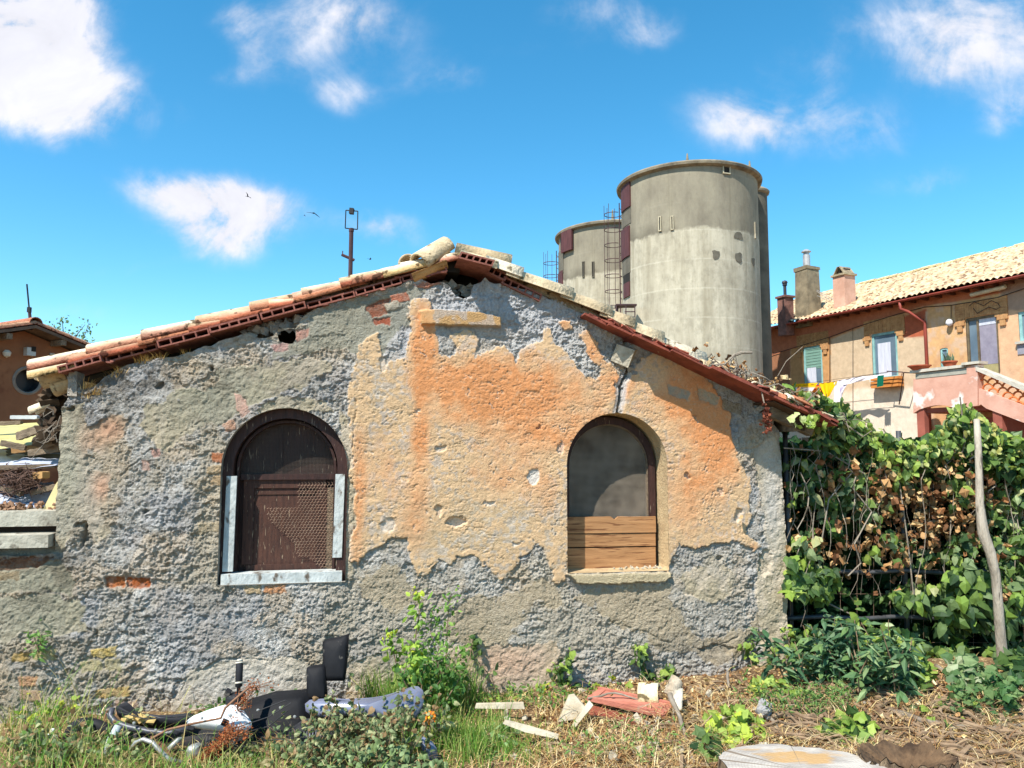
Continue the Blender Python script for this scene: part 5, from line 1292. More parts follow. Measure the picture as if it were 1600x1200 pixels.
mb = MB(); mb.frame_box(LP(a[0] + .09, .16, b[1] + .1), LD_ * .1, LN * .01, Vector((0, 0, .12))); mb.build('box_vent', M_dark, o)
a = lsz(7, 554); mb = MB(); mb.lathe(LP(a[0], .1, a[1]), [(0, -.08), (.07, -.04), (.09, .04), (.04, .1), (0, .1)], 10); mb.build('wall_lamp', M_cap, lh)
a = lsz(80, 556); mb = MB(); mb.box(LP(a[0], .05, a[1]), (.08, .08, .12)); mb.build('wall_bracket', M_cap, lh)
# antenna rod on the left house
b = LP(0, .3, zr_ - .1); t = thing('antenna_mast', b, 'thin dark rod antenna on the ridge of the brown house', 'antenna')
mb = MB(); tp = at(42, 444, b.y); mb.tube([b, b + (tp - b) * .45], .035, 6); mb.build('mast', M_iron, t)
mb = MB(); mb.tube([b + (tp - b) * .42, tp], .018, 6); mb.box(b + (tp - b) * .44, (.07, .07, .12)); mb.build('whip', M_black, t)
# tree far behind
M_bark = mat('bark', S(110, 92, 72), S(80, 66, 52), scale=6, rough=.95, bump=.5, bscale=20)
Tb = at(105, 545, 34.0); Tb.z = 0; tr = thing('tree', Tb, 'thin pale green tree top showing behind the brown house roof', 'tree')
ztop = at(105, 500, 34.0).z; mb = MB(); limbs = []
mb.tube([Tb, Tb + Vector((.1, 0, ztop * .5)), Tb + Vector((0, 0, ztop * .8))], [.14, .1, .06], 8)
for k in range(12):
    a = Tb + Vector((0, 0, ztop * random.uniform(.5, .8))); e = Tb + Vector((random.uniform(-1.1, 1.1), random.uniform(-1, 1), ztop * random.uniform(.8, 1.0))); mb.tube([a, (a + e) / 2 + Vector((0, 0, .15)), e], [.04, .025, .01], 5); limbs.append((a, e))
mb.build('trunk', M_bark, tr)
mb = MB(); P = []
for a, e in limbs:
    for _ in range(38): q = a + (e - a) * random.uniform(.45, 1.05); P.append(q + Vector((random.gauss(0, .16), random.gauss(0, .16), random.gauss(0, .14))))
P = np.array(P); n = len(P); leaves(mb, OVAL, P, RNG.normal(0, 1, (n, 3)) + [0, 0, -.3], RNG.normal(0, 1, (n, 3)) + [0, -.5, .8], RNG.uniform(.1, .18, n), pick([S(120, 150, 96), S(140, 170, 110), S(96, 128, 84)], n)); mb.build('crown', M_leaf_plain, tr)

# ================================================================== terrace wall top and the heap left of the shed
lowt = thing('terrace_wall', WP(wuz(40, 830)[0], .2, 0), 'low terrace with two pale concrete ledges beside the shed corner', 'wall')
mb = MB(); uA, zA = wuz(-420, 866); uB, zB = wuz(90, 862)
z_l0 = wuz(40, 856, -.06)[1]; z_l1 = wuz(40, 836, -.06)[1]; z_u0 = wuz(40, 824)[1]; z_u1 = wuz(40, 800)[1]
mb.frame_box(WP(uA, -.07, z_l0), E * (uB - uA - .03), NI * .5, Vector((0, 0, z_l1 - z_l0))); mb.build('lower_ledge', M_concrete, lowt)
mb = MB(); mb.frame_box(WP(uA, .06, z_u0), E * (uB - uA - .02), NI * .5, Vector((0, 0, z_u1 - z_u0))); mb.build('upper_ledge', M_concrete, lowt)
mb = MB(); mb.frame_box(WP(uA, .14, z_l1), E * (uB - uA - .01), NI * .4, Vector((0, 0, z_u0 - z_l1))); mb.build('gap_course', mat('dark_gap_course', S(60, 46, 38), rough=1), lowt)  # recessed dark strip in the gap between the two ledges
mb = MB(); mb.frame_box(WP(uA, .10, 0), E * (uB - uA), NI * 2.6, Vector((0, 0, z_l0 - .01))); mb.frame_box(WP(uA, .57, z_l0), E * (uB - uA), NI * 2.1, Vector((0, 0, z_u1 - z_l0 - .06))); mb.build('fill', M_greyplaster, lowt)
ZT = z_u1 - .06
def wz(px, py, y): u, z = wuz(px, py, y); return WP(u, y, z)
GH = 'salvaged junk heaped on the low terrace'
def sheetgrid(name, corners, m, label, cat, wave=0.0, nw=6, thick=0, noise=0.0, n=40, rows=14, seed=1):
    """sheet through four 3-D corners (bl, br, tr, tl) with corrugation or crumple"""
    bl_, br_, tr_, tl_ = [Vector(c) for c in corners]; nn = (br_ - bl_).cross(tl_ - bl_).normalized(); mb = MB(); vs = []
    for r in range(rows + 1):
        for c in range(n + 1):
            u, v = c / n, r / rows; p = bl_ * (1 - u) * (1 - v) + br_ * u * (1 - v) + tr_ * u * v + tl_ * (1 - u) * v
            h = wave * math.sin(2 * math.pi * nw * v)
            if noise: h += noise * (float(fbm(u * 5, v * 5 + seed, 4, seed)) - .5) * 2; p = p + Vector((noise * .3 * (float(vnoise(u * 6, v * 6, seed + 4)) - .5), 0, 0))
            vs.append(p + nn * h)
    m_ = n + 1; mb.add(vs, [(r * m_ + c, r * m_ + c + 1, (r + 1) * m_ + c + 1, (r + 1) * m_ + c) for r in range(rows) for c in range(n)])
    o = mb.build(name, m, None, smooth=True); return tag(o, label, cat, GH)
M_yel = mat('yellow_fibreglass', S(204, 196, 136), S(186, 174, 108), scale=3, rough=.4, trans=.2)
M_sheetpale = mat('pale_yellow_top', S(232, 222, 160), S(216, 202, 130), scale=3, rough=.5)
M_tarp = mat('grey_white_tarp', S(190, 194, 206), S(158, 164, 180), scale=3, rough=.55)
sheetgrid('roof_sheet', [wz(-160, 712, .9), wz(62, 694, .7), wz(62, 660, 1.5), wz(-160, 672, 1.7)], M_yel, 'yellow corrugated plastic sheet resting on top of the heap', 'roofing sheet', wave=.02, nw=3)
sheetgrid('roof_sheet', [wz(-160, 722, .8), wz(90, 690, .5), wz(92, 676, .9), wz(-160, 690, 1.2)], M_yel, 'narrow yellow sheet under the broken grey plank', 'roofing sheet', wave=.014, nw=2)
sheetgrid('corrugated_sheet', [wz(10, 716, 1.05), wz(94, 716, .55), wz(94, 698, 1.0), wz(10, 700, 1.4)], mat('dark_bitumen_sheet', S(52, 54, 62), S(38, 40, 46), rough=.5), 'dark corrugated sheet below the yellow ones', 'roofing sheet', wave=.012, nw=4)
sheetgrid('tarpaulin', [wz(-160, 735, .5), wz(92, 724, .35), wz(92, 708, 1.3), wz(-160, 702, 1.4)], M_tarp, 'crumpled white tarpaulin strip near the top of the heap', 'tarpaulin', noise=.07, seed=5)
sheetgrid('tarpaulin', [wz(-160, 806, .3), wz(78, 802, .3), wz(84, 745, .75), wz(-160, 738, 1.0)], M_tarp, 'creased grey tarpaulin behind the upper concrete ledge', 'tarpaulin', noise=.10, seed=9, n=60, rows=24)
mb = MB(); mb.prism([wz(66, 798, .22), wz(90, 798, .22), wz(90, 752, .22), wz(86, 758, .22)], NI * .03); tag(mb.build('board', mat('cream_board', S(232, 214, 160), S(216, 196, 140), rough=.7, scale=4), None), 'cream triangular board end leaning by the shed corner', 'board', GH)
def plank(name, x0, y0, d0, x1, y1, d1, w, th, m, label, cat='plank', group=GH, roll=0.0):
    a, b = wz(x0, y0, d0), wz(x1, y1, d1); ax = (b - a); up = Vector((0, 0, 1)); side = ax.cross(up).normalized(); up = side.cross(ax).normalized()
    q = Matrix.Rotation(roll, 3, ax.normalized()); side = q @ side; up = q @ up
    mb = MB(); n = 10; vs = []
    for i in range(n + 1):
        c = a + ax * (i / n)
        ww = w * (1 + .08 * math.sin(i * 2.3)) * (1 if 0 < i < n else random.uniform(.7, .95))
        for sx, sz in ((-1, -1), (1, -1), (1, 1), (-1, 1)): vs.append(c + side * (sx * th / 2) + up * (sz * ww / 2))
    fs = [(4 * i + k, 4 * i + (k + 1) % 4, 4 * i + 4 + (k + 1) % 4, 4 * i + 4 + k) for i in range(n) for k in range(4)] + [(3, 2, 1, 0), (4 * n, 4 * n + 1, 4 * n + 2, 4 * n + 3)]
    mb.add(vs, fs); o = mb.build(name, m, None); return tag(o, label, cat, group)
plank('plank', 28, 682, .55, 62, 670, .45, .055, .03, M_oldwood, 'broken grey plank end on the yellow sheet')
plank('plank', 64, 696, .4, 90, 684, .35, .06, .04, M_oldwood, 'short weathered plank butting against the shed corner')
plank('plank', -120, 734, .45, 88, 728, .4, .03, .05, M_oldwood, 'long thin timber across the heap under the white tarpaulin')
plank('plank', 20, 703, .6, 70, 697, .6, .05, .05, mat('ochre_wood', S(170, 132, 86), S(140, 104, 66), scale=5, rough=.9), 'ochre timber beneath the yellow sheets')
plank('plank', 38, 745, .5, 72, 742, .35, .045, .05, mat('tan_wood', S(190, 150, 96), S(160, 122, 76), scale=5, rough=.9), 'tan timber stub behind the brushwood')
plank('metal_pipe', 18, 652, 1.6, 60, 652, 1.5, .03, .03, M_steel, 'short pale metal tube sticking out above the heap', 'pipe')
a = wuz(52, 648, .3); b = wuz(84, 634, .3); axx, upp = slope_frame(a, b); mb = MB(); halfpipe(mb, WP(a[0], .3, a[1]), axx, upp, math.dist(a, b), .06, .055, .014, CREAM[0], CREAM[2], 9); tag(mb.build('roof_tile', M_tile, None, smooth=True), 'pale roof tile poking out of the debris at the shed eave', 'roof tile')
for (x0, y0, d0, x1, y1, d1, w_, lab) in ((2, 692, .5, 40, 700, .5, .04, 'thin grey lath sticking out under the broken plank'), (-40, 664, 1.1, 34, 660, 1.0, .03, 'slim timber on top of the wide yellow sheet'), (46, 708, .5, 94, 700, .4, .045, 'brown board end beneath the yellow sheets by the corner'), (0, 762, .42, 34, 772, .36, .03, 'pale slat slanting behind the twig bundle'), (50, 770, .4, 88, 760, .36, .035, 'grey slat between the tarpaulin and the cream board'), (-30, 796, .3, 60, 797, .28, .025, 'flat lath lying along the upper concrete ledge')):
    plank('plank', x0, y0, d0, x1, y1, d1, w_, .03, M_oldwood, lab)
mb = MB()
for i in range(120):
    px = random.uniform(-40, 92); c = wz(px, random.uniform(786, 799), random.uniform(.15, .4)); mb.box(c, (random.uniform(.01, .04), .02, .012), (random.random() * 3, random.random() * 3, random.random() * 3), jit=.004)
tag(mb.build('crumbled_tile', mat('orange_crumble', S(160, 124, 96), S(110, 84, 64), scale=20, rough=1), None), 'crumbled orange brown rubble along the upper ledge', 'rubble', None, 'stuff')
mb = MB()
for i in range(70):
    px = random.uniform(62, 98); py = random.uniform(612, 690); d = random.uniform(.25, .5); mb.box(wz(px + (690 - py) * .1, py, d), (random.uniform(.03, .12), .05, .035), (random.random() * 3, random.random() * 3, random.random() * 3), jit=.012)
tag(mb.build('rubble_heap', mat('dark_rotten_debris', S(96, 78, 60), S(60, 48, 38), scale=9, rough=1), None), 'dark rotten debris spilling out under the left eave', 'rubble', None, 'stuff')
mb = MB()
for i in range(420):
    px, py = random.gauss(30, 15), 752 + random.gauss(0, 9); c = wz(px, py, random.uniform(.3, .6)); d = Vector((random.uniform(-1, 1), random.uniform(-1, .4), random.uniform(-.5, .7))).normalized() * random.uniform(.03, .09)
    mb.tube([c - d, c + Vector((0, 0, .01)), c + d], [.002, .003, .0015], 3, False)
tag(mb.build('brushwood_bundle', mat('red_brown_twigs', S(116, 92, 80), S(84, 64, 56), scale=9, rough=1), None), 'rounded bundle of dry brown twigs on the grey tarpaulin', 'brushwood', GH)
mb = MB()
for i in range(9):
    x, y = random.uniform(80, 98), random.uniform(640, 680); p = wz(x, y, .05); pts = [p]
    for k in range(5): pts.append(pts[-1] + Vector((random.uniform(-.05, .03), random.uniform(-.03, .03), random.uniform(-.07, .03))))
    mb.tube(pts, [.003, .003, .0025, .002, .002, .0015], 5)
tag(mb.build('dry_stems', M_greybranch, None), 'tangle of dry vine stems hanging at the left shed corner', 'stems')

# ================================================================== lamp pole on the roof, birds
b = at(547, 440, 7.5); b.z -= .4; tp = at(549, 328, 7.5)
t = thing('lamp_pole', b, 'rusty pole with an empty rectangular frame rising behind the shed roof', 'pole')
k = 7.5 / 1180; mb = MB(); mid = at(549, 358, 7.5); mb.tube([b, mid], .022, 8); mb.tube([at(549, 362, 7.5), at(549, 357, 7.5)], .026, 8); mb.build('post', M_iron, t)
mb = MB(); fr = [at(x, y, 7.5) for x, y in ((539.5, 356.5), (540.5, 328.5), (559, 330), (558.5, 358.5), (539.5, 356.5))]
for p, q in zip(fr[:-1], fr[1:]): mb.tube([p, q], .006, 5)
mb.build('frame', M_black, t)
mb = MB(); mb.box(at(549.5, 330, 7.5), (.042, .05, .056), (0, .1, 0)); mb.build('lamp_head', M_black, t)
mb = MB(); mb.tube([at(534, 398, 7.5), at(553.5, 406.5, 7.5)], .015, 6); mb.tube([at(535, 399, 7.5), at(535.5, 392, 7.5)], .006, 4); mb.build('cross_bar', M_iron, t)
M_bird = mat('dark_plumage', S(52, 48, 48), S(36, 34, 34), rough=.8)
def bird(px, py, Y, yaw, roll, flap, label, sc_=1.0):
    mb = MB(); s = .11 * sc_
    prof = [(0, -1.0, .02), (0, -.8, .14), (0, -.4, .24), (0, .1, .26), (0, .6, .16), (0, 1.0, .06), (0, 1.5, .02)]
    vs = []; n = 8
    for x, y, r in prof:
        for q in range(n): vs.append((r * math.cos(2 * math.pi * q / n), y, r * .9 * math.sin(2 * math.pi * q / n)))
    fs = [(i * n + q, i * n + (q + 1) % n, (i + 1) * n + (q + 1) % n, (i + 1) * n + q) for i in range(len(prof) - 1) for q in range(n)]
    mb.add(vs, fs)
    for sx in (-1, 1):
        w = [(sx * .2, -.5, .1), (sx * 1.2, -.75, .1 + flap), (sx * 2.4, .1, .1 + flap * 1.7), (sx * 1.1, .0, .1 + flap), (sx * .2, .35, .1)]
        mb.add(w + [(a, b_, c - .04) for a, b_, c in w], [(0, 1, 3, 4), (1, 2, 3), (9, 8, 6, 5), (8, 7, 6), (0, 5, 6, 1), (1, 6, 7, 2), (2, 7, 8, 3), (3, 8, 9, 4)])
        mb.add([(sx * .02, 1.2, .02), (sx * .32, 2.1, .02), (sx * .12, 1.6, .02), (sx * .02, 1.2, -.03), (sx * .32, 2.1, -.03), (sx * .12, 1.6, -.03)], [(0, 1, 2), (5, 4, 3), (0, 3, 4, 1), (1, 4, 5, 2)])
    mb.v = [(x * s, y * s, z * s) for x, y, z in mb.v]
    o = mb.build('bird', M_bird, None, smooth=True); o.location = at(px, py, Y); o.rotation_euler = (.2, roll, yaw); return tag(o, label, 'bird', 'birds over the shed')
bird(387, 307, 30, 1.2, .5, .5, 'small dark bird in front of the middle cloud', .7)
bird(490, 333, 26, .6, .2, -.4, 'bird with spread wings between the cloud and the lamp pole')
bird(578, 405, 32, 1.9, .1, .2, 'tiny bird just above the roof, right of the lamp pole', .6)
bird(476, 337, 60, 1.4, .3, .3, 'faint distant bird closest to the cloud edge', .6)
# ================================================================== plants, litter, wreck
def gptv(px, py):
    px = np.asarray(px, float); py = np.asarray(py, float); x = (px - CX) / FPX; y = (CY - py) / FPX
    d = np.stack([x, CP - SP * y, SP + CP * y], 1); t = -1.6 / d[:, 2]; p = np.array(CAM) + d * t[:, None]
    for _ in range(3):
        z = gzf(p[:, 0], p[:, 1]); p = np.array(CAM) + d * ((z - 1.6) / d[:, 2])[:, None]
    return p
def atv(px, py, Y):
    px = np.asarray(px, float); py = np.asarray(py, float); x = (px - CX) / FPX; y = (CY - py) / FPX
    d = np.stack([x, CP - SP * y, SP + CP * y], 1); return np.array(CAM) + d * (np.asarray(Y) / d[:, 1])[:, None]
U = lambda a, b, n: RNG.uniform(a, b, n)
M_leaf = mat('leaf_green', (1, 1, 1), (.78, .8, .74), scale=24, rough=.56, attr=True, trans=.36, spec=.32)
M_deadleaf = mat('dead_leaf', (1, 1, 1), (.7, .66, .6), scale=20, rough=.9, attr=True, trans=.15, spec=.1)
M_grass = mat('grass_blade', (1, 1, 1), (.85, .85, .8), scale=12, rough=.6, attr=True, trans=.35, spec=.25)
M_straw = mat('straw', (1, 1, 1), (.8, .76, .7), scale=20, rough=.85, attr=True, trans=.15, spec=.15)
M_twig = mat('twig_bark', S(150, 126, 100), S(110, 88, 66), scale=12, rough=.95)
IVYG = [S(94, 120, 58), S(74, 102, 52), S(116, 140, 70), S(60, 86, 50), S(108, 130, 82)]
IVYL = [S(150, 174, 76), S(170, 190, 92), S(130, 158, 70)]
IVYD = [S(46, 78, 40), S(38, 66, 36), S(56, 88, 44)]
DEAD = [S(188, 148, 102), S(160, 114, 76), S(210, 178, 130), S(122, 86, 60)]
SUNW = np.array([-.35, -.6, .72])

def scatter(mb, n, tmpl, P, size, cols, face=SUNW, spread=.6, hang=(0, 0, -.5), hs=.8, jit=.15):
    nrm = np.array(face) + RNG.normal(0, spread, (n, 3)); al = np.array(hang) + RNG.normal(0, hs, (n, 3)); leaves(mb, tmpl, P, al, nrm, size, pick(cols, n, jit))

# ---- grass and straw -----------------------------------------------------------
mb = MB()
def tufts(px, py, rx, ry, nt, per, length, cols, wid=.006, lean=.35, sub=0.035):
    a = U(0, 2 * math.pi, nt); r = np.sqrt(U(0, 1, nt)); X = px + rx * r * np.cos(a); Y = np.minimum(py + ry * r * np.sin(a), 1255)
    P = np.repeat(gptv(X, Y), per, 0) + RNG.normal(0, sub, (nt * per, 3)) * [1, 1, 0]; P[:, 2] = gzf(P[:, 0], P[:, 1]) - .01; n = len(P)
    wallside = (P[:, :3] - P0N) @ NIN; P = P[wallside < -.02]; n = len(P)
    blades(mb, P, RNG.normal(0, lean, (n, 3)) * [1, 1, 0], length * U(.45, 1.15, n), wid * U(.6, 1.3, n), pick(cols, n), U(.3, .9, n)[:, None])
GR = [S(112, 156, 60), S(96, 140, 54), S(138, 176, 76), S(150, 170, 92), S(176, 178, 104)]
tufts(660, 1095, 90, 26, 60, 22, .34, GR); tufts(690, 1085, 50, 14, 20, 14, .5, GR, lean=.45); tufts(700, 1150, 95, 45, 75, 20, .22, GR); tufts(620, 1090, 60, 14, 26, 20, .34, GR); tufts(760, 1180, 90, 40, 40, 14, .16, GR)
DRYG = [S(206, 186, 130), S(190, 170, 110), S(176, 176, 110)]
tufts(60, 1180, 110, 50, 50, 10, .26, GR + DRYG, lean=.6); tufts(200, 1215, 120, 26, 44, 9, .22, GR + DRYG, lean=.6); tufts(380, 1222, 100, 20, 40, 8, .2, GR + DRYG, lean=.6); tufts(30, 1120, 60, 24, 16, 7, .24, GR + DRYG, lean=.6); tufts(520, 1225, 120, 25, 22, 7, .16, GR + DRYG, lean=.6)
tufts(110, 1130, 90, 30, 26, 2, .5, GR + DRYG, wid=.005, lean=.5); tufts(60, 1160, 80, 30, 24, 2, .55, GR + DRYG, wid=.005, lean=.5); tufts(200, 1210, 140, 20, 20, 2, .42, GR + DRYG, wid=.005, lean=.5); tufts(280, 1130, 60, 16, 8, 2, .4, DRYG, wid=.004, lean=.5)
tufts(880, 1160, 90, 40, 26, 8, .1, GR); tufts(1150, 1180, 120, 30, 18, 7, .09, GR); tufts(800, 1090, 60, 14, 18, 10, .12, GR); tufts(1240, 1105, 60, 22, 20, 9, .1, GR)
for px, py, n in ((410, 1195, 18), (440, 1190, 14), (320, 1200, 10), (155, 1190, 16), (240, 1198, 8)): tufts(px, py, 18, 8, 2, max(3, n // 2), .36, GR[1:], wid=.005, lean=.35)
tag(mb.build('grass', M_grass, None), 'uneven green grass tufts along the foot of the wall', 'grass', None, 'stuff')
mb = MB(); n = 21000; X = U(-60, 1660, n); Yp = 1040 + 215 * U(0, 1, n) ** .9
dens_ = .25 + .75 * sstep(X, 720, 900); dens_ *= np.where(Yp < 1085, sstep(X, 1150, 1250) * .5 + .1, 1); k = RNG.uniform(0, 1, n) < dens_ * sstep(fbm(X / 60, Yp / 30, 3, 77), .3, .5)
P = gptv(X[k], Yp[k]); P[:, 2] += U(.0, .025, len(P)); ws = (P - P0N) @ NIN; P = P[(ws < -.03) | (P[:, 0] > 2.1)]; n = len(P)
STR = [S(222, 200, 146), S(206, 180, 122), S(190, 158, 104), S(236, 218, 172), S(168, 128, 84), S(150, 110, 74)]
blades(mb, P, norm(RNG.normal(0, 1, (n, 3)) * [1, 1, 0]) * U(.8, 2.2, n)[:, None], U(.04, .13, n), U(.002, .0055, n), pick(STR, n, .2), .85)
n = 6500; X = U(840, 1660, n); Yp = U(1050, 1250, n); P = gptv(X, Yp); P[:, 2] += U(.0, .02, n); ws = (P - P0N) @ NIN; P = P[(ws < -.03) | (P[:, 0] > 2.1)]; n = len(P)
leaves(mb, CRUMP, P, RNG.normal(0, 1, (n, 3)) * [1, 1, .3], np.array([0, 0, 1]) + RNG.normal(0, .4, (n, 3)), U(.012, .045, n), pick(DEAD + STR[1:], n, .25))
tag(mb.build('straw_litter', M_straw, None), 'dry straw and brown leaf litter covering the ground on the right', 'straw', None, 'stuff')
mb = MB()
for i in range(620):
    px = random.choice([random.uniform(860, 1640), random.uniform(1200, 1640)]); py = random.uniform(1060, 1235); p = gpt(px, py)
    if (p - P0).dot(NI) > -.05 and p.x < 2.1: continue
    a = random.uniform(0, 6.3) if px < 1250 else random.gauss(-.35, .5); L = random.uniform(.05, .32); pts = []
    for k in range(5):
        q = p + Vector((math.cos(a), math.sin(a), 0)) * L * (k / 4 - .5); q.z = gz(q.x, q.y) + .012 + random.uniform(0, .02); a += random.uniform(-.25, .25); pts.append(q)
    r = random.uniform(.002, .007) * (1.5 if random.random() < .12 else 1); mb.tube(pts, [r, r, r * .9, r * .7, r * .5], 5)
for i in range(170):
    px = random.choice([random.uniform(1040, 1640), random.uniform(1260, 1640)]); py = random.uniform(1075, 1240); p = gpt(px, py)
    if (p - P0).dot(NI) > -.1 and p.x < 2.1: continue
    a = random.gauss(-.25, .7); L = random.uniform(.18, .6); pts = []
    for k in range(8):
        q = p + Vector((math.cos(a), math.sin(a), 0)) * L * (k / 7 - .5); q.z = gz(q.x, q.y) + .02 + abs(random.gauss(0, .018)); a += random.uniform(-.22, .22); pts.append(q)
    r = random.choice((.004, .006, .008, .011, .014)); mb.tube(pts, [r * (1.1 - .09 * k) for k in range(8)], 6)
tag(mb.build('fallen_twigs', M_twig, None), 'fallen grey brown twigs strewn over the litter', 'twigs', None, 'stuff')

# ---- bigger dead branches ------------------------------------------------------
def branch(pts, rad, label, m=None, cat='branch', lift=.02, Y=None):
    q = []
    for i, p in enumerate(pts):
        if len(p) == 2: w = gpt(*p); w.z += lift
        else: w = at(*p)
        q.append(w)
    # resample with wobble
    out = []
    for a, b in zip(q[:-1], q[1:]):
        for k in range(4): out.append(a + (b - a) * (k / 4) + Vector((random.gauss(0, .004), random.gauss(0, .004), random.gauss(0, .004))))
    out.append(q[-1]); n = len(out); rr = [rad * (1.1 - .6 * i / n) * random.uniform(.88, 1.12) for i in range(n)]
    mb = MB(); mb.tube(out, rr, 7); return tag(mb.build('dead_branch', m or M_greybranch, None, smooth=True), label, cat, 'dead branches on the ground')
branch([(1046, 1085, 4.55), (1062, 1120, 4.4), (1072, 1160), (1085, 1198)], .014, 'pale branch running down from the broken tiles towards the stump')
branch([(1137, 1052, 4.9), (1139, 1080, 4.8), (1139, 1110)], .009, 'short pale stick standing upright by the wall')
branch([(1205, 1098), (1196, 1108), (1196, 1120), (1210, 1135), (1214, 1150)], .016, 'twisted grey root with an elbow bend right of the upright stick')
branch([(920, 1090, 4.75), (960, 1082, 4.72), (1005, 1096, 4.7), (1045, 1112, 4.6)], .007, 'thin arched vine stem crossing over the red tile')
branch([(1310, 1088), (1335, 1092), (1352, 1104)], .016, 'brown branch stub under the dark shrub')
branch([(1390, 1115), (1430, 1128), (1480, 1140), (1520, 1142)], .018, 'long half buried grey branch in the brown litter')
branch([(1455, 1038, 5.4), (1470, 1050), (1492, 1062)], .016, 'pale forked branch end beside the crooked post')
branch([(1540, 1150), (1560, 1140), (1600, 1138), (1650, 1140)], .014, 'grey branch lying farthest to the right')
branch([(1120, 1105), (1160, 1100), (1230, 1108), (1290, 1105)], .007, 'thin dry stem trailing along the wall foot')
branch([(1534, 1130), (1536, 1090, 5.0), (1541, 1060, 5.0)], .006, 'slim pale dead stalk standing in the litter, right side')

# ---- tile and board scraps ----------------------------------------------------
GS = 'broken tiles and boards at the wall foot'
mb = MB(); ctr = gpt(985, 1112); L_, W_ = .5, .17; d = (gpt(1046, 1126) - gpt(922, 1098)); d.z = 0; ang = math.atan2(d.y, d.x)
mb.box((0, 0, .012), (L_, W_, .02), col=(1, 1, 1), jit=.003); mb.box((0, W_ / 2 - .012, .026), (L_ * .98, .022, .014)); mb.box((0, -W_ / 2 + .012, .026), (L_ * .98, .022, .014)); mb.box((-.21, 0, .024), (.03, W_ * .8, .008))
o = mb.build('pan_tile', mat('salmon_pan_tile', S(190, 122, 102), S(164, 98, 80), scale=7, rough=.85, bump=.3, speck=(S(150, 128, 108), 14, .64)), None); o.location = ctr + Vector((0, 0, .042)); o.rotation_euler = (R(5), R(1), ang * .75); tag(o, 'salmon red flat roof tile lying under dry stems', 'roof tile', GS)
mb = MB(); mb.box((0, 0, 0), (.42, .12, .02), jit=.006); o = mb.build('pan_tile', M_redpaint, None); o.location = gpt(975, 1124) + Vector((0, 0, .008)); o.rotation_euler = (R(4), R(2), ang * .6); tag(o, 'darker red tile half hidden beneath the salmon tile', 'roof tile', GS)
def shard(name, pts, Y, th, m, label, cat, tilt=0.0):
    q = [at(x, y, Y + tilt * (1140 - y) / 100) for x, y in pts]; mb = MB(); mb.prism(q, Vector((.0, th, 0))); return tag(mb.build(name, m, None), label, cat, GS)
M_shard = mat('bleached_tile', S(198, 186, 162), S(160, 146, 122), scale=7, rough=.95, bump=.4, bscale=40)
shard('roof_tile', [(872, 1128), (889, 1088), (898, 1086), (917, 1108), (900, 1124)], 4.52, .03, M_shard, 'pale broken tile propped up, left of the salmon tile', 'roof tile', .25)
shard('lath', [(894, 1134), (899, 1136), (927, 1102), (921, 1095)], 4.42, .015, M_shard, 'thin pale lath leaning beside the propped tile', 'lath', .3)
shard('lath', [(786, 1131), (790, 1126), (832, 1137), (873, 1149), (871, 1155), (820, 1144)], 4.22, .02, M_shard, 'bleached lath lying in the grass below the propped tile', 'lath', .1)
shard('board', [(742, 1107), (744, 1101), (818, 1099), (820, 1108)], 4.55, .03, M_shard, 'short whitish board end beneath the trailing ivy', 'board', .1)
mb = MB()
halfpipe(mb, at(1000, 1088, 4.75), Vector((.9, -.3, .1)), (0, -.4, 1), .12, .08, .075, .015, S(226, 206, 160), S(236, 220, 180), 9); tag(mb.build('roof_tile', M_tile, None, smooth=True), 'small cream tile fragment behind the salmon tile', 'roof tile', GS)
mb = MB(); halfpipe(mb, at(1064, 1118, 4.5), Vector((.18, .62, .42)), (-.9, -.3, .5), .15, .05, .05, .014, S(206, 196, 176), S(222, 212, 194), 9, span=2.0); tag(mb.build('roof_tile', M_tile, None, smooth=True), 'grey white curved tile piece standing at the right end of the salmon tile', 'roof tile', GS)
shard('roof_tile', [(1040, 1074), (1048, 1066), (1066, 1071), (1062, 1081), (1066, 1088), (1050, 1092)], 4.72, .02, M_shard, 'pale flat tile shard upright behind the curved white piece', 'roof tile', .2)
mb = MB(); halfpipe(mb, at(1040, 1095, 4.7), Vector((.3, .5, .3)), (.2, -1, -.4), .16, .07, .06, .014, S(196, 176, 150), S(206, 190, 166), 9); tag(mb.build('roof_tile', M_tile, None, smooth=True), 'whitish tile shard wedged against the wall foot', 'roof tile', GS)
mb = MB()
for i in range(70):
    p = gpt(random.uniform(760, 1250), random.uniform(1075, 1190)); s = random.uniform(.012, .04)
    if (p - P0).dot(NI) > -.06: continue
    mb.box(p + Vector((0, 0, s * .3)), (s * 1.3, s, s * .8), (random.random() * 3, random.random() * 3, random.random() * 3), jit=s * .25)
tag(mb.build('stone_chips', M_stone, None), 'pale stone and plaster chips scattered in the litter', 'chips', None, 'stuff')
mb = MB(); c = gpt(1195, 1120); mb.lathe((0, 0, 0), [(.0, -.05), (.03, -.045), (.05, -.02), (.055, .01), (.04, .035), (.02, .05), (0, .052)], 9); mb.v = [tuple(c + Vector((0, 0, .04)) + Vector(p) * (.8 + .9 * (float(vnoise(p[0] * 45 + 5, p[1] * 45 + p[2] * 60, 3)) - .5))) for p in mb.v]; tag(mb.build('stone', mat('grey_stone', S(160, 158, 156), S(130, 128, 126), scale=8, rough=.95, bump=.5), None), 'fist sized grey stone beside the twisted root', 'stone')

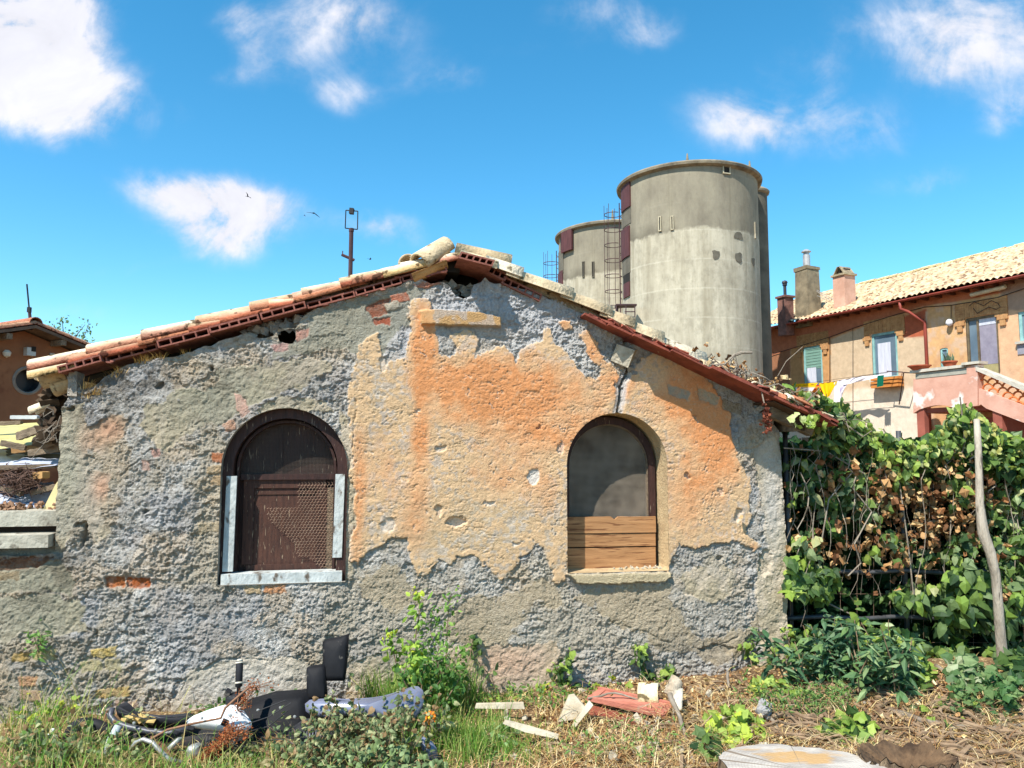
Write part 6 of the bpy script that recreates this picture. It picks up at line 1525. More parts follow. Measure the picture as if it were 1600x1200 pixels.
# ---- stumps ----------------------------------------------------------------
def stump(cx, cy, rx, ry, ztop, label, topm, barkm, seed, flat=True):
    t = thing('tree_stump', (cx, cy, 0), label, 'tree stump', 'cut tree stumps'); n = 72
    prof = [(1 + .05 * math.sin(3 * a + seed) + .03 * math.sin(7 * a + seed * 2) + .05 * (float(vnoise(a * 3, seed)) - .5)) for a in np.linspace(0, 2 * math.pi, n, endpoint=False)]
    mb = MB(); vs = []; rows = 9
    for r in range(rows + 1):
        f = r / rows
        for k in range(n):
            a = 2 * math.pi * k / n; e = prof[k] * (1.12 - .12 * f) + .05 * (float(vnoise(a * 16, seed + r * .35)) - .5) + .03 * (float(vnoise(a * 40, r * .7)) - .5)
            zz = -.05 + (ztop + .05) * f + (0 if flat else f * .10 * (float(fbm(a * 9, seed + 3, 4)) - .5))
            vs.append((cx + rx * e * math.cos(a), cy + ry * e * math.sin(a), zz))
    mb.add(vs, [(r * n + k, r * n + (k + 1) % n, (r + 1) * n + (k + 1) % n, (r + 1) * n + k) for r in range(rows) for k in range(n)]); mb.build('bark', barkm, t)
    top = vs[-n:]; mb = MB(); tv = []; ring = 8
    for j in range(ring + 1):
        f = 1 - j / ring
        for k in range(n): x, y, z = top[k]; tv.append((cx + (x - cx) * f, cy + (y - cy) * f, z * f + ztop * (1 - f) + .004 + .012 * (float(fbm(x * f * 9, y * f * 9, 3, seed)) - .5) - (0 if flat else .11 * (1 - f))))
    mb.add(tv, [(j * n + k, j * n + (k + 1) % n, (j + 1) * n + (k + 1) % n, (j + 1) * n + k) for j in range(ring) for k in range(n)]); mb.build('cut_face', topm, t, smooth=True)
    return t
M_cut = mat('bleached_cut_wood', S(190, 182, 170), S(150, 142, 134), scale=5, rough=.9, bump=.35, bscale=40, stretch=(1, 2.4, 1), speck=(S(184, 148, 100), 3.2, .56))
def add_rings(m, scale, dist, col, amt):
    nt = m.node_tree; N = nt.nodes; L = nt.links; bs = N['Principled BSDF']; old = bs.inputs['Base Color'].links[0].from_socket
    tc = N.new('ShaderNodeTexCoord'); wv = N.new('ShaderNodeTexWave'); wv.wave_type = 'RINGS'; wv.rings_direction = 'Z'; wv.inputs['Scale'].default_value = scale; wv.inputs['Distortion'].default_value = dist; wv.inputs['Detail'].default_value = 4; wv.inputs['Detail Scale'].default_value = 1.5; L.new(tc.outputs['Object'], wv.inputs['Vector'])
    sp = N.new('ShaderNodeSeparateXYZ'); L.new(tc.outputs['Object'], sp.inputs[0]); at2 = N.new('ShaderNodeMath'); at2.operation = 'ARCTAN2'; L.new(sp.outputs['Y'], at2.inputs[0]); L.new(sp.outputs['X'], at2.inputs[1])
    nz = N.new('ShaderNodeTexNoise'); nz.noise_dimensions = '1D'; nz.inputs['Scale'].default_value = 5.5; nz.inputs['Detail'].default_value = 3; L.new(at2.outputs[0], nz.inputs['W'])
    lt = N.new('ShaderNodeMapRange'); lt.inputs['From Min'].default_value = .69; lt.inputs['From Max'].default_value = .72; L.new(nz.outputs['Fac'], lt.inputs['Value'])
    mx = N.new('ShaderNodeMath'); mx.operation = 'MULTIPLY'; L.new(wv.outputs['Fac'], mx.inputs[0]); mx.inputs[1].default_value = amt
    ad = N.new('ShaderNodeMath'); ad.operation = 'MAXIMUM'; L.new(mx.outputs[0], ad.inputs[0]); L.new(lt.outputs['Result'], ad.inputs[1])
    mi = N.new('ShaderNodeMix'); mi.data_type = 'RGBA'; L.new(ad.outputs[0], mi.inputs['Factor']); L.new(old, mi.inputs['A']); mi.inputs['B'].default_value = (*col, 1); L.new(mi.outputs['Result'], bs.inputs['Base Color'])
add_rings(M_cut, 22, 5, S(124, 110, 94), .22)
M_cut2 = mat('rotten_cut_wood', S(112, 88, 64), S(58, 44, 32), scale=9, rough=1, bump=.7, bscale=50)
M_sbark = mat('ridged_bark', S(146, 124, 98), S(62, 48, 36), scale=9, rough=1, bump=.8, bscale=50, stretch=(4, 4, .8))
q = hit(1218, 1164, (0, 0, .17), (0, 0, 1)); stump(q.x, q.y - .30, .365, .30, .17, 'wide pale cut stump with a smooth bleached top', M_cut, M_sbark, 1.3)
q = hit(1385, 1158, (0, 0, .2), (0, 0, 1)); stump(q.x + .02, q.y - .14, .19, .15, .2, 'small dark stump with ridged bark and a rotten top', M_cut2, M_sbark, 4.1, False) if False else stump(q.x + .03, q.y - .13, .22, .16, .19, 'small dark stump with ridged bark and a rotten top', M_cut2, M_sbark, 4.1, False)

# ---- scooter wreck --------------------------------------------------------------
M_blk = mat('black_plastic', S(26, 26, 29), S(18, 18, 20), scale=6, rough=.68, spec=.2, bump=.05, speck=(S(80, 76, 70), 30, .66))
M_blkm = mat('matt_black_plastic', S(40, 40, 44), S(28, 28, 30), scale=6, rough=.7, speck=(S(90, 84, 76), 24, .64))
M_whitep = mat('white_plastic', S(232, 232, 230), S(214, 214, 212), scale=5, rough=.3, spec=.5, coat=.3, speck=(S(170, 164, 154), 20, .66))
M_greyp = mat('grey_blue_plastic', S(122, 126, 146), S(96, 100, 118), scale=4, rough=.22, spec=.6, coat=.6, speck=(S(150, 146, 140), 22, .66))
M_gtube = mat('dark_grey_tube', S(92, 92, 98), S(66, 66, 70), scale=8, rough=.45, metal=.4)
M_rusty = mat('rusty_tube', S(150, 112, 86), S(110, 76, 54), scale=12, rough=.8)
M_palem = mat('dull_alloy', S(186, 186, 182), S(150, 150, 146), scale=8, rough=.45, metal=.5)
def dome(mb, pts, Y, bulge, th=.02, rings=5, tilt=0.0, crisp=False):
    """shell over a closed outline: bulges towards the viewer's side, with a rim of thickness th"""
    q = []
    for i in range(len(pts)):                                # round the outline
        a, b = pts[i], pts[(i + 1) % len(pts)]
        q += [a, ((a[0] + b[0]) / 2, (a[1] + b[1]) / 2)] if crisp else [(a[0] * .8 + b[0] * .2, a[1] * .8 + b[1] * .2), ((a[0] + b[0]) / 2, (a[1] + b[1]) / 2), (a[0] * .2 + b[0] * .8, a[1] * .2 + b[1] * .8)]
    ym = max(p[1] for p in pts); w = [at(x, y, Y + tilt * (ym - y) / 100) for x, y in q]; c = sum(w, Vector()) / len(w); n = len(w); vs = []
    for j in range(rings + 1):
        f = 1 - j / rings
        for p in w: vs.append(c + (p - c) * f + Vector((0, -bulge * (1 - f ** 2.2), bulge * .35 * (1 - f * f))))
    fs = [(j * n + k, j * n + (k + 1) % n, (j + 1) * n + (k + 1) % n, (j + 1) * n + k) for j in range(rings) for k in range(n)]
    k0 = len(vs); vs += [p + Vector((0, th, -.003)) for p in w]; fs += [(k, k0 + k, k0 + (k + 1) % n, (k + 1) % n) for k in range(n)] + [tuple(range(k0, k0 + n))]
    mb.add(vs, fs)
b = at(320, 1190, 4.2); b.z = 0
sco = thing('scooter_wreck', b, 'wrecked scooter lying on its side in the grass, black and white body panels', 'scooter')
mb = MB(); dome(mb, [(352, 1124), (378, 1103), (420, 1091), (474, 1087), (477, 1100), (477, 1122), (470, 1150), (452, 1178), (420, 1215), (350, 1220), (338, 1170)], 4.30, .03, .14, tilt=.18, crisp=True); mb.build('rear_fairing', M_blk, sco, smooth=True)
mb = MB(); dome(mb, [(440, 1150), (475, 1128), (520, 1140), (560, 1165), (560, 1210), (450, 1225)], 4.36, .05, .1); mb.build('underside', M_blkm, sco, smooth=True)
mb = MB(); dome(mb, [(290, 1125), (320, 1113), (345, 1105), (370, 1106), (392, 1138), (374, 1148), (330, 1142), (294, 1136)], 4.17, .06, .05, tilt=.1); mb.build('side_panel', M_whitep, sco, smooth=True)
mb = MB(); dome(mb, [(180, 1104), (188, 1103), (206, 1121), (245, 1125), (292, 1120), (294, 1134), (240, 1138), (200, 1132), (184, 1120)], 4.30, .04, .08); mb.build('seat', M_blkm, sco, smooth=True)
mb = MB(); dome(mb, [(190, 1134), (240, 1142), (300, 1142), (345, 1150), (350, 1200), (290, 1225), (200, 1225), (178, 1180)], 4.36, .05, .1); mb.build('engine_cover', M_blkm, sco, smooth=True)
mb = MB(); mb.tube([at(x, y, d) for x, y, d in ((176, 1106, 4.26), (172, 1118, 4.24), (180, 1129, 4.22), (200, 1136, 4.2), (232, 1143, 4.19), (262, 1146, 4.19), (294, 1139, 4.2))], [.014, .017, .018, .018, .017, .016, .015], 9); mb.build('handlebar', M_gtube, sco, smooth=True)
mb = MB(); mb.tube([at(x, y, d) for x, y, d in ((185, 1134, 4.18), (176, 1152, 4.15), (168, 1168, 4.13), (162, 1184, 4.12))], [.020, .024, .022, .018], 9); mb.build('fork_cover', mat('grey_white_plastic', S(196, 204, 206), S(170, 178, 180), rough=.5), sco, smooth=True)
mb = MB(); mb.tube([at(x, y, d) for x, y, d in ((206, 1172, 4.08), (230, 1158, 4.08), (262, 1140, 4.1), (300, 1131, 4.1), (345, 1122, 4.1), (352, 1106, 4.1), (368, 1092, 4.12), (389, 1074, 4.15))], .0065, 6); mb.build('cable_stay', M_rusty, sco, smooth=True)
mb = MB(); mb.tube([at(x, y, d) for x, y, d in ((202, 1174, 4.06), (212, 1160, 4.06), (224, 1155, 4.06), (238, 1160, 4.05), (250, 1173, 4.04), (262, 1186, 4.04), (285, 1192, 4.05))], [.01, .011, .011, .012, .012, .013, .013], 8); mb.build('exhaust_pipe', M_palem, sco, smooth=True)
mb = MB(); mb.tube([at(256, 1178, 4.1), at(285, 1150, 4.14)], .014, 8); mb.build('shock_absorber', M_palem, sco, smooth=True)
mb = MB(); dome(mb, [(290, 1168), (310, 1162), (314, 1184), (294, 1190)], 4.06, .02, .04); mb.build('lamp_housing', M_palem, sco)
mb = MB()
for px, py in ((284, 1146), (297, 1141), (272, 1147), (352, 1128)): mb.box(at(px, py, 4.14), (.03, .03, .025), (.3, .4, .2), jit=.004)
mb.build('clamp', M_blkm, sco)
mb = MB(); ec = at(330, 1168, 4.12); er = Euler((.3, .2, .35)).to_matrix()
for k in range(7): mb.box(ec + er @ Vector((-.05 + k * .016, 0, 0)), (.007, .085, .075), er, jit=.001)
mb.box(ec + er @ Vector((.08, .01, -.005)), (.06, .09, .08), er, jit=.006); mb.build('engine_fins', mat('greasy_alloy', S(96, 92, 88), S(58, 55, 52), scale=20, rough=.55, metal=.4), sco)
for px, py, d in ((212, 1128, 4.19), (246, 1139, 4.16), (405, 1108, 4.2), (440, 1104, 4.2), (462, 1118, 4.21), (318, 1120, 4.1), (362, 1116, 4.1)):
    mb = MB(); mb.lathe((0, 0, 0), [(0, -.006), (.007, -.006), (.009, 0), (.006, .005), (0, .006)], 8); c_ = at(px, py, d); mb.v = [tuple(c_ + Vector((p[0], p[2] * -1 - .02, p[1]))) for p in mb.v]; mb.build('bolt', M_palem, sco)
mb = MB()
for k in range(14): mb.box(at(random.uniform(196, 236), random.uniform(1118, 1128), random.uniform(4.22, 4.28)), (random.uniform(.02, .04), .03, random.uniform(.012, .025)), (random.random(), random.random(), random.random()), jit=.008)
mb.build('torn_foam', mat('yellowed_foam', S(196, 170, 110), S(160, 132, 80), scale=20, rough=1), sco)
for k in range(9):
    x0, y0 = random.uniform(180, 420), random.uniform(1130, 1175); pts = [(x0, y0)]
    for j in range(4): pts.append((pts[-1][0] + random.uniform(-10, 38), pts[-1][1] + random.uniform(-16, 18)))
    dd = random.uniform(4.06, 4.2); mb = MB(); mb.tube([at(x, y, dd + random.gauss(0, .01)) for x, y in pts], random.choice((.0022, .003, .005)), 5); mb.build('cable', random.choice((M_black, M_black, M_gtube)), sco, smooth=True)
mb = MB()
for k in range(5): q0 = at(236 + k * 5, 1150 + k * 3, 4.1); mb.tube([q0, q0 + Vector((.05, -.01, -.07))], .005, 6)
mb.build('foot_peg', M_rusty, sco)
# grip and switch box
mb = MB(); g0, g1 = at(372.5, 1084, 4.3), at(374.5, 1033, 4.36); mb.tube([g0, g0 + (g1 - g0) * .2, g0 + (g1 - g0) * .22, g0 + (g1 - g0) * .95, g1], [.010, .010, .019, .02, .018], 12); gr = mb.build('grip', M_blkm, sco, smooth=True)
mb = MB()
for f in (.30, .92): mb.tube([g0 + (g1 - g0) * f, g0 + (g1 - g0) * (f + .05)], .022, 12)
mb.tube([g1, g1 + (g1 - g0) * .06], [.018, .012], 12); mb.build('grip_ring', mat('cream_ring', S(214, 206, 186), S(190, 180, 160), rough=.5), gr, smooth=True)
mb = MB(); dome(mb, [(352, 1086), (378, 1083), (379, 1103), (353, 1106)], 4.28, .03, .06); mb.box(at(356, 1082, 4.28), (.03, .03, .03), (.2, .5, .1)); mb.build('switch_box', M_blkm, sco)
mb = MB(); s0_, s1x = at(466, 1154, 4.17), at(496, 1151, 4.17); ax = (s1x - s0_); u1 = ax.orthogonal().normalized(); u2 = ax.normalized().cross(u1)
mb.tube([s0_ + ax * (k / 72) + (u1 * math.cos(k * .55) + u2 * math.sin(k * .55)) * .03 for k in range(73)], .006, 6); mb.build('spring', M_gtube, sco, smooth=True)
mb = MB(); mb.tube([s0_ - ax * .2, s1x + ax * .2], .012, 8); mb.build('spring_rod', M_palem, sco, smooth=True)
mb = MB(); wc = at(150, 1165, 4.38); mb.lathe((0, 0, 0), [(.12, -.03), (.15, -.035), (.185, -.02), (.19, 0), (.185, .02), (.15, .035), (.12, .03), (.12, -.03)], 28); mb.v = [tuple(wc + Euler((R(-62), R(18), 0)).to_matrix() @ Vector(p)) for p in mb.v]; wh = mb.build('tyre', M_blkm, sco, smooth=True)
mb = MB(); mb.lathe((0, 0, 0), [(.0, -.02), (.04, -.02), (.05, -.01), (.12, -.02), (.12, .02), (.05, .01), (.04, .025), (0, .025)], 20); mb.v = [tuple(wc + Euler((R(-62), R(18), 0)).to_matrix() @ Vector(p)) for p in mb.v]; mb.build('rim', M_palem, wh)
for pts in (((300, 1170, 4.1), (360, 1140, 4.08), (420, 1120, 4.08), (455, 1098, 4.1), (446, 1094, 4.1), (400, 1112, 4.1)), ((392, 1142, 4.12), (420, 1135, 4.1), (450, 1110, 4.1)), ((440, 1156, 4.15), (470, 1152, 4.12), (520, 1150, 4.12)), ((190, 1150, 4.1), (215, 1190, 4.08), (240, 1205, 4.06)), ((185, 1112, 4.2), (230, 1124, 4.18), (290, 1118, 4.16))):
    mb = MB(); mb.tube([at(*p) for p in pts], .0028, 5); mb.build('cable', M_black, sco)
for pts, Y, label in (([(504, 1003), (512, 999), (528, 997), (543, 992), (541, 1030), (537, 1064), (505, 1064)], 4.66, 'tall black plastic panel leaning on the wall'), ([(479, 1044), (486, 1042), (506, 1040), (509, 1094), (479, 1094)], 4.6, 'shorter black plastic panel in front of the tall one')):
    mb = MB(); dome(mb, pts, Y, .02, .05, tilt=.12, crisp=True); tag(mb.build('plastic_panel', M_blk, None, smooth=True), label, 'plastic panel', 'loose scooter panels')
mb = MB(); dome(mb, [(476, 1096), (505, 1093), (545, 1094), (590, 1091), (625, 1081), (650, 1072), (662, 1082), (660, 1108), (640, 1134), (600, 1124), (555, 1118), (508, 1122), (478, 1115)], 4.34, .045, .03, rings=7, tilt=.2); tag(mb.build('mudguard', M_greyp, None, smooth=True), 'long shiny grey blue plastic bodywork half hidden by weeds', 'mudguard', 'loose scooter panels')
mb = MB(); dome(mb, [(655, 1150), (680, 1165), (686, 1195), (670, 1215), (660, 1180)], 4.1, .02, .03); tag(mb.build('plastic_panel', M_greyp, None, smooth=True), 'small grey plastic scrap below the orange flower', 'plastic panel', 'loose scooter panels')
mb = MB()
for px, py in ((68, 1145), (76, 1150), (82, 1142), (72, 1156), (86, 1152), (34, 1172)): c = at(px, py, 4.3); mb.lathe(c, [(0, -.014), (.012, -.009), (.016, 0), (.012, .01), (0, .014)], 8)
tag(mb.build('white_scraps', mat('white_scrap', S(226, 226, 222), S(196, 196, 192), rough=.6), None), 'little white foam scraps left of the scooter', 'scraps', None, 'stuff')

# ---- ivy thicket on the wire fence ------------------------------------------------
fen = thing('wire_fence', at(1400, 1040, 5.75) * 1, 'wire fence with grey pipe rails buried in ivy, right of the shed', 'fence'); fen.location.z = 0
FY = lambda px: 5.72 + (px - 1225) * .0007
def fp(px, py, o=0.0): return at(px, py, FY(px) + o)
for y, x0, x1 in ((893, 1232, 1680), (965, 1226, 1680), (760, 1230, 1680)):
    mb = MB(); mb.tube([fp(x, y + 2 * math.sin(x)) for x in range(x0, x1, 60)], .017 if y > 800 else .01, 8); mb.build('rail', mat('grey_pipe', S(96, 96, 98), S(70, 70, 72), rough=.5, metal=.4) if y == 893 else bpy.data.materials['grey_pipe'], fen, smooth=True)
for x in (1238, 1420, 1640): mb = MB(); a = fp(x, 1040, .04); mb.tube([Vector((a.x, a.y, -.1)), Vector((a.x, a.y, 1.75))], .02, 8); mb.build('post', bpy.data.materials['grey_pipe'], fen, smooth=True)
mb = MB()
for k in range(16): x = 1235 + k * 26; mb.tube([fp(x, 700, .02), fp(x, 1030, .02)], .0016, 3, False)
for k in range(9): mb.tube([fp(1232, 700 + k * 38, .02), fp(1650, 700 + k * 38, .02)], .0016, 3, False)
mb.build('wire_mesh', M_wire, fen)
bf = fp(1400, 1040, 1.5); t_ = thing('ivy_backing', (bf.x, bf.y, 0), 'added dark boards behind the ivy thicket, keeping light out', 'fence')
mb = MB(); M_dboard = mat('dark_backing_boards', S(44, 38, 32), S(30, 26, 22), rough=.95, scale=4)
for k in range(26): mb.box((1.95 + k * .2, 7.45 + random.uniform(-.01, .01), .85), (.19, .025, 1.7 + random.uniform(-.06, .06)))  # unseen dark boards added to block light and view behind the ivy
mb.build('boards', M_dboard, t_); mb = MB(); mb.box((4.5, 7.5, 1.3), (5.2, .06, .08)); mb.box((4.5, 7.5, .4), (5.2, .06, .08)); mb.build('rail', M_dboard, t_)

topc = [(1222, 668), (1262, 690), (1290, 645), (1312, 633), (1335, 650), (1362, 672), (1392, 690), (1432, 700), (1452, 690), (1478, 668), (1497, 636), (1520, 648), (1548, 668), (1580, 690), (1620, 694), (1660, 690)]
def topy(x): return np.interp(x, [p[0] for p in topc], [p[1] for p in topc])
b = fp(1400, 1040, -.05); b.z = 0
ivy = thing('ivy', b, 'ivy thicket smothering the fence right of the shed, partly withered', 'ivy')
mb = MB()
def ivfield(n, x0, x1, dy0, y1, o0, o1, dens, size, cols, tm=IVY, spread=.55, seed=1, hang=(0, -.15, -.8)):
    X = U(x0, x1, n); T = topy(X) + dy0; Y = T + (y1 - T) * U(0, 1, n); k = (Y > T) & (fbm(X / 34, Y / 30, 3, seed) + RNG.normal(0, .05, n) > 1 - dens(X, Y)); X, Y = X[k], Y[k]; n = len(X)
    if n == 0: return
    lump = (fbm(X / 60, Y / 50, 3, seed + 5) - .5) * .5
    P = atv(X, Y, 5.72 + (X - 1225) * .0007 + U(o0, o1, n) - lump * .4); scatter(mb, n, tm, P, U(size[0], size[1], n), cols, spread=spread, hang=hang, hs=.55)
cen = lambda X, Y, a, b_, rx, ry: np.exp(-(((X - a) / rx) ** 2 + ((Y - b_) / ry) ** 2))
main = lambda X, Y: np.clip(.36 + .42 * np.exp(-((Y - topy(X) - 10) / 48) ** 2) * sstep(X, 1260, 1300) + .28 * cen(X, Y, 1400, 720, 60, 40) + .22 * cen(X, Y, 1350, 800, 50, 60) + .34 * cen(X, Y, 1275, 905, 46, 26) + .3 * cen(X, Y, 1500, 950, 90, 60) + .34 * cen(X, Y, 1590, 760, 50, 90) + .22 * cen(X, Y, 1560, 900, 60, 60)
                          - .30 * cen(X, Y, 1350, 925, 70, 40) - .16 * cen(X, Y, 1250, 730, 30, 40) - .16 * cen(X, Y, 1450, 790, 50, 50) - .2 * cen(X, Y, 1290, 965, 60, 16), 0, 1)
ivfield(3300, 1226, 1665, -4, 1050, -.16, .10, main, (.04, .10), IVYG + [S(140, 160, 112), S(170, 176, 130)], seed=11); ivfield(3300, 1226, 1665, -4, 1050, -.16, .10, main, (.045, .105), IVYG + IVYL[:2] + [S(156, 170, 120), S(190, 190, 136)], tm=ROUND, seed=11)
ivfield(3600, 1265, 1665, -10, 830, -.22, .0, lambda X, Y: main(X, Y) * np.exp(-np.maximum(0, Y - topy(X) - 20) / 40), (.035, .085), IVYL + IVYG[:3] + [S(196, 200, 130), S(186, 180, 100)], tm=ROUND, seed=12)
ivfield(1500, 1400, 1600, 230, 1040, -.3, -.12, lambda X, Y: .25 + .42 * cen(X, Y, 1500, 965, 80, 50), (.07, .13), IVYL[2:] + IVYG, tm=ROUND, seed=13)
ivfield(1200, 1228, 1345, 180, 960, -.25, -.1, lambda X, Y: .1 + .6 * cen(X, Y, 1270, 905, 40, 28), (.06, .11), IVYG + IVYL, seed=14)
ivfield(1500, 1228, 1440, 250, 1045, -.25, .15, lambda X, Y: .22 + .35 * sstep(Y, 940, 1010), (.045, .09), IVYG + IVYL[:2], tm=ROUND, seed=15)
mb.build('leaves', M_leaf, ivy)
mb = MB()
n = 7200; X = U(1226, 1700, n); T = topy(X) + 8; Y = T + (1050 - T) * U(0, 1, n); P = atv(X, Y, 5.72 + (X - 1225) * .0007 + U(.15, 1.0, n)); scatter(mb, n, IVY, P, U(.07, .12, n), IVYD, spread=.8)  # back leaves in darker greens, shade of the thicket's inside put into colour
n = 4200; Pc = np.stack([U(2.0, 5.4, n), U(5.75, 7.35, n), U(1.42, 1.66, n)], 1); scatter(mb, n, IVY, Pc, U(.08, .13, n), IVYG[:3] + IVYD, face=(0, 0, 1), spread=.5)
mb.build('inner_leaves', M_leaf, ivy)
mb = MB()
def dead(n, x, y, rx, ry, o0=-.2, o1=.02):
    n = int(n * .72); rx *= 1.15; ry *= 1.15
    X = RNG.normal(x, rx, n); Y = RNG.normal(y, ry, n); k = Y > topy(X) + 6; X, Y = X[k], Y[k]; scatter(mb, len(X), CRUMP, atv(X, Y, 5.72 + (X - 1225) * .0007 + U(o0, o1, len(X))), U(.04, .10, len(X)), DEAD, spread=.9, hs=.7, jit=.25)
for a in ((150, 1440, 770, 34, 10), (130, 1462, 800, 20, 26), (70, 1455, 835, 8, 14), (110, 1380, 745, 28, 34), (60, 1385, 800, 16, 24), (60, 1520, 780, 8, 30), (40, 1538, 782, 10, 8), (60, 1330, 730, 30, 30), (40, 1295, 735, 12, 24), (40, 1270, 850, 10, 12), (36, 1395, 880, 8, 12), (60, 1420, 730, 40, 16), (50, 1480, 720, 30, 12), (40, 1400, 850, 20, 10), (40, 1510, 820, 8, 14), (60, 1590, 930, 16, 16), (30, 1310, 860, 6, 20), (90, 1440, 740, 90, 40), (90, 1360, 800, 70, 70), (60, 1560, 860, 40, 60)): dead(*a)
mb.build('withered_leaves', M_deadleaf, ivy)
mb = MB()
for i in range(80):
    x = random.uniform(1235, 1620); y = float(topy(x)) + random.uniform(10, 120); L = random.uniform(60, 240); o = random.uniform(-.2, .1); pts = []; dx = 0
    for k in range(9): dx += random.gauss(0, 6); pts.append(fp(x + dx, min(1030, y + L * k / 8), o + random.gauss(0, .02)))
    r = random.choice((.0015, .002, .0025, .0035, .005)); mb.tube(pts, [r * (1.1 - .07 * k) for k in range(9)], 5)
for pts in (((1340, 690), (1330, 740), (1295, 780), (1283, 850)), ((1330, 760), (1362, 800), (1335, 850), (1345, 880), (1325, 900)), ((1400, 720), (1412, 800), (1420, 860), (1428, 935)), ((1500, 620), (1508, 690), (1500, 720)), ((1380, 670), (1392, 690)), ((1284, 938), (1330, 960), (1345, 1000)), ((1225, 700), (1290, 705), (1350, 740))):
    mb.tube([fp(x, y, -.16 + random.gauss(0, .02)) for x, y in pts], .0055, 6)
mb.build('stems', M_greybranch, ivy)
mb = MB(); pp_ = [(1526, 655, 5.52), (1528, 690, 5.5), (1530, 740, 5.48), (1531, 790, 5.47), (1536, 832, 5.46), (1547, 862, 5.45), (1555, 895, 5.45), (1559, 935, 5.46), (1562, 980, 5.48), (1567, 1035, 5.5), (1572, 1075, 5.5)]
mb.tube([at(*p) for p in pp_], [.020, .023, .025, .028, .038, .035, .031, .031, .033, .036, .042], 12); tag(mb.build('crooked_post', mat('pale_grey_limb', S(184, 172, 154), S(140, 128, 112), scale=5, rough=.9, bump=.6, bscale=26, stretch=(3, 3, .6), speck=(S(104, 94, 82), 9, .62)), None, smooth=True), 'crooked pale tree limb used as a post in front of the ivy', 'post')
mb = MB()
for k in range(6): z = .95 + .0; 
p0 = at(1226, 655, 5.5)

# ---- generic sprigs ------------------------------------------------------------------
def sprig(name, label, cat, paths, Y, nper, size, cols, tm=IVY, stemr=.003, spread=.6, jitp=.03, group=None, hang=(0, -.3, -.3), tops=None):
    """climbing or standing stems through photo points at distance Y, leaves along them"""
    b = at(*paths[0][0], Y if not callable(Y) else Y(paths[0][0][0])); b.z = 0; t = thing(name, b, label, cat, group); st = MB(); lf = MB()
    for path in paths:
        q = [at(x, y, Y if not callable(Y) else Y(x)) for x, y in path]; q = [a + Vector((random.gauss(0, .008), random.gauss(0, .02), 0)) for a in q]
        st.tube(q, [stemr * (1.2 - .6 * i / len(q)) for i in range(len(q))], 5); T = U(0, len(q) - 1.001, nper); P = []
        for s in T: i = int(s); P.append(q[i] + (q[i + 1] - q[i]) * (s - i))
        P = np.array(P) + RNG.normal(0, jitp, (nper, 3)); scatter(lf, nper, tm, P, U(size[0], size[1], nper), cols, spread=spread, hang=hang, hs=.9)
        if tops: m = 9; P = np.array(q[-1]) + RNG.normal(0, .018, (m, 3)); scatter(lf, m, tm, P, U(size[0] * .5, size[1] * .7, m), tops, spread=.7, hs=.9)
    st.build('stem', M_twig, t); lf.build('leaves', M_leaf, t); return t
def WY(px, off=.06): return hit(px, 1050, P0 - NI * off, NI).y
GI = 'ivy shoots at the wall foot'
sprig('ivy_shoot', 'ivy shoot climbing the wall right of the pink render patch', 'ivy', [[(880, 1085), (884, 1060), (886, 1035), (888, 1018)], [(880, 1085), (865, 1060), (868, 1040)], [(885, 1088), (905, 1080), (890, 1070)]], WY(880), 26, (.03, .065), IVYG + IVYL[:1], group=GI, tops=IVYL)
sprig('ivy_shoot', 'bushy ivy shoot behind the salmon tile', 'ivy', [[(1022, 1072), (1012, 1050), (1004, 1030), (996, 1012)], [(1022, 1074), (1035, 1060), (1048, 1052)], [(1020, 1076), (1030, 1068), (1040, 1078)]], WY(1020), 30, (.035, .075), IVYG + IVYL[:2], group=GI, tops=IVYL)
sprig('ivy_shoot', 'ivy shoot under the chipped corner of the wall', 'ivy', [[(1172, 1072), (1174, 1045), (1172, 1020), (1170, 1008)], [(1172, 1075), (1190, 1060), (1200, 1058)], [(1170, 1075), (1155, 1066), (1150, 1062)]], WY(1172), 28, (.035, .075), IVYL + IVYG[:2], group=GI, tops=IVYL)
sprig('ivy_shoot', 'slender ivy shoot on the very corner of the shed', 'ivy', [[(1222, 1075), (1218, 1050), (1216, 1025), (1212, 1015)], [(1225, 1075), (1232, 1030), (1234, 995), (1230, 985)]], WY(1215), 26, (.03, .06), IVYL + IVYG, group=GI, tops=IVYL)
sprig('ivy_shoot', 'thin ivy trail with few leaves left of the pink render patch', 'ivy', [[(775, 1088), (768, 1060), (752, 1040), (742, 1025), (735, 1008)], [(735, 1030), (733, 1016), (745, 1002)]], WY(760), 11, (.035, .06), IVYG, group=GI)
sprig('ivy_shoot', 'yellowing ivy runner between the two leafy shoots', 'ivy', [[(820, 1095), (850, 1080), (870, 1062)], [(930, 1085), (960, 1078), (975, 1070)]], WY(850), 16, (.035, .06), [S(190, 190, 60), S(176, 186, 70), S(150, 170, 60)], group=GI)
# patches of creeping ivy on the ground
def patch(label, px, py, rx, ry, n, size, cols, tm=IVY, cat='ivy', lift=(.02, .12), group='creeping ivy patches', name='ivy_patch'):
    a = U(0, 6.28, n); r = np.sqrt(U(0, 1, n)); P = gptv(px + rx * r * np.cos(a), np.minimum(py + ry * r * np.sin(a), 1260)); P[:, 2] += U(lift[0], lift[1], n) * (1.1 - r * .7)
    b = P.mean(0); t = thing(name, (b[0], b[1], 0), label, cat, group); mb = MB(); scatter(mb, n, tm, P, U(size[0], size[1], n), cols, face=(-.2, -.5, .9), spread=.45, hang=(0, -.5, -.1), hs=.9); mb.build('leaves', M_leaf, t)
    st = MB()
    for i in range(14):
        q = Vector(P[random.randrange(n)]); p2 = Vector((b[0] + random.gauss(0, .05), b[1] + random.gauss(0, .05), gz(b[0], b[1]))); st.tube([p2, (p2 + q) / 2 + Vector((0, 0, .02)), q], [.003, .0025, .0015], 4)
    st.build('stems', M_twig, t); return t
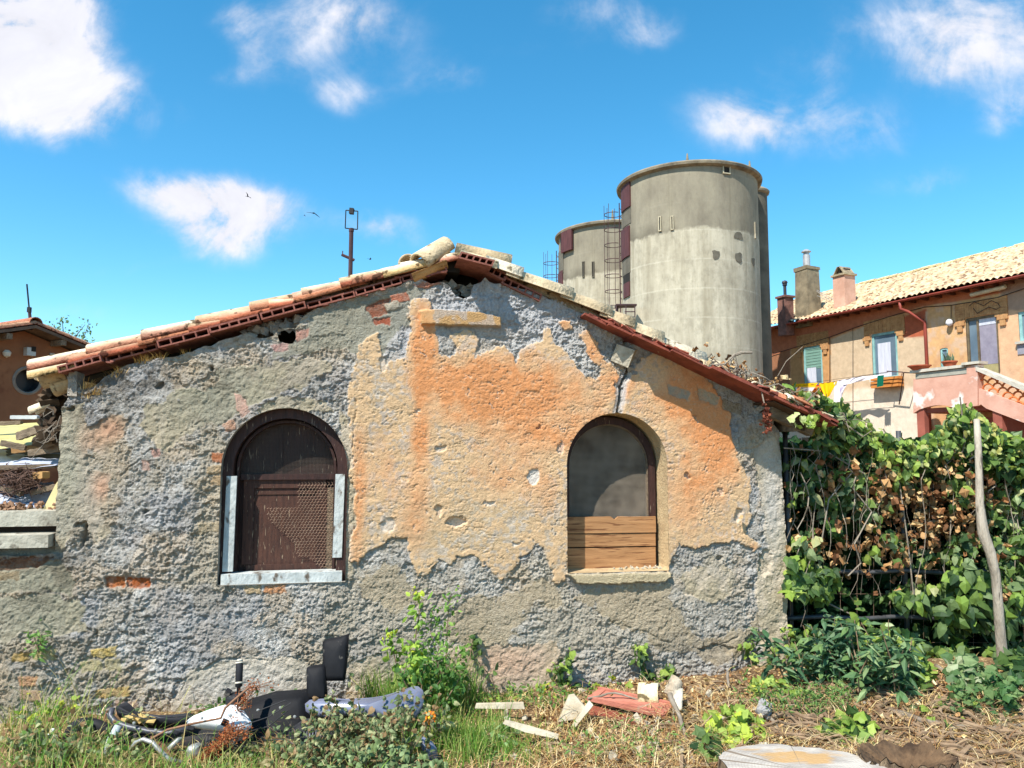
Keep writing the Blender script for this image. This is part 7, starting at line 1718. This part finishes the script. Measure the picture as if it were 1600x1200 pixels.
patch('bright green ivy patch left of the wide pale stump', 1148, 1148, 48, 22, 170, (.04, .075), IVYL + [S(196, 214, 80)])
patch('bright ivy patch between the two stumps', 1330, 1152, 42, 17, 140, (.045, .085), IVYL + IVYG[:2])
patch('darker ivy leaves hugging the left edge of the wide stump', 1105, 1178, 22, 18, 60, (.04, .07), IVYG)
patch('white edged ivy clump below the crooked post', 1510, 1065, 30, 22, 110, (.05, .085), [S(136, 156, 104), S(176, 184, 146), S(90, 120, 74)], lift=(.03, .2))
patch('dark ivy carpet at the far right under the thicket', 1590, 1060, 45, 24, 130, (.06, .1), IVYD + IVYG, lift=(.03, .15))
patch('yellow green ivy tuft between the dark shrub and the litter', 1425, 1070, 34, 22, 120, (.04, .07), IVYL + IVYG[:2], lift=(.03, .2))
patch('low yellow green ivy at the foot of the wall corner', 1210, 1085, 40, 16, 110, (.03, .06), IVYL + [S(206, 206, 90)], lift=(.02, .1))
patch('small yellowish plant at the left edge of the grass', 60, 1120, 60, 22, 120, (.035, .06), [S(196, 200, 70), S(150, 176, 60), S(120, 150, 60)], tm=OVAL, cat='weed', group='weeds in the grass', name='weed', lift=(.05, .22))
WEEDS = []
patch('grey green weed spreading below the orange flower', 600, 1215, 100, 24, 300, (.025, .045), [S(128, 150, 96), S(150, 170, 120), S(110, 130, 86)], tm=ROUND, cat='weed', group='weeds in the grass', name='weed', lift=(.02, .16))
patch('straggly dry weed in front of the scooter', 430, 1205, 120, 24, 240, (.02, .04), [S(150, 140, 96), S(128, 140, 90), S(176, 160, 116)], tm=ROUND, cat='weed', group='weeds in the grass', name='weed', lift=(.02, .14))
patch('weedy dark green growth behind the scooter at the wall foot', 430, 1120, 140, 12, 260, (.025, .05), [S(96, 126, 70), S(80, 110, 60)], tm=OVAL, cat='weed', group='weeds in the grass', name='weed', lift=(.02, .16))
patch('pale rosette weed in the dry grass near the lath', 770, 1165, 40, 24, 90, (.03, .06), [S(150, 180, 120), S(130, 160, 100)], tm=OVAL, cat='weed', group='weeds in the grass', name='weed', lift=(.01, .08))
patch('loose ivy and pale leaves spilling over the lower fence rail', 1340, 1062, 90, 10, 170, (.04, .085), IVYG + IVYL[:2] + [S(190, 200, 150)], tm=ROUND, lift=(.1, .5))
patch('ivy runner leaves on the litter right of the small dark stump', 1500, 1120, 90, 26, 60, (.03, .06), IVYG + IVYL[:1], lift=(.01, .06))
# dark shrub by the corner
def shrub(label, px, py, rx, n, h, cols, seed, name='shrub'):
    b = gpt(px, py); t = thing(name, (b.x, b.y, 0), label, 'shrub', 'leafy shrubs at the shed corner'); st = MB(); lf = MB()
    for i in range(n):
        p = gpt(px + random.uniform(-rx, rx), py + random.uniform(-14, 8)); hh = h * random.uniform(.55, 1.05); top = p + Vector((random.gauss(0, .09), random.gauss(0, .08), hh)); mid = (p + top) / 2 + Vector((random.gauss(0, .03), random.gauss(0, .03), 0))
        st.tube([p, mid, top], [.005, .004, .002], 5); m = 26; T = U(.15, 1.0, m); P = np.array([(p + (top - p) * s) for s in T]) + RNG.normal(0, .02, (m, 3)); ang = U(0, 6.28, m)
        al = np.stack([np.cos(ang), np.sin(ang), U(-.5, .35, m)], 1); leaves(lf, LANCE, P, al, np.array([0, -.3, 1]) + RNG.normal(0, .3, (m, 3)), U(.07, .13, m), pick(cols, m))
    st.build('stems', M_twig, t); lf.build('leaves', M_leaf, t)
shrub('dark green narrow leaved shrub at the shed corner', 1285, 1078, 55, 17, .42, [S(72, 108, 72), S(92, 126, 88), S(56, 88, 60), S(130, 156, 116), S(120, 150, 90)], 1)
shrub('narrow leaved shrub right of the darker one, in front of the rails', 1372, 1086, 42, 13, .44, [S(80, 114, 72), S(104, 138, 90), S(60, 92, 60), S(146, 168, 116)], 2)
def weeds(label, px, py, rx, ry, n, h, cols, tm=ROUND, size=(.018, .04), m=22, group='weeds in the grass'):
    b = gpt(px, py); t = thing('weed', (b.x, b.y, 0), label, 'weed', group); st = MB(); lf = MB()
    for i in range(n):
        p = gpt(px + random.uniform(-rx, rx), min(1250, py + random.uniform(-ry, ry))); hh = h * random.uniform(.4, 1.1); top = p + Vector((random.gauss(0, .1), random.gauss(0, .07), hh)); mid = (p + top) / 2 + Vector((random.gauss(0, .04), random.gauss(0, .03), .02))
        st.tube([p, mid, top], [.0025, .002, .001], 4); T = U(.1, 1.0, m); P = np.array([p.lerp(mid, s * 2) if s < .5 else mid.lerp(top, s * 2 - 1) for s in T]) + RNG.normal(0, .022, (m, 3))
        c = pick(cols, m, .25); scatter(lf, m, tm, P, U(size[0], size[1], m), cols, spread=.7, hang=(0, -.2, -.1), hs=1)
    st.build('stems', M_twig, t); lf.build('leaves', M_leaf, t); return t
GWE = [S(118, 134, 90), S(146, 158, 112), S(100, 118, 76), S(176, 176, 128), S(150, 120, 84)]
weeds('straggly grey green weed sprawling over the grey blue bodywork', 590, 1180, 96, 26, 56, .29, GWE)
weeds('straggly weed rising through the black scooter underside', 505, 1195, 50, 22, 20, .24, GWE)
weeds('leafy weed in front of the scooter tyre at the left', 90, 1190, 90, 22, 26, .2, GWE + [S(110, 146, 70)])
weeds('low green weeds between the stone and the dark shrub', 1255, 1108, 70, 16, 34, .13, [S(110, 146, 76), S(90, 126, 66), S(140, 166, 90)], tm=LANCE, size=(.02, .045))
weeds('sparse fresh weeds in the straw left of the bright ivy patch', 1000, 1180, 110, 26, 26, .1, [S(120, 156, 80), S(150, 170, 96)], tm=LANCE, size=(.02, .04), m=12)
weeds('small weeds among the tiles at the wall foot', 860, 1100, 90, 12, 26, .12, [S(110, 146, 70), S(150, 170, 70), S(90, 126, 60)], tm=OVAL, size=(.018, .035), m=14)
weeds('green weeds in the litter at the far right', 1560, 1100, 80, 20, 26, .12, [S(80, 118, 66), S(120, 146, 90)], tm=IVY, size=(.03, .06), m=12)
# tall spurge in the grass
sp_t = sprig('spurge', 'tall light green spurge standing before the wall', 'wild plant', [[(655, 1090), (652, 1040), (650, 990), (652, 950), (653, 926)], [(640, 1085), (622, 1040), (612, 1010), (606, 992)], [(660, 1085), (655, 1030), (645, 1020), (640, 1012)], [(650, 1080), (660, 1040), (655, 1022)]], 4.72, 50, (.035, .065), [S(150, 182, 76), S(126, 162, 66), S(176, 200, 84)], tm=OVAL, tops=[S(206, 210, 60), S(190, 204, 70)], stemr=.004, hang=(0, 0, .3), jitp=.022)
sprig('spurge', 'feathery green plant just right of the tall spurge', 'wild plant', [[(700, 1095), (698, 1040), (700, 990), (702, 950), (704, 930)], [(690, 1095), (680, 1030), (672, 985), (676, 955)], [(705, 1090), (716, 1050), (722, 1010)], [(695, 1080), (690, 1040), (684, 1010)]], 4.72, 90, (.02, .042), [S(120, 160, 70), S(104, 146, 64), S(146, 178, 90)], tm=OVAL, stemr=.003, hang=(0, 0, .2), jitp=.03)
sprig('spurge', 'dark leafy undergrowth at the base of the spurge', 'wild plant', [[(640, 1092), (630, 1060), (640, 1030)], [(670, 1092), (690, 1060), (680, 1030)], [(655, 1092), (660, 1060), (665, 1040)], [(700, 1092), (715, 1060), (700, 1040)]], 4.62, 46, (.03, .055), [S(86, 126, 54), S(70, 108, 48)], tm=OVAL)
sprig('wall_grass', 'little tuft of grass rooted in the wall low on the left', 'grass', [[(62, 1018), (58, 1000), (50, 985)], [(64, 1018), (66, 1000), (68, 990)]], hit(60, 1000, P0 - NI * .05, NI).y, 26, (.03, .06), [S(120, 160, 80), S(140, 176, 96)], tm=LANCE, hang=(0, -.2, .6))
# orange flower
c = at(672, 1122, 4.2); t = thing('flower', (c.x, c.y, 0), 'single orange yellow flower in the grass beside the bodywork', 'flower'); mb = MB(); mb.tube([Vector((c.x, c.y, 0)), c], .003, 5); mb.build('stem', M_twig, t)
mb = MB(); n = 16; a = np.linspace(0, 2 * math.pi, n, endpoint=False); fw = np.array([-.1, -.85, .5]); e1 = np.array([1, 0, .2]); e2 = np.cross(fw, e1)
leaves(mb, OVAL, np.array(c) + 0 * a[:, None], np.cos(a)[:, None] * e1 + np.sin(a)[:, None] * e2 + .35 * fw, np.tile(fw, (n, 1)), U(.035, .045, n), pick([S(244, 150, 30), S(236, 120, 24)], n)); mb.build('petals', M_leaf, t)
mb = MB(); mb.lathe(c, [(0, -.012), (.01, -.008), (.013, 0), (.009, .008), (0, .012)], 10); mb.v = [tuple(np.array(p) + fw * .008) for p in mb.v]; mb.build('centre', mat('yellow_centre', S(250, 210, 40), S(240, 190, 30), rough=.8), t)
# rusty dock seed heads
def dock(px0, py0, px1, py1, Y, n, label):
    a, e = at(px0, py0, Y), at(px1, py1, Y); t = thing('dock_plant', (a.x, a.y, 0), label, 'dried plant', 'dried dock plants'); st = MB(); lf = MB()
    for i in range(6):
        q = [a + (e - a) * s + Vector((random.gauss(0, .012 + .03 * s), random.gauss(0, .03), random.gauss(0, .012))) for s in (0, .35, .7, 1)]; st.tube(q, [.004, .003, .0025, .0015], 4); m = n // 6; T = U(.2, 3, m); P = []
        for s in T: k = min(int(s), 2); P.append(q[k] + (q[k + 1] - q[k]) * (s - k))
        P = np.array(P) + RNG.normal(0, .016, (m, 3)); scatter(lf, m, CRUMP, P, U(.007, .015, m), [S(176, 104, 66), S(150, 84, 52), S(196, 128, 84)], spread=1, hs=1, jit=.25)
    st.build('stem', M_rusty, t); lf.build('seed_head', M_deadleaf, t)
dock(300, 1215, 372, 1135, 4.04, 1900, 'rust brown dried dock plant leaning across the scooter'); dock(372, 1110, 402, 1066, 4.2, 260, 'small rust brown seed head by the scooter grip')
dock(1196, 1075, 1202, 1060, 5.0, 800, 'small red brown dried seed head near the wall corner')
# dry tufts on the broken wall head
mb = MB()
for px, py, n, l in ((232, 560, 60, .08), (250, 556, 40, .07), (218, 563, 40, .08), (188, 578, 50, .09), (178, 585, 30, .08), (150, 612, 70, .09), (138, 618, 40, .08), (285, 548, 26, .07), (135, 604, 20, .12)):
    u, z = wuz(px, py); P = np.array([WP(u + random.gauss(0, .02), random.uniform(-.02, .06), z - .02) for _ in range(n)]); blades(mb, P, RNG.normal(0, .7, (n, 3)) * [1, 1, 0] + [0, -.2, 0], l * U(.5, 1.2, n), U(.002, .004, n), pick([S(206, 168, 100), S(176, 138, 76), S(222, 190, 124)], n), .7)
tag(mb.build('dry_grass', M_straw, None), 'dry yellow grass growing on the broken wall head under the left eave', 'dry grass', None, 'stuff')
# creeper and litter on the right slope
b = onR(.3, 0, .05); cr = thing('roof_creeper', b, 'dry vine stems and dead leaves lying on the lower right roof edge', 'creeper')
mb = MB(); n = 800; s_ = np.abs(RNG.normal(.45, .42, n)) % 1.15; P = np.array([onR(.0 + a, y, .06 + h) for a, y, h in zip(s_, U(-.25, .5, n), np.abs(RNG.normal(.04, .045, n)))]); scatter(mb, n, CRUMP, P, U(.025, .07, n), [S(206, 170, 120), S(176, 132, 88), S(150, 106, 70), S(226, 200, 156), S(120, 92, 70)], face=(0, -.3, 1), spread=.8, hs=1, jit=.25); mb.build('dead_leaves', M_deadleaf, cr)
mb = MB()
for i in range(70):
    s = random.uniform(-.05, 1.15); y = random.uniform(-.25, .3); pts = [onR(s, y, .06)]
    for k in range(6): s += random.gauss(-.03, .05); y += random.gauss(0, .04); pts.append(onR(s, y, .06 + abs(random.gauss(.05, .04))))
    mb.tube(pts, [.006, .006, .005, .005, .004, .003, .002], 5)
mb.tube([wz(1138, 570, -.1), wz(1146, 556, -.1), wz(1158, 551, -.1), wz(1175, 551, -.1)], [.014, .012, .012, .009], 7)
mb.tube([wz(1186, 590, -.25), wz(1190, 612, -.3), wz(1194, 630, -.33)], .005, 5); mb.tube([wz(1215, 588, -.2), wz(1228, 565, -.2), wz(1254, 542, -.2)], .0022, 5); mb.build('stems', M_greybranch, cr)
mb = MB(); n = 150; P = np.array([onR(a, y, .1 + h) for a, y, h in zip(np.abs(RNG.normal(0, .18, n)) - .08, U(-.3, .4, n), U(0, .12, n))]); scatter(mb, n, IVY, P, U(.05, .1, n), IVYL + IVYG + [S(206, 214, 150)], spread=.6); mb.build('leaves', M_leaf, cr)
mb = MB(); n = 60; X = RNG.normal(1198, 4, n); Y = RNG.normal(650, 11, n); P = np.array([wz(x, y, -.33) for x, y in zip(X, Y)]); scatter(mb, n, CRUMP, P, U(.02, .045, n), [S(128, 72, 56), S(150, 88, 66), S(106, 60, 48)], spread=1); mb.build('hanging_leaves', M_deadleaf, cr)
mb = MB(); n = 22; X = RNG.normal(1265, 10, n); Y = RNG.normal(660, 6, n); P = np.array([wz(x, y, -.36) for x, y in zip(X, Y)]); scatter(mb, n, IVY, P, U(.04, .07, n), IVYL + [S(206, 214, 150)], spread=.5); mb.build('hanging_shoot', M_leaf, cr)
# ================================================================== camera, sun, sky
cam_d = bpy.data.cameras.new('camera'); cam = bpy.data.objects.new('camera', cam_d); COL.objects.link(cam)
cam.location = CAM; cam.rotation_euler = (R(90) + PITCH, 0, 0); cam_d.sensor_width = 36; cam_d.lens = 36 * FPX / 1600; cam_d.clip_start = .05; cam_d.clip_end = 6000
sc.camera = cam
SUN_AZ, SUN_EL = R(37), R(53)            # azimuth: to the left of straight behind the camera
sd = Vector((-math.sin(SUN_AZ) * math.cos(SUN_EL), -math.cos(SUN_AZ) * math.cos(SUN_EL), math.sin(SUN_EL)))
ld = bpy.data.lights.new('sun', 'SUN'); ld.energy = 5.0; ld.angle = R(.53); ld.color = (1, .955, .88)
lo_ = bpy.data.objects.new('sun', ld); COL.objects.link(lo_); lo_.rotation_euler = sd.to_track_quat('Z', 'Y').to_euler(); lo_.location = (-10, -10, 20)

w = bpy.data.worlds.new('World'); sc.world = w; w.use_nodes = True
nt = w.node_tree; N = nt.nodes; L = nt.links; bg = N['Background']
sky = N.new('ShaderNodeTexSky'); sky.sky_type = 'NISHITA'; sky.sun_disc = False; sky.sun_elevation = SUN_EL
sky.sun_rotation = math.pi + SUN_AZ; sky.altitude = 50; sky.air_density = .92; sky.dust_density = .05; sky.ozone_density = 3.0
SKY = .125
bg.inputs['Strength'].default_value = SKY
def mth(op, a, b=None, clamp=False):
    n = N.new('ShaderNodeMath'); n.operation = op; n.use_clamp = clamp
    for i, v in enumerate((a, b)):
        if v is None: continue
        if isinstance(v, (int, float)): n.inputs[i].default_value = v
        else: L.new(v, n.inputs[i])
    return n.outputs[0]
tc = N.new('ShaderNodeTexCoord'); sp = N.new('ShaderNodeSeparateXYZ'); L.new(tc.outputs['Generated'], sp.inputs[0])
ysafe = mth('MAXIMUM', mth('ABSOLUTE', sp.outputs['Y']), .02)
cb = N.new('ShaderNodeCombineXYZ'); L.new(mth('DIVIDE', sp.outputs['X'], ysafe), cb.inputs[0]); L.new(mth('DIVIDE', sp.outputs['Z'], ysafe), cb.inputs[1])
P = cb.outputs[0]
def noise(scale, det, rough=.6, dist=0.0):
    n = N.new('ShaderNodeTexNoise'); n.inputs['Scale'].default_value = scale; n.inputs['Detail'].default_value = det; n.inputs['Roughness'].default_value = rough; n.inputs['Distortion'].default_value = dist; L.new(P, n.inputs[0]); return n
warp = noise(5, 4); vm = N.new('ShaderNodeVectorMath'); vm.operation = 'MULTIPLY_ADD'; L.new(warp.outputs['Color'], vm.inputs[0]); vm.inputs[1].default_value = (.07, .07, 0); vm.inputs[2].default_value = (-.035, -.035, 0)
va = N.new('ShaderNodeVectorMath'); va.operation = 'ADD'; L.new(P, va.inputs[0]); L.new(vm.outputs[0], va.inputs[1]); PW = va.outputs[0]
clouds = [  # photo x, y, radius x, radius y, turn, weight
    (35, 40, 125, 115, 0, 1.25), (120, 135, 100, 60, -8, 1.15), (20, 125, 110, 65, 0, 1.1), (90, 50, 70, 70, 0, 1.0), (70, 190, 90, 22, 0, .4),
    (345, 315, 105, 42, -14, 1.0), (400, 325, 72, 46, -8, 1.0), (340, 368, 85, 34, -8, .9), (290, 300, 70, 26, -22, .8), (245, 312, 60, 26, -20, .5), (345, 395, 45, 22, 0, .45),
    (548, 28, 60, 46, 30, .5), (500, 15, 60, 36, 0, .4), (388, 60, 28, 55, 12, .42), (372, 15, 40, 30, 0, .3), (430, 100, 50, 24, 10, .22), (540, 142, 40, 24, -10, .48), (712, 122, 34, 22, -25, .34), (350, 118, 30, 14, 0, .22), (650, 135, 50, 18, 0, .15),
    (1180, 186, 66, 40, 0, .62), (1150, 178, 44, 32, -30, .45), (1340, 205, 66, 36, -10, .5), (1285, 130, 24, 50, -20, .25), (1010, 44, 48, 26, 10, .42), (930, 8, 60, 22, 0, .36), (1520, 45, 88, 64, 30, .7), (1470, 95, 50, 36, 30, .45), (1430, 10, 70, 36, 0, .3), (1600, 70, 60, 60, 0, .35),
    (1450, 288, 66, 18, 5, .38), (1592, 178, 50, 22, 25, .5), (600, 364, 62, 24, -10, .5), (575, 348, 50, 18, 0, .25), (100, 482, 90, 18, -4, .22), (210, 422, 90, 12, 8, .15), (250, 180, 120, 30, 20, .12), (1250, 90, 160, 40, 20, .16), (620, 60, 60, 60, 30, .2), (470, 60, 40, 50, 20, .25), (1380, 60, 90, 30, -30, .2), (1560, 110, 60, 50, 30, .25), (850, 60, 120, 30, 10, .12)]
prev = None
for (px, py, rx, ry, ang, wt) in clouds:
    if wt < .75: rx *= 1.3; ry *= 1.25; wt *= .95
    else: rx *= .9; ry *= .86
    d = ray(px, py); c = (d.x / d.y, d.z / d.y); e = .5
    d1 = ray(px + 1, py); sx = (d1.x / d1.y - c[0]); d2 = ray(px, py - 1); sy = (d2.z / d2.y - c[1]); a = R(ang)
    s = N.new('ShaderNodeVectorMath'); s.operation = 'SUBTRACT'; L.new(PW, s.inputs[0]); s.inputs[1].default_value = (c[0], c[1], 0)
    t1 = N.new('ShaderNodeVectorMath'); t1.operation = 'DOT_PRODUCT'; L.new(s.outputs[0], t1.inputs[0]); t1.inputs[1].default_value = (math.cos(a) / (rx * sx), math.sin(a) / (rx * sx), 0)
    t2 = N.new('ShaderNodeVectorMath'); t2.operation = 'DOT_PRODUCT'; L.new(s.outputs[0], t2.inputs[0]); t2.inputs[1].default_value = (-math.sin(a) / (ry * sy), math.cos(a) / (ry * sy), 0)
    q = mth('ADD', mth('MULTIPLY', t1.outputs['Value'], t1.outputs['Value']), mth('MULTIPLY', t2.outputs['Value'], t2.outputs['Value']))
    f = mth('MULTIPLY', mth('POWER', 2.718, mth('MULTIPLY', q, -1.1)), wt)
    prev = f if prev is None else mth('ADD', mth('MULTIPLY', prev, mth('SUBTRACT', 1.0, mth('MULTIPLY', f, .45))), f)
n1 = noise(7, 9, .6, .8); n2 = noise(26, 6, .62)
nn = mth('ADD', mth('MULTIPLY', mth('SUBTRACT', n1.outputs['Fac'], .48), 1.6), mth('MULTIPLY', mth('SUBTRACT', n2.outputs['Fac'], .5), .8))
field = mth('MULTIPLY', prev, mth('ADD', 1.0, mth('MULTIPLY', nn, 2.3)))
mr = N.new('ShaderNodeMapRange'); mr.interpolation_type = 'SMOOTHSTEP'; L.new(field, mr.inputs['Value']); mr.inputs['From Min'].default_value = .07; mr.inputs['From Max'].default_value = 1.25
front = mth('MULTIPLY', mr.outputs['Result'], mth('GREATER_THAN', sp.outputs['Z'], .0))
# sky colour: deepen towards the phone picture's blue
hs = N.new('ShaderNodeHueSaturation'); L.new(sky.outputs[0], hs.inputs['Color']); hs.inputs['Hue'].default_value = .482; hs.inputs['Saturation'].default_value = 1.3; hs.inputs['Value'].default_value = 1.23
cc = N.new('ShaderNodeMapRange'); L.new(n1.outputs['Fac'], cc.inputs['Value']); cc.inputs['From Min'].default_value = .3; cc.inputs['From Max'].default_value = .7; cc.inputs['To Min'].default_value = .84; cc.inputs['To Max'].default_value = 1.08
cw = N.new('ShaderNodeVectorMath'); cw.operation = 'SCALE'; cw.inputs[0].default_value = (4.8, 4.85, 5.3); L.new(cc.outputs['Result'], cw.inputs['Scale'])
mx = N.new('ShaderNodeMix'); mx.data_type = 'RGBA'; L.new(front, mx.inputs['Factor']); L.new(hs.outputs[0], mx.inputs['A']); L.new(cw.outputs[0], mx.inputs['B'])
L.new(mx.outputs['Result'], bg.inputs['Color'])

vs_ = sc.view_settings; sc.display_settings.display_device = 'sRGB'; vs_.view_transform = 'Standard'; vs_.look = 'None'; vs_.gamma = 1; vs_.exposure = .66
try: vs_.use_curve_mapping = False
except Exception: pass
cy_ = sc.cycles; cy_.use_denoising = True; cy_.max_bounces = 6; cy_.diffuse_bounces = 3; cy_.glossy_bounces = 2; cy_.transparent_max_bounces = 12; cy_.transmission_bounces = 3

w.cycles.sampling_method = 'MANUAL'; w.cycles.sample_map_resolution = 256
